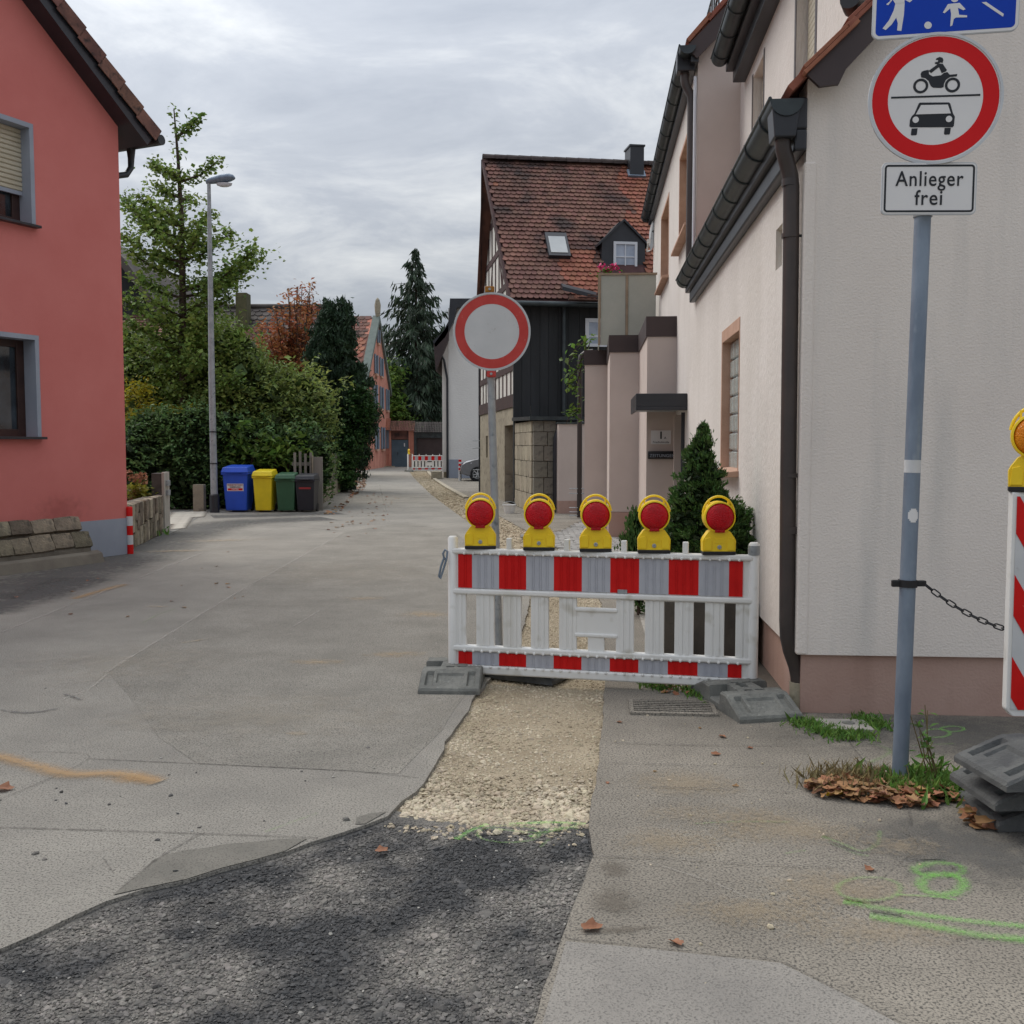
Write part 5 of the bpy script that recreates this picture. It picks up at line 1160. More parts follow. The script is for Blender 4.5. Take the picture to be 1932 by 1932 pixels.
MB().add([(-.1, -.12, zl-.06), (xw+.4, -.12, zl-.06), (xr_, YB, ZB-.02), (-.1, YB, ZB-.06), (-.1, -.12, zl+.03), (xw+.4, -.12, zl+.03), (xr_, YB, ZB+.05), (-.1, YB, ZB+.03)], [(3, 2, 1, 0), (4, 5, 6, 7), (0, 1, 5, 4), (1, 2, 6, 5), (2, 3, 7, 6), (3, 0, 4, 7)]).build('slate_ledge', M['zinc'], th)
# black boards
E0 = TH.px(962, 562, 1, YB-.35); ze = E0.z
x = -.06; xs_ = []
while x < 5.5: w = rs2.uniform(.22, .32); xs_.append((x, w)); x += w
for x, w in xs_: MB().box(x+.004, x+w-.004, YB-.02+rs2.uniform(0, .012), YB+.03, ZB+.02, ze-.03).build('board', M['slate'], th)
MB().box(-.04, 6, YB+.03, YB+.2, .2, ze).build('boarded_wall', M['slate'], th)
pp = TH.px(1064, 700, 1, YB-.1); MB().tube([(pp.x, YB-.09, ZB+.1), (pp.x, YB-.09, ze-.1)], .05, 10).build('downpipe', M['zinc'], th, smooth=60)
pa = TH.px(1050, 900, 1, -.1); MB().tube([(TH.px(1100, 790, 1, 0).x, -.05, zl-.15), (pa.x+.3, -.08, zl-.2), (pa.x+.06, -.09, zl-.28), (pa.x, -.09, zl-.5), (pa.x, -.09, .15), (pa.x+.15, -.12, .05)], .085, 12).build('downpipe', M['anthr'], th, smooth=60)
w0, w1_ = TH.px(1104, 654, 1, YB-.03), TH.px(1130, 601, 1, YB-.03)
wf = MB(); wf.box(w0.x, w0.x+.1, YB-.06, YB-.022, w0.z, w1_.z); wf.box(w0.x+.1, w0.x+1.0, YB-.06, YB-.022, w1_.z-.1, w1_.z); wf.box(w0.x+.1, w0.x+1.0, YB-.06, YB-.022, w0.z, w0.z+.08); wf.box(w0.x+.1, w0.x+.9, YB-.055, YB-.022, w0.z+.25, w0.z+.3); wf = wf.build('window', M['frame_w'], th); MB().box(w0.x+.1, w0.x+.9, YB-.04, YB-.025, w0.z+.08, w1_.z-.1).build('pane', M['glassl'], wf)
# timber framing of the gable
RY = (YB+YF)/2 - .15; R0 = TH.px(911, 301, 1, RY); rz_ = R0.z
def gz(y): return (ze-.15) + (rz_-.25-ze+.15)*(1-abs(y-RY)/(RY-YB+.35 if y < RY else YF+.35-RY))
MB().prism([(.012, YB, zpl), (.012, YF, zpl), (.012, YF, gz(YF)), (.012, RY, gz(RY)), (.012, YB, gz(YB))], (.12, 0, 0)).build('infill', M['infill'], th)
def beam(y0, z0, y1, z1, w, d=.0): 
    a, c = Vector((0, y0, z0)), Vector((0, y1, z1)); t = (c-a).normalized(); n = Vector((0, -t.z, t.y))*w/2
    MB().prism([(-.0-d, *(a+n)[1:]), (-.0-d, *(c+n)[1:]), (-.0-d, *(c-n)[1:]), (-.0-d, *(a-n)[1:])], (.1, 0, 0)).build('beam', M['timber'], th)
lv = [zpl+.15, zpl+1.05, zpl+2.2, zpl+3.4, zpl+4.6, zpl+5.7]
beam(YB, lv[0], YF, lv[0], .34, .03)
for z in lv[1:]:
    ys = [y for y in np.linspace(YB, YF, 60) if gz(y) > z+.12]
    if ys: beam(ys[0], z, ys[-1], z, .18, .012)
yp = np.linspace(YB+.1, YF-.1, 11)
for y in yp: beam(y, lv[0]+.1, y, gz(y), .17, .004)
for y, dy in ((YB+.6, 1.2), (RY-1.4, -1.1), (RY+.6, 1.2), (YF-2.2, 1.3)): beam(y, lv[1]+.05, y+dy, min(lv[3], gz(y+dy)-.1), .15, .008)
for y, dy in ((RY-1.9, 1.1), (RY+1.9, -1.1)): beam(y, lv[2], y+dy, lv[4], .15, .009)
MB().box(-.012, .1, yp[6]+.1, yp[7]-.1, lv[1]+.1, lv[2]-.1).build('window', M['frame_b'], th); MB().box(-.012, .1, yp[3]+.1, yp[4]-.1, lv[2]+.1, lv[3]-.1).build('window', M['frame_b'], th)
fp = TH.px(907, 800, 1, YF); MB().tube([(fp.x, YF+.05, 0), (fp.x, YF+.05, 5.6)], .07, 10).build('downpipe', M['anthr'], th, smooth=60)
for z in (.5, .75, 1.5, 1.75): MB().tube([(fp.x-.28, YF, z), (fp.x+.35, YF, z)], .014, 5).build('guard_rung', M['steel'], th)
# roof of scalloped tiles
XR = 8.2
def tile_mesh(tw, tl, thk, nseg=5):
    o = [(-tw/2, tl), (-tw/2, tw*.4)] + [(-tw/2*math.cos(PI*k/nseg), tw*.4 - tw*.48*math.sin(PI*k/nseg)) for k in range(1, nseg)] + [(tw/2, tw*.4), (tw/2, tl)]
    return o, thk
def tiled_roof(parent, E0, R0, ux, width, tw, th_, mat_of, skip, n_single, name='roof_tile', thk=.02, slant=None):
    """rows of tiles from the eave point E0 up to the ridge point R0, running along ux; the first n_single (lowest rows) are objects"""
    E0, R0, ux = Vector(E0), Vector(R0), Vector(ux).normalized(); S = (R0-E0); n = max(2, round(S.length/th_))
    # slope direction square to the eave
    sl = (S - ux*S.dot(ux)); Ls = sl.length; vdir = sl/Ls; nn = ux.cross(vdir); nn = nn if nn.z > 0 else -nn
    o, thk = tile_mesh(tw*.965, Ls/n*1.35, thk); lift = math.atan(.036/(Ls/n))
    singles = {}; big = {}; cnt = 0
    V0 = np.array([(x, y, 0) for x, y in o] + [(x, y, -thk) for x, y in o]); m = len(o)
    faces = [tuple(range(m))[::-1]] + [(i, (i+1) % m, (i+1) % m + m, i+m) for i in range(m)]
    for r in range(n):
        p0 = E0 + S*(r/n); nc = int(width/tw)
        for c in range(nc):
            xx = (c + (.5 if r % 2 else 0) + .5)*tw
            if skip(xx + (p0-E0).dot(ux), r/n): continue
            ctr = p0 + ux*xx + nn*(.03 + rng.uniform(-.006, .006)); key = mat_of(xx + (p0-E0).dot(ux), r/n); tl = -lift + rng.uniform(-.012, .012)
            Rm = Matrix((ux, vdir, nn)).transposed() @ Matrix.Rotation(tl, 3, 'X') @ Matrix.Rotation(rng.uniform(-.02, .02), 3, 'Z')
            if cnt < n_single:
                if key not in singles:
                    me = bpy.data.meshes.new(name); me.from_pydata([tuple(v) for v in V0], [], faces); me.update(); me.materials.append(M[key[0]]); singles[key] = me
                ob = mkobj(name, singles[key], None, parent); mm = Rm.to_4x4(); mm.translation = ctr; ob.matrix_local = mm; cnt += 1
            else: big.setdefault(key[1], []).append((Rm, ctr))
    for mk, L_ in big.items():
        mb = MB()
        for Rm, ctr in L_:
            A = np.array(Rm); mb.add([tuple(q) for q in (V0 @ A.T + np.array(ctr))], faces)
        stuff(mb.build(name+'s', M[mk], parent))
# openings in the roof
def roof_px(u, v):
    o = TH.I @ Vector((0, 0, H)); d = TH.I.to_3x3() @ ray(u, v); S_ = R0-E0; S_.x = 0; nn_ = Vector((1, 0, 0)).cross(S_)
    p = o + d*((E0-o).dot(nn_)/d.dot(nn_)); return p
sky_a, sky_b = roof_px(1035, 488), roof_px(1067, 446)
ydf = YB+.75; dm0, dm1 = TH.px(1134, 520, 1, ydf), TH.px(1218, 520, 1, ydf)
zroof = lambda x, t: None
def fr_(z): return (z-ze)/(rz_-ze)
sx0, sx1 = sky_a.x, sky_b.x; st0, st1 = (sky_a.z-E0.z)/(R0.z-E0.z), (sky_b.z-E0.z)/(R0.z-E0.z)
dt1 = fr_(TH.px(1175, 418, 1, ydf).z)
E0x = E0.x; vx = lambda t: E0.x + (R0.x-E0.x)*t
def skip(xx, t):
    x = E0.x + xx
    return (sx0-.02 < x < sx1+.02 and st0-.01 < t < st1+.005) or (dm0.x+.05 < x < dm1.x-.05 and t < dt1-.05 - .1*abs(x-(dm0.x+dm1.x)/2))
new_x = TH.px(1160, 400, 1, RY-1).x
def mato(xx, t):
    x = E0.x + xx; w = noise.noise(Vector((x*.9, t*5, 3)))*.5
    if x + w > new_x + (.3 if t > .6 else 0): return ('tile_r', 'tile_ri')
    if sx0+.25 < x < sx1+.9-t and t < st1-.1 and x + t*1.5 > sx0+.5: return ('tile_r', 'tile_ri')
    if rng.uniform() < .012 + .10*max(0, .45-t)*(x > 2.0): return ('tile_r', 'tile_ri')
    return ('tile_o', 'tile_oi')
MB().add([E0 - Vector((0, .0, .06)), (XR, E0.y, ze-.06), (XR, RY, rz_-.06), R0 - Vector((0, 0, .06)), E0 - Vector((0, 0, .16)), (XR, E0.y, ze-.16), (XR, RY, rz_-.16), R0 - Vector((0, 0, .16))], [(0, 1, 2, 3), (7, 6, 5, 4), (0, 4, 5, 1), (2, 6, 7, 3), (3, 7, 4, 0), (1, 5, 6, 2)]).build('roof', M['timber'], th)
MB().add([(R0.x, RY, rz_-.03), (XR, RY, rz_-.03), (XR, YF+.35, ze-.1), (R0.x+.25, YF+.35, ze-.1), (R0.x, RY, rz_-.15), (XR, RY, rz_-.15), (XR, YF+.35, ze-.2), (R0.x+.25, YF+.35, ze-.2)], [(0, 1, 2, 3), (7, 6, 5, 4), (0, 4, 5, 1), (1, 5, 6, 2), (2, 6, 7, 3), (3, 7, 4, 0)]).build('roof', M['tile_oi'], th)
tiled_roof(th, E0, R0, (1, 0, 0), XR-E0.x, .155, .195, mato, skip, 295)
MB().add([E0 + Vector((-.03, 0, -.2)), R0 + Vector((-.03, 0, -.2)), R0 + Vector((-.03, 0, .02)), E0 + Vector((-.03, 0, .02)), E0 + Vector((.03, 0, -.2)), R0 + Vector((.03, 0, -.2)), R0 + Vector((.03, 0, .02)), E0 + Vector((.03, 0, .02))], [(0, 1, 2, 3), (7, 6, 5, 4), (0, 4, 5, 1), (3, 2, 6, 7), (0, 3, 7, 4), (1, 5, 6, 2)]).build('verge_board', M['timber'], th)
F0 = Vector((TH.px(905, 620, 1, YF+.35).x, YF+.35, ze-.1)); Rr = R0 + Vector((-.05, 0, 0))
MB().add([F0 + Vector((0, 0, -.25)), Rr + Vector((0, .02, -.3)), Rr + Vector((0, .02, 0)), F0, F0 + Vector((.05, 0, -.25)), Rr + Vector((.05, .02, -.3)), Rr + Vector((.05, .02, 0)), F0 + Vector((.05, 0, 0))], [(3, 2, 1, 0), (4, 5, 6, 7), (0, 1, 5, 4), (7, 6, 2, 3), (0, 4, 7, 3), (1, 2, 6, 5)]).build('verge_board', M['timber'], th)
M['tile_d'] = mat('dark_ridge_tile', '#3c3433', '#4d4341', scale=6, rough=.9, rand=.2)
nr = int((XR-R0.x)/.36); rm = None
for i in range(nr):
    T = Matrix.Translation((R0.x+i*.36, RY, rz_+.0)) @ Matrix.Rotation(R(90)-.05, 4, 'Y')
    vs = []; n = 7; r0_, r1_ = .17, .14; L_ = .4
    for r_, h in ((r0_, 0), (r1_, L_)): vs += [T @ Vector((-r_*math.sin(PI*k/(n-1)), r_*math.cos(PI*k/(n-1)), h)) for k in range(n)]
    vs += [T @ Vector((-(r_-.03)*math.sin(PI*k/(n-1)), (r_-.03)*math.cos(PI*k/(n-1)), h)) for r_, h in ((r0_, 0),) for k in range(n)]
    mb = MB(); mb.add(vs, [(k, k+1, n+k+1, n+k) for k in range(n-1)] + [(k+1, k, 2*n+k, 2*n+k+1) for k in range(n-1)]); mb.build('ridge_tile', M['tile_d'], th)
gq = MB().tube([(E0.x, E0.y-.07, ze-.14), (6, E0.y-.07, ze-.14)], .07, 10).build('gutter', M['zinc'], th, smooth=60)
la, lc = TH.px(1061, 541, 1, YB-.45), TH.px(1130, 561, 1, YB-.6)
MB().prism([(la.x, YB-.5, la.z), (lc.x+.3, YB-.75, lc.z-.05), (lc.x+.3, YB-.75, lc.z-.15), (la.x, YB-.5, la.z-.1)], (0, .25, .12)).build('flashing', M['anthr'], th)
for k in range(4):
    z = ze-.06+k*.06; x0 = la.x + .12 + k*.25
    MB().box(x0, lc.x+.4, YB-.78+k*.05, YB-.60+k*.05, z, z+.02).build('tile_course', M['tile_o'], th)
# skylight, dormer, chimney
vd = (R0-E0); vd.x = 0; vd.normalize(); nn = Vector((1, 0, 0)).cross(vd)
def on_roof(x, t, n=0.0): p = E0 + (R0-E0)*t; p.x = x; return p + nn*n
def rbox(x0, x1, t0, t1, n0, n1): 
    return MB().add([on_roof(x0, t0, n0), on_roof(x1, t0, n0), on_roof(x1, t1, n0), on_roof(x0, t1, n0), on_roof(x0, t0, n1), on_roof(x1, t0, n1), on_roof(x1, t1, n1), on_roof(x0, t1, n1)], [(3, 2, 1, 0), (4, 5, 6, 7), (0, 1, 5, 4), (1, 2, 6, 5), (2, 3, 7, 6), (3, 0, 4, 7)])
skl = rbox(sx0, sx1, st0, st1, 0, .12).build('skylight', M['anthr'], th); rbox(sx0+.07, sx1-.07, st0+.018, st1-.03, .115, .135).build('pane', mat('skylight_pane', '#a9adad', '#b9bcbb', scale=2, rough=.15), skl)
dz1 = TH.px(1175, 418, 1, ydf).z; dzs = TH.px(1135, 455, 1, ydf).z; xm_ = (dm0.x+dm1.x)/2
dmr = MB().prism([(dm0.x+.02, ydf, ze-.1), (dm1.x-.02, ydf, ze-.1), (dm1.x-.02, ydf, dzs), (xm_+.12, ydf, dz1), (xm_-.12, ydf, dz1), (dm0.x+.02, ydf, dzs)], (0, 3.2, 0)).build('dormer', M['anthr'], th)
mb = MB(); 
for s in (-1, 1):
    a = Vector((xm_, ydf-.08, dz1+.07)); c = Vector((xm_ + s*((dm1.x-dm0.x)/2+.08), ydf-.08, dzs-.05)); n_ = Vector((0, 0, -.07))
    mb.prism([a, c, c+n_, a+n_], (0, 3.0, 0))
mb.build('dormer_roof', M['anthr'], dmr)
a0, a1 = TH.px(1157, 520, 1, ydf-.01), TH.px(1202, 457, 1, ydf-.01); wt = .07
mb = MB(); zb_ = a0.z-.3; mb.box(a0.x, a0.x+wt, ydf-.05, ydf-.002, zb_, a1.z); mb.box(a1.x-wt, a1.x, ydf-.05, ydf-.002, zb_, a1.z); mb.box(a0.x+wt, a1.x-wt, ydf-.05, ydf-.002, a1.z-wt, a1.z)
xc = (a0.x+a1.x)/2; mb.box(xc-.015, xc+.015, ydf-.035, ydf-.012, zb_, a1.z-wt); mb.box(a0.x+wt, xc-.015, ydf-.035, ydf-.012, a1.z-.42, a1.z-.39); mb.box(xc+.015, a1.x-wt, ydf-.035, ydf-.012, a1.z-.42, a1.z-.39); wf = mb.build('window', M['frame_w'], dmr); MB().box(a0.x+wt, a1.x-wt, ydf-.012, ydf-.003, zb_, a1.z-wt).build('pane', M['glassl'], wf)
ch0, ch1 = TH.px(1185, 328, 1, RY-.2), TH.px(1211, 281, 1, RY-.2); chm = MB(); chm.box(ch0.x, ch1.x, RY-.45, RY+.2, rz_-.6, ch1.z); chm.box(ch0.x-.03, ch1.x+.03, RY-.48, RY+.23, ch1.z, ch1.z+.05); chm = chm.build('chimney', M['anthr'], th)
rbox(ch0.x-.06, ch1.x+.06, .90, .95, .02, .07).build('flashing', M['steelb'], chm)
# pale boundary wall between the timbered house and the porch
q = G(1058, 969); bw = thing('boundary_wall', 'pale mauve boundary wall between the timbered house and the porch', 'wall', q, R(8)); hb = P(1070, 800, q.y).z
MB().box(-.05, 2.2, 0, .25, .3, hb).build('plaster', M['render_s'], bw); MB().box(-.05, 2.2, -.012, .26, 0, .3).build('plinth', M['plinth'], bw); MB().box(-.07, 2.22, -.03, .28, hb, hb+.05).build('coping', M['zinc'], bw)

# ================================================================ FARTHER HOUSES
def part_box(name, m, parent, x0, x1, y0, y1, z0, z1, bevel=0): return MB().box(x0, x1, y0, y1, z0, z1).build(name, m, parent, bevel)
YW = 50.0; wx = P(846, 700, YW).x
wh = thing('white_house', 'white rough rendered house end with dark overhanging roof behind the round sign', 'house', (wx, YW, 0))
wzt = P(846, 600, YW).z; part_box('wall', M['whitew'], wh, 0, 5.5, 0, 9, .75, 8.2); part_box('plinth', M['greyp'], wh, -.0, 5.5, -.02, 9, 0, .75)
def wp(u, v): p = P(u, v, YW-.5); return (p.x-wx, -.5, p.z)
MB().prism([wp(816, 644), wp(834, 628), wp(846, 606), wp(849, 563), wp(900, 563), wp(925, 563), wp(925, 580), wp(862, 580), wp(856, 606), wp(840, 636), wp(822, 655)], (0, 9.5, 0)).build('roof', M['anthr'], wh)
mb = MB().prism([wp(818, 650), wp(846, 612), wp(846, 640), wp(822, 700)], (0, 9, 0)); mb.build('eave_box', M['brown'], wh)
part_box('side_wall', M['render_l'], wh, P(834, 700, YW).x-wx, -.0, .03, 9, .3, 7); part_box('side_plinth', M['stoneg'], wh, P(834, 700, YW).x-wx, 0, .8, 9, 0, .6)
MB().tube([(P(822, 650, YW).x-wx, -.3, P(822, 650, YW).z), (P(838, 680, YW).x-wx, -.1, P(838, 680, YW).z), (P(844, 715, YW).x-wx, -.08, P(844, 715, YW).z), (P(844, 800, YW).x-wx, -.08, 0)], .055, 10).build('downpipe', M['anthr'], wh, smooth=60)
part_box('step', M['stoneg'], wh, P(818, 890, YW).x-wx, P(835, 890, YW).x-wx, -1.5, -.3, 0, .35); part_box('forecourt_box', M['greyp'], wh, -.0, .5, -.06, -.02, 0, .9)
# coral gabled house at the end of the lane
yA, yBk = 66.0, 78.0
gA = P(690, 800, yA); gB = P(735, 800, yBk); frz = math.atan2(gB.x-gA.x, -(gB.y-gA.y))  # gable runs along local +y
FH = Frame((gA.x, gA.y, 0), math.atan2(-(gB.x-gA.x), gB.y-gA.y)); glen = math.hypot(gB.x-gA.x, gB.y-gA.y)
fh = thing('gabled_house', 'old coral plastered house with steep gable and blue grey shutters closing the lane', 'house', FH.loc, FH.rz)
M['coral_old'] = mat('worn_coral_plaster', '#ba7a68', '#cc907c', scale=1.1, rough=.95, bump=.006, bscale=12, c3='#a66c5a', s3=3, f3=.42, streak=C('#8f5546'))
M['verge'] = mat('green_grey_verge', '#5d6762', '#69736d', scale=3, rough=.8); M['shut_b'] = mat('blue_grey_shutter', '#6e7c8a', '#7b8896', scale=2, rough=.7, rand=.1)
ez = P(724, 735, yBk).z; az = P(697, 603, (yA+yBk)/2).z
gw2 = MB(); gw2.prism([(0, 0, -.02), (0, glen, -.02), (0, glen, ez), (0, glen/2+.25, az), (0, glen/2-.25, az), (0, 0, ez)], (-12, 0, 0)); gw2.build('wall', M['coral_old'], fh)
sl2 = (az-ze)/1
def fwin(y, z, w, h, nsh=2):
    wdo = MB().box(-.01, .04, y-w/2, y+w/2, z, z+h).build('window', M['frame_b'], fh); MB().box(.03, .05, y-w/2+.08, y+w/2-.08, z+.08, z+h-.08).build('pane', M['glass'], wdo)
    MB().box(-.0, .14, y-w/2-.12, y+w/2+.12, z-.16, z-.02).build('window_sill', M['sand'], fh)
    for s in (-1, 1): MB().box(.03, .1, y+s*(w/2+.02)-(w*.5 if s < 0 else 0), y+s*(w/2+.02)+(w*.5 if s > 0 else 0), z-.03, z+h+.03).build('shutter', M['shut_b'], wdo)
for f_, z, w, h in ((.40, 1.35, .9, 1.5), (.66, 1.35, .9, 1.5), (.91, 1.35, .8, 1.5), (.36, 4.2, .9, 1.5), (.62, 4.2, .9, 1.5), (.88, 4.2, .8, 1.5), (.40, 6.5, .8, 1.25), (.62, 6.5, .8, 1.25), (.5, 8.7, .6, .9)): fwin(glen*f_, z, w, h)
def verge2(s):
    y0 = 0 if s < 0 else glen; a = Vector((.16, glen/2, az+.28)); c = Vector((.16, y0+s*.35, ez-.12)); n_ = Vector((0, 0, -.38))
    MB().prism([a, c, c+n_, a+n_], (-.5, 0, 0)).build('verge', M['verge'], fh)
verge2(-1); verge2(1)
MB().lathe([(.12, 0), (.16, .2), (.2, .5), (.22, .9), (.14, 1.25), (.03, 1.4)], 10, Matrix.Translation((0, glen/2, az+.1))).build('finial', M['stoneg'], fh, smooth=60)
tiled_roof(fh, (-12, -.3, ez-.1), (-12, glen/2, az+.2), (1, 0, 0), 11.7, .42, .4, lambda x, t: ('tile_o', 'tile_ri' if noise.noise(Vector((x*.4, t*4, 8))) > .15 else 'tile_oi'), lambda x, t: False, 0, thk=.04)
MB().prism([(-12, -.3, ez-.14), (-12, glen/2, az+.16), (-12, glen+.3, ez-.14)], (11.8, 0, 0)).build('roof', M['tile_oi'], fh)
# courtyard wall, gate, garage
YY = 76.0
def wx_(u): return P(u, 850, YY).x
def wz_(v): return P(770, v, YY).z
cw = thing('courtyard_wall', 'coral courtyard wall with tiled coping and a blue grey gate at the lane end', 'wall', (wx_(722), YY, 0))
o0 = wx_(722); X = lambda u: wx_(u)-o0
part_box('wall', M['coral_old'], cw, X(720), X(738), 0, .4, -.02, wz_(812)); part_box('wall', M['coral_old'], cw, X(771), X(781), 0, .4, -.02, wz_(808)); part_box('brick_lintel', M['tile_oi'], cw, X(738)+.01, X(771)-.01, .01, .4, wz_(829), wz_(806))
gt_ = part_box('gate', mat('blue_grey_gate', '#495a66', '#526470', scale=2, rough=.6), cw, X(738)+.02, X(771)-.02, .08, .2, 0, wz_(830)); part_box('gate_sign', M['sign_w'], gt_, X(762), X(764), .05, .079, 1.5, 1.75); part_box('handle', M['black'], gt_, X(750), X(751), .03, .079, .9, 1.1)
part_box('shutter', M['shut_b'], cw, X(723), X(734), -.08, -.002, 1.35, 2.85)
def coping(u0, u1, vt, vb, m_, nm, depth=1.4):
    n = max(2, int((u1-u0)/3)); rows = 5
    for r_ in range(rows):
        z0 = wz_(vb) + (wz_(vt)-wz_(vb))*r_/rows; z1 = wz_(vb) + (wz_(vt)-wz_(vb))*(r_+1)/rows + .05; y = -.5 + r_*.16; mb = MB()
        for i in range(n):
            a = X(u0) + (X(u1)-X(u0))*i/n; c = X(u0) + (X(u1)-X(u0))*(i+1)/n; mb.prism([(a+.02, y, z0+rng.uniform(-.02, .02)), (a+.02, y-.05, z0+.02), (a+.02, y+.16, z1), (a+.02, y+.2, z1-.03)], (c-a-.03, 0, 0))
        stuff(mb.build('coping_tiles', m_, cw if nm == 'c' else gar))
gar = thing('garage', 'dark grey garage with brown door beside the blue grey gate', 'garage', (wx_(722), YY, 0))
coping(735, 783, 795, 813, M['tile_oi'], 'c'); coping(722, 737, 790, 812, M['tile_ri'], 'c'); coping(783, 836, 797, 816, M['tile_gi'], 'g')
part_box('wall', M['zinc'], gar, X(781)+.01, X(786), -.05, 3, -.02, wz_(814)); part_box('lintel', M['zinc'], gar, X(786), X(840), -.05, 3, wz_(826), wz_(814)); part_box('door', M['brown'], gar, X(786)+.01, X(840), .2, .3, 0, wz_(826)-.01)
part_box('step', M['stoneg'], cw, X(715), X(745), -1.2, -.1, 0, .06)
# houses behind the trees
YL = 46.0; lx = P(600, 600, YL).x
lh = thing('tiled_house', 'house with a long dark reddish tiled roof and mossy chimney behind the garden trees', 'house', (lx, YL, 0))
rz2, ez2_ = P(520, 580, YL+5).z, P(520, 735, YL).z
part_box('wall', M['infill'], lh, -14, .0, .6, 10, 0, ez2_); MB().prism([(-.02, .6, ez2_-.1), (-.02, 5, rz2-.2), (-.02, 9.4, ez2_-.1)], (-13.9, 0, 0)).build('gable_wall', M['infill'], lh)
tiled_roof(lh, (-14, 0, ez2_), (-14, 5, rz2), (1, 0, 0), 14, .36, .36, lambda x, t: ('tile_o', 'tile_gi' if noise.noise(Vector((x*.35, t*3, 2))) > -.1 else 'tile_oi'), lambda x, t: False, 0, thk=.035)
MB().prism([(-14, -.05, ez2_-.08), (-14, 5, rz2-.04), (-14, 10, ez2_-.08)], (14.0, 0, 0)).build('roof', M['tile_gi'], lh)
ca, cc_ = P(452, 600, YL+4), P(466, 555, YL+4); part_box('chimney', mat('mossy_chimney', '#4a4a34', '#5e5a42', scale=5, rough=.95), lh, ca.x-lx-.05, cc_.x-lx+.1, 3.5, 4.3, rz2-1.2, cc_.z)
MB().tube([(-14, 5, rz2+.05), (0, 5, rz2+.05)], .12, 8).build('ridge', M['tile_gi'], lh, smooth=60)
YD = 33.0; dx0 = P(232, 700, YD).x
dh_ = thing('dark_house', 'dark boarded house with tiled roofs half hidden by the ginkgo', 'house', (dx0, YD, 0))
def dq(u, v, y=0.0): p = P(u, v, YD+y); return (p.x-dx0, y, p.z)
MB().prism([dq(180, 480), dq(228, 500), dq(318, 640), dq(318, 960), dq(180, 960)], (0, 6, 0)).build('wall', M['slate'], dh_)
MB().prism([dq(180, 440, -.6), dq(232, 486, -.6), dq(348, 645, -.6), dq(340, 655, -.6), dq(228, 502, -.6), dq(180, 462, -.6)], (0, 7, 0)).build('roof', M['tile_gi'], dh_)
tiled_roof(dh_, dq(232, 640, -2.6), dq(222, 595, -.2), (1, 0, 0), 1.35, .3, .3, lambda x, t: ('tile_o', 'tile_oi'), lambda x, t: False, 0, thk=.03)
MB().prism([dq(258, 640, -.02), dq(292, 640, -.02), dq(316, 690, -.02), dq(262, 684, -.02)], (0, -.06, 0)).build('cream_panel', M['render_l'], dh_)
a, c = dq(232, 760, -.05), dq(258, 645, -.05); part_box('window', M['frame_b'], dh_, a[0], c[0], -.12, -.03, a[2], c[2]); part_box('pane', M['glass'], dh_, a[0]+.1, c[0]-.1, -.14, -.121, a[2]+.15, c[2]-.15)
tiled_roof(dh_, dq(240, 742, -3.2), dq(250, 722, -2.4), (1, 0, 0), 1.6, .3, .25, lambda x, t: ('tile_r', 'tile_ri'), lambda x, t: False, 0, thk=.03)
part_box('shed_wall', M['planter'], dh_, dq(232, 850)[0], dq(300, 850)[0], -2.9, -.1, 0, dq(240, 742, -3)[2]-.1)

# ================================================================ STREET THINGS
q = G(405, 967); sl2_ = thing('street_lamp', 'tall galvanised street lamp beside the blue bin', 'street lamp', q)
hp_ = P(394, 345, q.y).z
base_x = P(394, 345, q.y).x - q.x
MB().lathe([(.115, 0), (.115, .42), (.09, .44)], 14).build('base', M['anthr'], sl2_, smooth=40)
MB().tube([(0, 0, .4), (-.01, 0, hp_*.4), (base_x*.6, 0, hp_*.8), (base_x, 0, hp_-.02)], [.085, .075, .055, .042], 14).build('pole', M['steel'], sl2_, smooth=60)
hd = MB(Matrix.Translation((base_x, 0, hp_)) @ Matrix.Rotation(R(-6), 4, 'Y'))
sec = [(-.06, .05, -.02, .09), (.05, .09, -.03, .13), (.3, .14, -.04, .17), (.5, .14, -.02, .16), (.59, .09, .01, .12), (.62, .04, .03, .07)]
vs = []; n = 10
for x, w, z0, z1 in sec:
    for k in range(n): a = 2*PI*k/n; vs.append((x, w*math.cos(a), (z0+z1)/2 + (z1-z0)/2*math.sin(a)))
hd.add(vs, [(i*n+k, (i+1)*n+k, (i+1)*n+(k+1) % n, i*n+(k+1) % n) for i in range(len(sec)-1) for k in range(n)] + [tuple(range(n)), tuple((len(sec)-1)*n+k for k in range(n))[::-1]]); hd.build('lamp_head', M['steelb'], sl2_, smooth=50)
MB(Matrix.Translation((base_x+.36, 0, hp_-.03)) @ Matrix.Scale(1.9, 4, (1, 0, 0))).lathe([(.10, .02), (.09, -.03), (.05, -.06), (.01, -.07)], 16).build('lamp_glass', M['frame_w'], sl2_, smooth=60)
for z in (1.15, 1.9): MB().tube([(0, 0, z), (0, 0, z+.03)], .088, 14).build('pole_band', M['anthr'], sl2_)
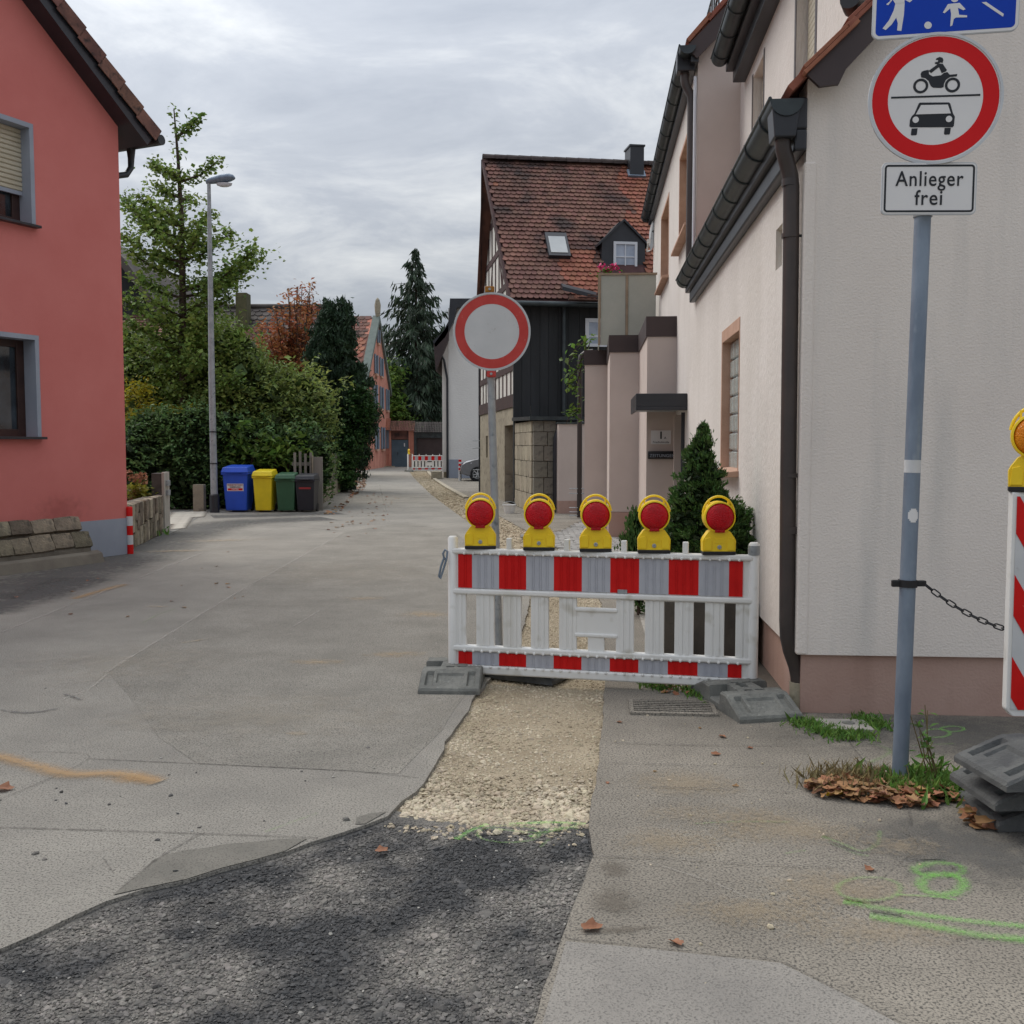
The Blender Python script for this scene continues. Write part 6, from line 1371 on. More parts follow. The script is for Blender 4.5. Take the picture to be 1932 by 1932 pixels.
def make_bin(label, u0, u1, vt, mcol, lidm):
    a, c = G(u0, 967), G(u1, 967); w = (c.x-a.x); h = P((u0+u1)/2, vt, a.y).z; d = w*1.15
    t = thing('wheelie_bin', label, 'bin', ((a.x+c.x)/2, a.y+d/2, 0), R(rng.uniform(-3, 3)), 'wheelie bins in a row')
    hb = h*.86; wb, wt = w*.38, w*.455
    mb = MB(); vs = [(-wb, -d*.38, .04), (wb, -d*.38, .04), (wb, d*.36, .04), (-wb, d*.36, .04), (-wt, -d*.48, hb), (wt, -d*.48, hb), (wt, d*.44, hb), (-wt, d*.44, hb)]
    mb.add(vs, [(3, 2, 1, 0), (0, 1, 5, 4), (1, 2, 6, 5), (2, 3, 7, 6), (3, 0, 4, 7), (4, 5, 6, 7)]); mb.build('body', mcol, t, bevel=.025, seg=3, smooth=40)
    MB().box(-w*.49, w*.49, -d*.52, d*.47, hb-.045, hb).build('rim', mcol, t, bevel=.012)
    mb = MB(); vs = [(-w*.5, -d*.55, hb+.004), (w*.5, -d*.55, hb+.004), (w*.5, d*.48, hb+.004), (-w*.5, d*.48, hb+.004), (-w*.44, -d*.46, h-.02), (w*.44, -d*.46, h-.02), (w*.42, d*.4, h+.03), (-w*.42, d*.4, h+.03)]
    mb.add(vs, [(3, 2, 1, 0), (0, 1, 5, 4), (1, 2, 6, 5), (2, 3, 7, 6), (3, 0, 4, 7), (4, 5, 6, 7)]); mb.build('lid', lidm, t, bevel=.02, seg=3, smooth=40)
    MB().box(-w*.3, w*.3, -d*.585, -d*.54, hb+.0, hb+.035).build('lid_grip', lidm, t, bevel=.01)
    MB().tube([(-w*.36, d*.5, hb+.03), (w*.36, d*.5, hb+.03)], .018, 8).build('handle', mcol, t)
    for s in (-1, 1): MB().lathe([(.1, -.025), (.1, .025)], 16, Matrix.Translation((s*wb*.95, d*.36, .1)) @ Matrix.Rotation(PI/2, 4, 'Y')).build('wheel', M['black'], t, smooth=40)
    return t, w, d, h
def plas(n, a): return mat(n, a, None, rough=.45, spec=.4) if False else mat(n, a, tuple(x*1.12 for x in C(a)), scale=4, rough=.45, spec=.4)
mbl, mye, mgr, mbk = plas('blue_bin', '#2750bb'), plas('yellow_bin', '#d8c122'), plas('green_bin', '#355a40'), plas('black_bin', '#2a2b30')
t, w, d, h = make_bin('large blue wheelie bin with a white paper recycling label', 418, 470, 880, mbl, mbl)
def skewT(z): 
    yf = -d*.38 - d*.10*(z-.04)/(h*.86-.04); return yf
tilt = math.atan2(-d*.10, h*.86-.04)
def face_plate(nm, x0, x1, z0, z1, off, m_, par):
    MB().add([(x0, skewT(z0)-off, z0), (x1, skewT(z0)-off, z0), (x1, skewT(z1)-off, z1), (x0, skewT(z1)-off, z1), (x0, skewT(z0)+.01, z0), (x1, skewT(z0)+.01, z0), (x1, skewT(z1)+.01, z1), (x0, skewT(z1)+.01, z1)], [(0, 1, 2, 3), (0, 4, 5, 1), (1, 5, 6, 2), (2, 6, 7, 3), (3, 7, 4, 0)]).build(nm, m_, par)
lw = w*.30; lz0, lz1 = h*.465, h*.625
face_plate('paper_label', -lw, lw, lz0, lz1, .004, M['sign_w'], t); face_plate('label_band', -lw+.02, lw-.02, lz0+.015, lz0+.065, .006, M['sign_r'], t)
for tx, sz, zz, m_ in (('WERTSTOFF', .062, lz1-.035, mat('dark_red_print', '#8e1f22')), ('SAMMLUNG', .045, lz1-.083, M['frame_b']), ('PAPIER', .05, lz0+.04, M['sign_w'])):
    put_text(tx, sz, Matrix.Translation((0, skewT(zz)-.0085, zz)) @ Matrix.Rotation(-tilt, 4, 'X'), m_, t, .0008)
make_bin('yellow wheelie bin between the blue and the green bin', 476, 516, 888, mye, mye)
make_bin('dark green wheelie bin between the yellow and the black bin', 518, 558, 894, mgr, mgr)
t, w, d, h = make_bin('black wheelie bin with a red label strip beside the concrete fence', 556, 596, 896, mbk, mbk)
face_plate('label_band', -w*.28, w*.28, h*.62, h*.67, .006, mat('red_strip', '#9b3a3a'), t)
# concrete fence with pickets
a = G(590, 967) + Vector((-.15, .75, 0)); c = G(640, 929); dd = (c-a); frz_ = math.atan2(dd.y, dd.x); fl = dd.length; fhh = P(606, 862, a.y).z
fe_ = thing('concrete_fence', 'grey board fence on a concrete base behind the black bin', 'fence', (a.x, a.y, 0), frz_)
MB().box(0, fl, .0, .12, 0, .45).build('base_wall', M['stoneg'], fe_)
M['greywood'] = mat('weathered_grey_board', '#77736b', '#8a867d', scale=4, rough=.9, rand=.18, stretch=(1, 1, .15), bump=.003, bscale=30)
n = 12
for i in range(n): x = fl*i/n; MB().box(x+.02, x+fl/n-.03, .02, .05, .46, fhh+rng.uniform(-.05, .03)).build('board', M['greywood'], fe_)
for i in (0, 4, 8, 12): x = fl*i/n; MB().box(x-.07, x+.07, -.03, .0, 0, fhh+.03).build('post', M['stoneg'], fe_)
MB(Matrix.Rotation(-frz_, 4, 'Z')).box(-.02, .25, .0, .08, 0, fhh).build('end_board', M['greywood'], fe_)
pk = thing('picket_fence', 'grey wooden picket fence behind the green and black bins', 'fence', (G(556, 967).x-.12, G(552, 967).y+.75, 0))
for i in range(4): x = i*.13-.05; MB().box(x, x+.06, 0, .025, .1, 1.42+.03*math.sin(i*2.1)).build('picket', M['greywood'], pk)
for z in (.4, 1.1): MB().box(-.1, .45, .03, .07, z, z+.08).build('rail', M['greywood'], pk)
# white bucket by the timbered house door
q = G(961, 968); bk = thing('bucket', 'white plastic bucket standing by the timbered house door', 'bucket', q); hb = P(961, 952, q.y).z
MB().lathe([(.11, 0), (.15, hb-.02), (.165, hb-.015), (.165, hb), (.15, hb), (.11, .05)], 16).build('pail', M['wht_pl'], bk, smooth=40)
MB().tube([(.165*math.cos(a), 0, hb-.03+.10*math.sin(a)) for a in np.linspace(0, PI, 12)], .006, 6).build('handle', M['steel'], bk)
# far barriers
fq = G(778, 890); q2 = G(834, 884)
b2 = make_barrier('distant white barrier with red stripes facing the lane near the garage', (fq.x, fq.y, 0), math.atan2(q2.y-fq.y, q2.x-fq.x)*.2, 'construction barriers'); b2.scale = (1.08,)*3
b3 = copy_tree(b2); b3.location = (fq.x-.25, fq.y-.1, 0); b3.rotation_euler[2] = R(96); b3['label'] = 'distant white barrier seen end on at the corner of the far barrier'
l2 = copy_tree(al); l2.location = (fq.x-.2, fq.y, 1.02); l2['label'] = 'distant amber lamp on the corner of the far barriers'; l2.rotation_euler[2] = R(80)
fo = foot('rubber base plate under the far barrier', (fq.x-.2, fq.y, 0), R(20))
# parked car
cq_ = G(893, 908); nose = P(867, 890, cq_.y)
car = thing('parked_car', 'grey hatchback parked nose out beside the white house', 'car', (nose.x, cq_.y+.9, 0)); car.scale = (1.06,)*3
M['carp'] = mat('grey_car_paint', '#6f7074', '#78797d', scale=3, rough=.3, metal=.25, spec=.5, coat=.6)
prof = [(.02, .32), (.0, .5), (.05, .68), (.18, .78), (.55, .90), (1.05, 1.0), (1.3, 1.03), (1.35, 1.04), (4.05, 1.06), (4.15, .7), (4.12, .3), (3.7, .22), (.3, .22)]
sect = []
def loft(parts, ws):
    n = len(parts); mb = MB(); vs = []
    for wv, ins in ws:
        cx_ = sum(p[0] for p in parts)/n; cz_ = sum(p[1] for p in parts)/n
        vs += [(cx_+(x-cx_)*ins, wv, cz_+(z-cz_)*ins) for x, z in parts]
    m = len(ws); mb.add(vs, [(i*n+k, (i+1)*n+k, (i+1)*n+(k+1) % n, i*n+(k+1) % n) for i in range(m-1) for k in range(n)])
    for idx in (0, m-1):
        tri = tessellate_polygon([[Vector(vs[idx*n+k]) for k in range(n)]]); mb.add([vs[idx*n+k] for k in range(n)], [tuple(t) for t in tri])
    return mb
loft(prof, [(-.86, .93), (-.84, .97), (-.7, .99), (0, 1.0), (.7, .99), (.84, .97), (.86, .93)]).build('body', M['carp'], car, bevel=.02, smooth=50)
loft([(1.15, 1.0), (1.9, 1.42), (2.4, 1.5), (3.3, 1.46), (3.95, 1.05)], [(-.76, .93), (-.66, .985), (0, 1.0), (.66, .985), (.76, .93)]).build('cabin', M['carp'], car, smooth=45)
MB().prism([(1.28, -.775, 1.06), (1.95, -.72, 1.40), (3.2, -.72, 1.42), (3.75, -.775, 1.08)], (0, .03, 0)).build('side_window', M['glass'], car)
MB().add([(1.2, -.66, 1.06), (1.84, -.58, 1.405), (1.84, .58, 1.405), (1.2, .66, 1.06)], [(0, 3, 2, 1)]).build('windscreen', M['glass'], car)
for s in (-1, 1):
    MB().prism([(.10, s*.80, .70), (.07, s*.62, .64), (.30, s*.66, .82), (.62, s*.84, .88), (.5, s*.865, .74)], (-.03, 0, .012)).build('headlight', M['frame_w'], car)
    for x in (.76, 3.3):
        T = Matrix.Translation((x, s*.80, .31)) @ Matrix.Rotation(-PI/2*s, 4, 'X')
        wl = MB().lathe([(.2, -.08), (.29, -.08), (.31, -.05), (.31, .07), (.29, .095), (.2, .095)], 28, T).build('wheel', M['black'], car, smooth=40)
        rm_ = MB(); rm_.lathe([(.205, .06), (.205, .10), (.19, .10), (.185, .06)], 28, T)
        for k in range(7): rm_.box(-.018, .018, .03, .2, .085, .1, T @ Matrix.Rotation(2*PI*k/7, 4, 'Z'))
        rm_.lathe([(.05, .08), (.05, .105), (.01, .108)], 12, T); rm_.build('rim', M['alu'], wl)
        MB().lathe([(.345, .0), (.36, .03), (.36, .056), (.345, .058)], 28, T).build('wheel_arch', M['black'], wl)
MB().box(-.012, .06, -.6, .6, .30, .44).build('bumper_grille', M['black'], car, bevel=.01); MB().box(-.0, .08, -.35, .35, .60, .66).build('grille', M['black'], car, bevel=.01); MB().box(-.02, .0, -.26, .26, .46, .56).build('number_plate', M['sign_w'], car)

# ================================================================ PLANTS
def leaf_mesh(name, Pn, size, rg, dirs=None, asp=.55, jit=1.0):
    n = len(Pn); s = size*np.exp(rg.normal(0, .25, n))
    if dirs is None:
        Rm = rot_mats(n, rg, 1.3)
        t, b, nn = Rm[:, :, 0], Rm[:, :, 1], Rm[:, :, 2]
    else:
        t = dirs + rg.normal(0, .25*jit, (n, 3)); t /= np.linalg.norm(t, axis=1)[:, None]
        r = rg.normal(0, 1, (n, 3)); b = np.cross(t, r); b /= np.linalg.norm(b, axis=1)[:, None]; nn = np.cross(t, b)
    w = s*asp/2
    a = Pn - t*(s*.5)[:, None]; tip = Pn + t*(s*.5)[:, None] ; l = Pn + b*w[:, None] + nn*(s*.08)[:, None]; r_ = Pn - b*w[:, None] + nn*(s*.08)[:, None]
    V = np.stack([a, r_, tip, l], 1).reshape(-1, 3); return fastmesh(name, V, np.arange(4*n).reshape(n, 4))
def leaves(name, Pn, size, material, parent, seed=1, **k):
    o = mkobj(name, leaf_mesh(name, np.asarray(Pn), size, np.random.default_rng(seed), **k), material, parent); return o
def clumps(blobs, per, spread, rg, shell=.55):
    """leaf positions: clumps gathered near the surface of ellipsoids (c, r, number of clumps)"""
    out = []
    for c, r, n in blobs:
        d = rg.normal(0, 1, (n, 3)); d /= np.linalg.norm(d, axis=1)[:, None]; rad = shell + (1.08-shell)*rg.uniform(0, 1, n)**.7
        wild = rg.uniform(0, 1, n) < .14; rad = np.where(wild, rg.uniform(1.08, 1.38, n), rad)
        ctr = np.array(c) + d*np.array(r)*rad[:, None]
        out.append((ctr[:, None, :] + rg.normal(0, spread, (n, per, 3))*np.array([1, 1, .75])).reshape(-1, 3))
    return np.vstack(out)
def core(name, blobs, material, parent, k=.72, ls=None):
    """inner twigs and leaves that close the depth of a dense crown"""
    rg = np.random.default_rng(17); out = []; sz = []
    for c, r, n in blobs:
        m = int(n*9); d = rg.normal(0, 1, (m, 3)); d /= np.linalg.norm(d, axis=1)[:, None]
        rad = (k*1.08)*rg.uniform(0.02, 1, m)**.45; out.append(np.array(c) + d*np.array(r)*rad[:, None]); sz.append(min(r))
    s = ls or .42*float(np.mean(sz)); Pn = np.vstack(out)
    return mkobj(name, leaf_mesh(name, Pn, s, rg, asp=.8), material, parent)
def limb(mb, pts, r0, r1, n=6):
    m = len(pts); mb.tube(pts, [r0 + (r1-r0)*i/(m-1) for i in range(m)], n)
def L(root, p): return tuple(Vector(p) - Vector(root.location))
# ginkgo: a leader with whorled, rising branches
def ginkgo():
    rg = np.random.default_rng(21); Y = 28.0
    b = P(349, 960, Y); b.z = 0
    t = thing('ginkgo_tree', 'slender ginkgo tree with a spire top rising above the hedge', 'tree', b)
    tops = [P(349, 960, Y), P(345, 600, Y), P(343, 420, Y), P(336, 300, Y), P(328, 205, Y)]; tops[0].z = 0
    tr = MB(); pts = [p-b for p in tops]; limb(tr, pts, .13, .015, 8)
    zs = [p.z for p in tops]; xs = [p.x for p in tops]
    ctr = []; dens = []
    def lead(z): return np.interp(z, zs, xs)
    ends = [(412, 302, .0), (285, 305, .2), (375, 222, -.1), (492, 486, .3), (480, 470, -.5), (455, 520, .4), (440, 440, .6), (400, 400, -.4), (262, 370, .1), (250, 400, -.3), (232, 380, .4), (225, 440, .2), (240, 470, -.4), (300, 350, .3),
            (320, 320, -.2), (270, 425, .5), (410, 460, .2), (380, 430, -.7), (300, 440, -.8), (260, 520, .3), (230, 560, -.3), (440, 560, .3), (400, 590, -.6), (240, 690, .4), (470, 500, .5), (300, 480, .7), (370, 380, .7), (310, 395, -.5), (420, 530, -.6), (280, 560, -.8), (235, 640, -.5)]
    ends += [(int(345 + rg.uniform(-1, 1)*115), int(rg.uniform(600, 750)), rg.uniform(-1, 1)) for _ in range(26)]
    for u, v, dy in ends:
        e = P(u, v, Y+dy*1.8); ln = abs(e.x-lead(e.z)); z0 = max(1.5, e.z - .35*ln - .2); s = Vector((lead(z0), Y, z0)); m_ = s.lerp(e, .55) - Vector((0, 0, .12*ln))
        limb(tr, [s-b, m_-b, e-b], .045, .012, 5)
        n = int(26 + 42*ln)
        for q in range(n):
            f = rg.uniform(.12, 1)**.8; p = s.lerp(m_, f/.55) if f < .55 else m_.lerp(e, (f-.55)/.45); ctr.append(tuple(p-b)); 
            # side shoots
            if rg.uniform() < .45 and v > 330: sd = Vector((rg.normal(0, .28), rg.normal(0, .3), rg.normal(.05, .22))); ctr.append(tuple(p-b+sd))
    for z in np.linspace(P(345, 620, Y).z, zs[-1], 80): ctr.append((lead(z)-b.x, 0, z))
    ctr = np.array(ctr); per = 4
    Pn = (ctr[:, None, :] + rg.normal(0, .095, (len(ctr), per, 3))).reshape(-1, 3)
    tr.build('trunk', M['bark'], t, smooth=60); leaves('crown', Pn, .105, M['lf_gink'], t, 5, asp=.85)
ginkgo()
def bush(name, label, cat, blobs_px, per, spread, size, material, seed, corem=None, asp=.55, group=None, ck=.72, stems=0, shell=.6, dirs=None):
    """blobs_px: (u, v, Y, rx, ry, rz, clumps)"""
    bl = [(P(u, v, Y), (rx, ry, rz), n) for u, v, Y, rx, ry, rz, n in blobs_px]
    lo = min(bl, key=lambda q: q[0].z)[0]; b = Vector((sum(q[0].x for q in bl)/len(bl), sum(q[0].y for q in bl)/len(bl), 0))
    t = thing(name, label, cat, b, 0, group); B = [(tuple(c-b), r, n) for c, r, n in bl]; rg = np.random.default_rng(seed)
    Pn = clumps(B, per, spread, rg, shell); Pn = Pn[Pn[:, 2] > .03]
    leaves('foliage', Pn, size, material, t, seed, asp=asp)
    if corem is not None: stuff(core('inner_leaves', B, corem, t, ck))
    mb = MB()
    for i in range(max(3, stems)):
        c, r, n = B[i % len(B)]; limb(mb, [(c[0]+rg.uniform(-.3, .3)*r[0], c[1], 0.0), (c[0]+rg.uniform(-.3, .3)*r[0], c[1]+rg.uniform(-.1, .1), max(.3, c[2]*.6)), (c[0]+rg.uniform(-.4, .4)*r[0], c[1], c[2]+r[2]*.3)], .05, .015, 5)
    mb.build('stems', M['bark'], t)
    return t
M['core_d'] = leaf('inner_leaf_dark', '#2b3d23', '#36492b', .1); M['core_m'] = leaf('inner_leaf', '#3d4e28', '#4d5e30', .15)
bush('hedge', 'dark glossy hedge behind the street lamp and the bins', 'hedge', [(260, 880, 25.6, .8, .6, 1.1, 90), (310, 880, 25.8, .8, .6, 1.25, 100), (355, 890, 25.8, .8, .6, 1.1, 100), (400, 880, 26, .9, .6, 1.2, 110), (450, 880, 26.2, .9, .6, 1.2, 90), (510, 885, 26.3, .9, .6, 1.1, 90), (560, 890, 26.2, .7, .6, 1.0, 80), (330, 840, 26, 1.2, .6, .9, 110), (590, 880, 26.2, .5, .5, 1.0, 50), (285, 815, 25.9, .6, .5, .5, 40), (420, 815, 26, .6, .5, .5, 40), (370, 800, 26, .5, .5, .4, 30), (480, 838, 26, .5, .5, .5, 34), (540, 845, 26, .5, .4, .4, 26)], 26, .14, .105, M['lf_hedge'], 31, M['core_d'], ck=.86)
bush('mixed_shrub', 'tall loose green shrub behind the yellow and green bins', 'shrub', [(470, 760, 28, 1.5, 1.2, 1.2, 120), (540, 780, 28, 1.3, 1.0, 1.2, 120), (572, 810, 27.5, .8, .8, 1.1, 80), (430, 800, 28, 1.2, .9, 1.2, 90), (500, 735, 29, 1.2, 1.0, .7, 80), (550, 745, 29, .9, .9, .6, 60), (520, 840, 27, 1.3, .8, .9, 80)], 30, .17, .13, M['lf_shrub'], 32, M['core_m'], asp=.42, ck=.78)
bush('elder_shrub', 'light green leafy shoots rising behind the yellow bin', 'shrub', [(478, 835, 25.6, .45, .35, .5, 22), (520, 860, 25.5, .5, .3, .35, 20), (550, 850, 25.6, .4, .3, .4, 16), (450, 860, 25.6, .3, .3, .4, 12)], 12, .13, .2, M['lf_light'], 36, asp=.42)
bush('leafy_shrub', 'olive green shrub with long leaves right behind the street lamp', 'shrub', [(430, 680, 29, 1.1, .9, 1.0, 80), (455, 690, 30, .8, .8, .7, 50), (400, 740, 29, .9, .8, 1.1, 70), (380, 640, 30, .8, .6, .8, 60)], 26, .18, .15, M['lf_gink'], 33, M['core_m'], asp=.38, ck=.7)
bush('garden_shrub', 'green shrub with drooping leaves between the ginkgo and the coral house', 'shrub', [(280, 720, 29, 1.2, .8, .8, 80), (330, 700, 29.5, 1.2, .8, 1.0, 90), (290, 800, 28.5, 1.1, .7, .9, 70), (350, 800, 28.5, .9, .7, .9, 60), (250, 650, 30, .5, .6, .5, 30)], 24, .16, .12, M['lf_shrub'], 34, M['core_m'], ck=.74)
bush('yellow_shrub', 'yellowing shrub above the dark hedge beside the coral house', 'shrub', [(255, 765, 26.8, .55, .3, .35, 36), (300, 785, 26.8, .5, .3, .2, 24), (340, 780, 26.8, .45, .25, .14, 16), (265, 735, 26.8, .35, .25, .25, 18)], 14, .12, .1, M['lf_yel'], 35)
hy = G(246, 1000); hyd = thing('hydrangea', 'hydrangea with faded brownish flower heads behind the stone garden wall', 'shrub', (P(250, 950, 18.6).x, 18.6, 0))
rg = np.random.default_rng(41); hb_ = P(250, 950, 18.6)
Pn = clumps([((-.05, 0, hb_.z-.05), (.3, .3, .42), 40), ((.1, 0, hb_.z+.18), (.22, .2, .16), 16)], 9, .07, rg, .3); leaves('foliage', Pn, .11, M['lf_hyd'], hyd, 3, asp=.6)
mb = MB()
for i in range(8): limb(mb, [(rg.uniform(-.1, .1), 0, 0), (rg.uniform(-.2, .2), rg.uniform(-.1, .1), hb_.z*.6), (rg.uniform(-.3, .3), rg.uniform(-.2, .2), hb_.z+.2)], .012, .006, 5)
mb.build('stems', M['bark'], hyd)
M['hydf'] = leaf('faded_flower', '#a9795e', '#bf8f72', .2, .2)
for u, v in ((243, 893), (262, 900), (270, 897), (271, 908), (250, 903), (245, 945), (252, 930)):
    p = P(u, v, 18.5) - hyd.location; d = rg.normal(0, 1, (50, 3)); d /= np.linalg.norm(d, axis=1)[:, None]; leaves('flower_head', np.array(p) + d*np.array([.07, .07, .055]), .045, M['hydf'], hyd, 9, asp=.9)
# rust coloured tree
def rust_tree():
    rg = np.random.default_rng(51); Y = 38.0; b = P(560, 900, Y); b.z = 0
    t = thing('autumn_tree', 'small tree with rust orange autumn leaves before the dark tiled roof', 'tree', b); tr = MB(); ctr = []
    root = P(556, 780, Y) - b
    limb(tr, [(0, 0, 0), tuple(root)], .1, .07, 6)
    for k in range(80):
        u = rg.uniform(480, 598); v = rg.uniform(540, 760); 
        if v < 600: u = rg.uniform(530, 595)
        if v > 640: u = rg.uniform(490, 600)
        e = P(u, v, Y+rg.uniform(-.9, .9)) - b; m_ = root.lerp(e, .55) + Vector((rg.uniform(-.2, .2), 0, -.2)); limb(tr, [tuple(root), tuple(m_), tuple(e)], .03, .012, 5)
        for q in range(10 if v < 600 else 20):
            f = rg.uniform(.45, 1); p = root.lerp(m_, f/.55) if f < .55 else m_.lerp(e, (f-.55)/.45); ctr.append(tuple(p))
    for u, v in ((585, 542), (560, 545), (592, 560), (570, 540), (545, 560), (530, 575), (520, 585), (590, 580)):
        e = P(u, v, Y) - b; limb(tr, [tuple(root), tuple(root.lerp(e, .5)), tuple(e)], .03, .012, 5)
        for q in range(7): ctr.append(tuple(root.lerp(e, rg.uniform(.85, 1.02))))
    ctr = np.array(ctr); Pn = (ctr[:, None, :] + rg.normal(0, .14, (len(ctr), 6, 3))).reshape(-1, 3)
    tr.build('trunk', M['bark'], t); leaves('crown', Pn, .17, M['lf_rust'], t, 6, asp=.45)
rust_tree()
def yew():
    rg = np.random.default_rng(61); Y = 35.5; b = P(648, 915, Y); b.z = 0
    t = thing('column_yew', 'dark columnar yew with two pointed tops beside the lane', 'tree', b)
    B = []
    for u, v, rx, rz, n in ((622, 635, .26, .7, 50), (648, 632, .22, .7, 45), (610, 680, .45, .9, 90), (645, 690, .5, .9, 95), (628, 640, .45, .8, 80), (620, 750, .6, .9, 110), (665, 745, .55, .9, 100), (640, 800, .75, .9, 130), (680, 790, .4, .7, 60), (615, 820, .5, .7, 60), (656, 850, .6, .7, 90), (645, 900, .45, .5, 70), (621, 592, .11, .38, 26), (647, 588, .10, .38, 24), (602, 640, .12, .35, 20), (632, 615, .12, .3, 18), (661, 620, .08, .3, 12)):
        B.append((tuple(P(u, v, Y)-b), (rx*1.18, rx*1.18, rz*1.18), n))
    Pn = clumps(B, 40, .10, rg, .7); Pn = Pn[Pn[:, 2] > .05]; d = np.tile(np.array([[0, 0, 1.]]), (len(Pn), 1)) + rg.normal(0, .45, (len(Pn), 3))
    leaves('crown', Pn, .16, M['lf_yew'], t, 7, asp=.3, dirs=d); stuff(core('inner_needles', B[:11], M['core_d'], t, .8))
    tr = MB(); limb(tr, [(0, 0, 0), (0, 0, 2.5)], .16, .1, 8); tr.build('trunk', M['bark'], t)
    # ivy swelling over the lane side and the fence foot
    B2 = [(tuple(P(680, 760, Y-.6)-b), (.45, .4, .6), 60), (tuple(P(672, 800, Y-.6)-b), (.5, .4, .55), 60), (tuple(P(660, 840, Y-.8)-b), (.45, .4, .6), 60), (tuple(P(650, 880, Y-1)-b), (.3, .4, .55), 50), (tuple(P(648, 905, Y-1)-b), (.25, .4, .3), 30)]
    leaves('ivy', clumps(B2, 22, .1, rg, .7), .1, M['lf_ivy'], t, 8, asp=.7)
yew()
def conifer(name, label, u, vtop, vbase, Y, rad, seed, material, tiers=34, per=16, droop=.35, lsize=.42, trunk=.25):
    rg = np.random.default_rng(seed); b = P(u, vbase, Y); b.z = 0; top = P(u, vtop, Y).z
    t = thing(name, label, 'tree', b); tr = MB(); limb(tr, [(0, 0, 0), (.05, 0, top*.6), (0, 0, top)], trunk, .02, 8)
    Pn, D = [], []
    for i in range(tiers):
        f = (i+.5)/tiers; z = top*(1 - f*.93); r = rad*(f**.8)*(1 + .22*math.sin(i*2.7+seed)); nb = int(5 + per*f)
        for k in range(nb):
            a = 2*PI*(k/nb) + rg.uniform(0, 1.2); ln = r*rg.uniform(.55, 1.08); ca, sa = math.cos(a), math.sin(a)
            tip = Vector((ca*ln, sa*ln, z + ln*(.12) - droop*ln*ln/rad))
            if k % 3 == 0: limb(tr, [(0, 0, z), (ca*ln*.5, sa*ln*.5, z+ln*.1-droop*ln*ln*.25/rad), tuple(tip)], .03, .01, 4)
            m = int(6 + 22*ln/rad*2)
            for j in range(m):
                g = rg.uniform(.15, 1); x = ln*g; w = rg.normal(0, .12*(1.25-g)*ln+.04); zz = z + x*.12 - droop*x*x/rad - abs(rg.normal(0, .16)) - (.18 if g < .9 else 0)*rg.uniform()
                Pn.append((ca*x - sa*w, sa*x + ca*w, zz)); D.append((ca*.5 - sa*w, sa*.5 + ca*w, -.85))
    tr.build('trunk', M['bark'], t); leaves('crown', np.array(Pn), lsize, material, t, seed, asp=.24, dirs=np.array(D))
    return t
conifer('spruce_tree', 'tall dark drooping spruce against the sky beyond the lane', 786, 468, 880, 84.0, 6.6, 71, M['lf_spr'], tiers=30, per=13, lsize=.7, trunk=.3)
bush('lime_tree', 'light green deciduous tree behind the courtyard wall', 'tree', [(736, 735, 80, .8, .9, 1.5, 40), (742, 700, 81, .5, .6, .8, 16), (755, 790, 80, 1.3, 1.0, .7, 40), (732, 780, 80, .9, .9, 1.2, 40)], 22, .3, .3, M['lf_light'], 72, M['core_m'], asp=.6, ck=.7)
bush('dark_trees', 'dark dense foliage under the spruce behind the garage', 'tree', [(790, 740, 90, 2.6, 2, 2.8, 110), (815, 700, 91, 2, 1.6, 3, 80), (780, 780, 89, 2.6, 1.6, 1.6, 80), (820, 770, 89, 2.4, 1.6, 1.8, 80)], 24, .4, .34, M['lf_spr'], 73, M['core_d'], asp=.5, ck=.8)
# potted dwarf conifer and the boxwood
def dwarf():
    rg = np.random.default_rng(81); b = pt_.location + Vector((0, 0, 0)); Y = b.y
    t = thing('dwarf_conifer', 'dense cone shaped dwarf conifer in the planter behind the barrier', 'shrub', (b.x, b.y, PH-.06))
    B = []
    for u, v, rx, rz, n in ((1326, 815, .03, .05, 14), (1324, 835, .06, .07, 30), (1318, 865, .10, .10, 50), (1325, 900, .14, .12, 70), (1318, 940, .20, .14, 90), (1335, 975, .25, .15, 110), (1310, 985, .2, .13, 90), (1340, 1020, .29, .15, 120), (1385, 985, .12, .12, 50), (1300, 1025, .24, .15, 90), (1345, 1065, .30, .14, 110), (1400, 1050, .16, .16, 60), (1330, 1105, .3, .14, 100), (1425, 1085, .08, .14, 34), (1390, 1115, .18, .12, 60)):
        B.append((tuple(P(u, v, Y-(.0))-t.location), (rx, rx*.9, rz), n))
    Pn = clumps(B, 30, .017, rg, .85); d = np.zeros_like(Pn)
    axis = np.stack([np.interp(Pn[:, 2], [0, 1.5], [.05, .02]), np.zeros(len(Pn)), Pn[:, 2]-.15], 1); d = Pn - axis; d /= np.linalg.norm(d, axis=1)[:, None]+1e-6; d[:, 2] += .35
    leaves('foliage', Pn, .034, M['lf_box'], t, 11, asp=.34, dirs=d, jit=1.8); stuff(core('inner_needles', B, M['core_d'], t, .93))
    tr = MB(); limb(tr, [(0, 0, 0), (0, 0, .6)], .035, .02, 8); tr.build('trunk', M['bark'], t)
dwarf()
bx_ = P(1206, 1040, 9.6); t = thing('boxwood', 'small upright boxwood between two barrier lamps near the porch', 'shrub', (bx_.x, 9.6, 0)); rg = np.random.default_rng(82)
B = [(tuple(P(u, v, 9.6)-t.location), (rx, rx, rz), n) for u, v, rx, rz, n in ((1206, 990, .09, .12, 40), (1200, 1020, .13, .13, 55), (1212, 1040, .13, .15, 60), (1205, 1075, .14, .2, 60), (1206, 1110, .12, .2, 40))]
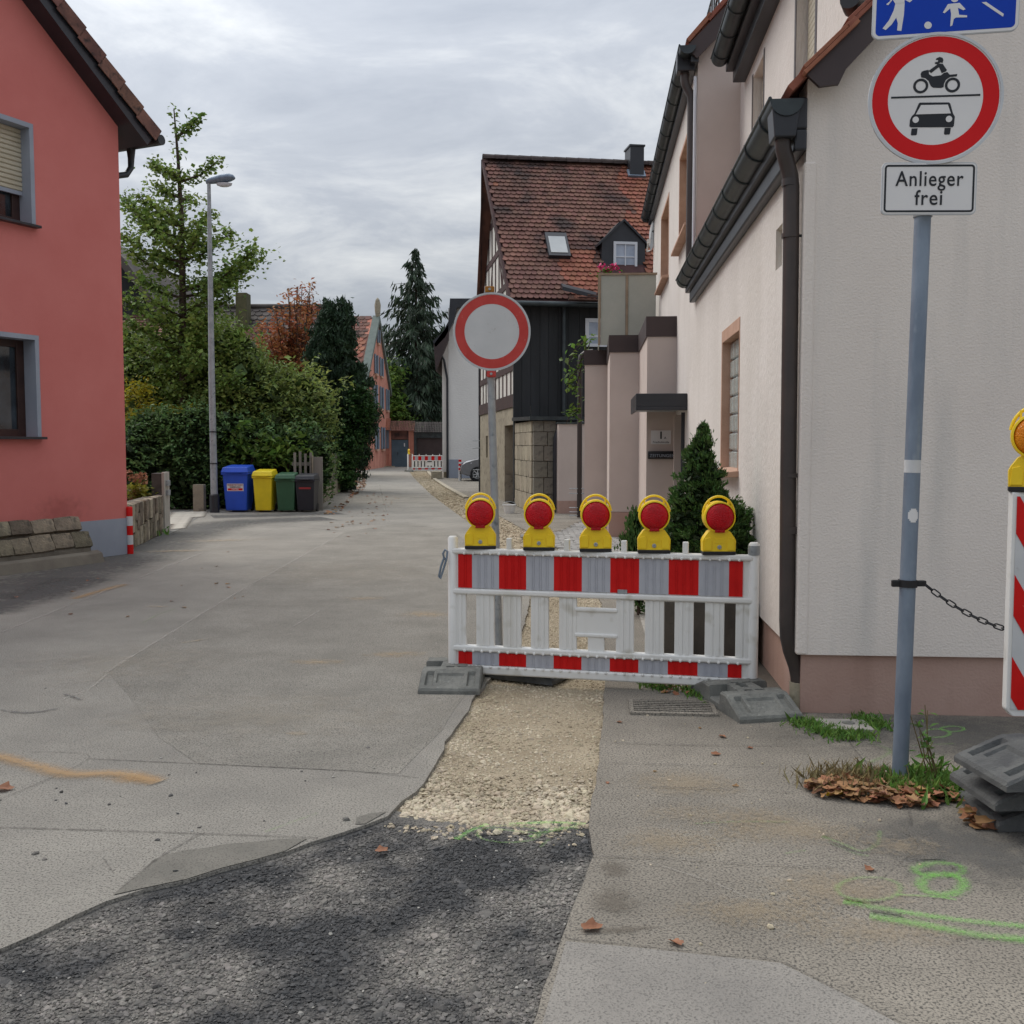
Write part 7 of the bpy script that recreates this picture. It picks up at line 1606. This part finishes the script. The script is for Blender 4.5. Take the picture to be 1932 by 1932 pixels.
Pn = clumps(B, 16, .03, rg, .6); d = Pn - np.array([0, 0, .2]); d /= np.linalg.norm(d, axis=1)[:, None]; d[:, 2] += .6; leaves('foliage', Pn, .045, M['lf_box'], t, 12, asp=.4, dirs=d); stuff(core('inner_leaves', B, M['core_d'], t, .7))
tr = MB(); limb(tr, [(0, 0, 0), (0, 0, .5)], .02, .01, 6); tr.build('stems', M['bark'], t)
# climber by the brown downpipe, flowers on the balcony
cl = G(1078, 985); t = thing('climber', 'light green climbing plant trailing down beside the brown downpipe', 'climbing plant', (cl.x, cl.y, 0)); rg = np.random.default_rng(83); ctr = []
mb = MB()
for pp in ([(1105, 640), (1085, 660), (1072, 685), (1078, 715)], [(1100, 670), (1088, 700), (1074, 715), (1070, 740)], [(1098, 690), (1085, 735), (1078, 738)], [(1095, 740), (1090, 775), (1080, 790)], [(1090, 770), (1078, 778), (1068, 800)], [(1110, 655), (1115, 640)]):
    q = [P(u, v, cl.y)-t.location for u, v in pp]; limb(mb, [tuple(x) for x in q], .012, .006, 5)
    for a, c in zip(q[:-1], q[1:]): ctr += [tuple(a.lerp(c, rg.uniform())) for _ in range(4)]
limb(mb, [(.3, 0, 0), (.3, .05, 2), tuple(P(1105, 640, cl.y)-t.location)], .02, .012, 5); mb.build('stems', M['bark'], t)
ctr = np.array(ctr); leaves('foliage', (ctr[:, None, :]+rg.normal(0, .07, (len(ctr), 3, 3))).reshape(-1, 3), .13, M['lf_light'], t, 13, asp=.5)
fb = RH.M @ Vector((RH.px(1133, 516, 1, ybal).x+.12, ybal+.3, zt_-.2)); t = thing('balcony_flowers', 'pink geraniums on the balcony with frosted panels', 'potted plant', fb); rg = np.random.default_rng(84)
MB().lathe([(.09, -.15), (.13, .1), (.12, .1)], 14).build('pot', M['sand'], t, smooth=40); leaves('foliage', rg.normal(0, .09, (90, 3))+np.array([0, 0, .22]), .08, M['lf_light'], t, 14, asp=.8)
M['petal'] = mat('pink_petal', '#c8326e', '#d94a86', scale=9, rough=.6, trans=.2)
for dx, dz in ((-.12, .36), (.1, .38), (.17, .36), (.02, .33)): leaves('flower_head', rg.normal(0, .03, (30, 3))+np.array([dx, 0, dz]), .045, M['petal'], t, 15, asp=.9)
# weeds and dead leaves
def weeds(label, pts, n, hgt, seed, parent=None, name='weeds', m_='lf_weed', wid=.25, asp=.2):
    rg = np.random.default_rng(seed); V = []
    q = np.array(pts)[rg.integers(0, len(pts), n)] + rg.normal(0, wid, (n, 2))
    h = hgt*rg.uniform(.3, 1, n); Pn = np.column_stack([q, h*.45]); d = rg.normal(0, .55, (n, 3)); d[:, 2] = 1
    me = leaf_mesh(name, Pn, hgt, rg, dirs=d, asp=asp); o = mkobj(name, me, M[m_]); tag(o, label, None, None, 'stuff'); return o
def gp2(L_): return [tuple(G(u, v)[:2]) for u, v in L_]
weeds('green weeds along the foot of the plinth', gp2([(1520, 1368), (1545, 1375), (1560, 1385), (1630, 1360), (1650, 1372), (1620, 1390), (1590, 1392)]), 900, .05, 91, wid=.05)
weeds('weeds around the drain', gp2([(1320, 1312), (1335, 1318), (1310, 1306), (1250, 1300), (1235, 1295)]), 420, .055, 92, wid=.05)
weeds('weeds around the foot of the sign post', gp2([(1740, 1470), (1770, 1480), (1790, 1490), (1720, 1485), (1690, 1482), (1760, 1500)]), 800, .085, 93, wid=.06)
weeds('dry grass around the foot of the sign post', gp2([(1550, 1475), (1600, 1470), (1640, 1470), (1680, 1480), (1600, 1485)]), 900, .085, 94, name='dry_grass', m_='lf_straw', wid=.07, asp=.07)
weeds('weeds along the garden wall', gp2([(262, 1018), (275, 1013), (290, 1008), (300, 1004), (285, 1011)]), 160, .16, 95, wid=.09)
q = G(1725, 1480); t = thing('weed_stalks', 'tall bare weed stalks growing beside the foot of the sign post', 'plant', q); rg = np.random.default_rng(96); mb = MB(); lv_ = []
for u, v in ((1718, 1350), (1745, 1330), (1735, 1380), (1760, 1400), (1712, 1400), (1750, 1340), (1728, 1360), (1795, 1440)):
    s = Vector((rg.uniform(-.06, .14), rg.uniform(-.05, .05), 0)); e = P(u, v, q.y+rg.uniform(-.05, .05))-q; m_ = s.lerp(e, .5)+Vector((rg.uniform(-.03, .03), 0, 0)); limb(mb, [tuple(s), tuple(m_), tuple(e)], .004, .002, 5)
    for k in range(5): lv_.append(tuple(s.lerp(e, rg.uniform(.3, 1)) + Vector((rg.uniform(-.03, .03), 0, 0))))
mb.build('stems', M['lf_straw'], t); leaves('foliage', np.array(lv_), .045, M['lf_weed'], t, 16, asp=.45)
def dry_leaf_mesh(seed):
    """a curled maple-like leaf: lobed outline on a bent blade"""
    r = random.Random(seed); n = 16; vs = [(0, 0, .12)]; curl = r.uniform(.25, .8); tw = r.uniform(-.5, .5); ring = []
    for f in (.5, 1.0):
        for k in range(n):
            a = 2*PI*k/n; lobe = .84 + .16*math.cos(5*a + .3) if f == 1 else .8
            rr = f*lobe*(1 + r.uniform(-.06, .06)); x, y = rr*math.cos(a), .72*rr*math.sin(a)
            vs.append((x, y, .1 + curl*y*y*1.1 + tw*x*y + .25*curl*x*x*(1 if x > 0 else -.2)))
    fs = [(0, 1+k, 1+(k+1) % n) for k in range(n)] + [(1+k, 1+n+k, 1+n+(k+1) % n, 1+(k+1) % n) for k in range(n)]
    me = bpy.data.meshes.new('dry_leaf'); me.from_pydata(vs, [], fs); me.update(); return me
LM = [dry_leaf_mesh(s) for s in range(5)]
def litter(label, poly, n, size, seed, name='fallen_leaves', stack=.0):
    rg = np.random.default_rng(seed); q = scatter_poly(poly, n, rg); mb = MB()
    for i, (x, y) in enumerate(q):
        me = LM[i % 5]; s = size*rg.uniform(.5, 1.2); T = Matrix.Translation((x, y, .002+rg.uniform(0, stack))) @ Matrix.Rotation(rg.uniform(0, 6.28), 4, 'Z') @ Matrix.Rotation(rg.uniform(-.5, .5)*(1 if stack else .4), 4, 'X') @ Matrix.Scale(s, 4)
        mb.add([T @ v.co for v in me.vertices], [tuple(p.vertices) for p in me.polygons])
    o = mb.build(name, M['lf_dry']); tag(o, label, None, None, 'stuff'); return o
litter('brown dead leaves heaped round the sign post foot', gx([(1510, 1490), (1560, 1475), (1690, 1490), (1790, 1490), (1800, 1515), (1740, 1528), (1640, 1520), (1560, 1508)]), 330, .034, 101, stack=.04)
litter('dead leaves by the base plates', gx([(1810, 1520), (1850, 1560), (1895, 1572), (1830, 1560)]), 12, .045, 102, stack=.03)
litter('dead leaves around the drain', gx([(1225, 1288), (1330, 1290), (1400, 1330), (1330, 1325), (1240, 1305)]), 50, .03, 103, stack=.02)
litter('orange leaves along the yew', gx([(655, 950), (640, 968), (600, 975), (690, 925), (690, 895), (668, 890)]), 420, .07, 104, stack=.03)
litter('thin scatter of leaves on the lane', gx([(600, 985), (700, 930), (760, 930), (720, 1000), (620, 1030)]), 70, .05, 105)
litter('leaves scattered on the road before the coral house', gx([(0, 1130), (300, 1060), (430, 1040), (500, 1130), (200, 1180)]), 20, .03, 106)
litter('leaves scattered on the pavement', gx([(1150, 1340), (1340, 1370), (1600, 1430), (1500, 1490), (1130, 1500)]), 6, .022, 107)
for i, (u, v, s, r, lab) in enumerate(((1115, 1752, .042, .4, 'curled brown leaf at the edge of the fresh asphalt patch'), (1640, 1640, .03, 1.2, 'small dry leaf on the pavement seam near the green figure'), (1845, 1560, .05, 2.2, 'dry leaf against the lowest stacked base plate'), (1350, 1423, .03, .2, 'dry leaf lying on the second pavement joint'), (1363, 1390, .03, 2, 'small orange leaf between the drain and the base plate'),
                                   (5, 1490, .05, .3, 'reddish leaf at the edge of the road by the sand smear'), (720, 1605, .035, 1, 'reddish leaf on the dark asphalt'), (1275, 1780, .03, 2.5, 'pale dry leaf beyond the curled one on the pavement'))):
    o = mkobj('fallen_leaf', LM[i % 5], M['lf_dry']); o.location = G(u, v, .004); o.rotation_euler = (.15, .1, r); o.scale = (s, s, s); tag(o, lab, 'leaf', 'single fallen leaves')
q = G(1580, 1503); t = MB().tube([(-.05, 0, .012), (.0, .01, .014), (.05, .035, .016)], [.008, .007, .016], 10).build('yellow_cap', M['yel'], None, smooth=50); t.location = q; t.name = 'yellow_litter'; tag(t, 'small yellow plastic piece lying in the dead leaves by the sign post', 'litter')
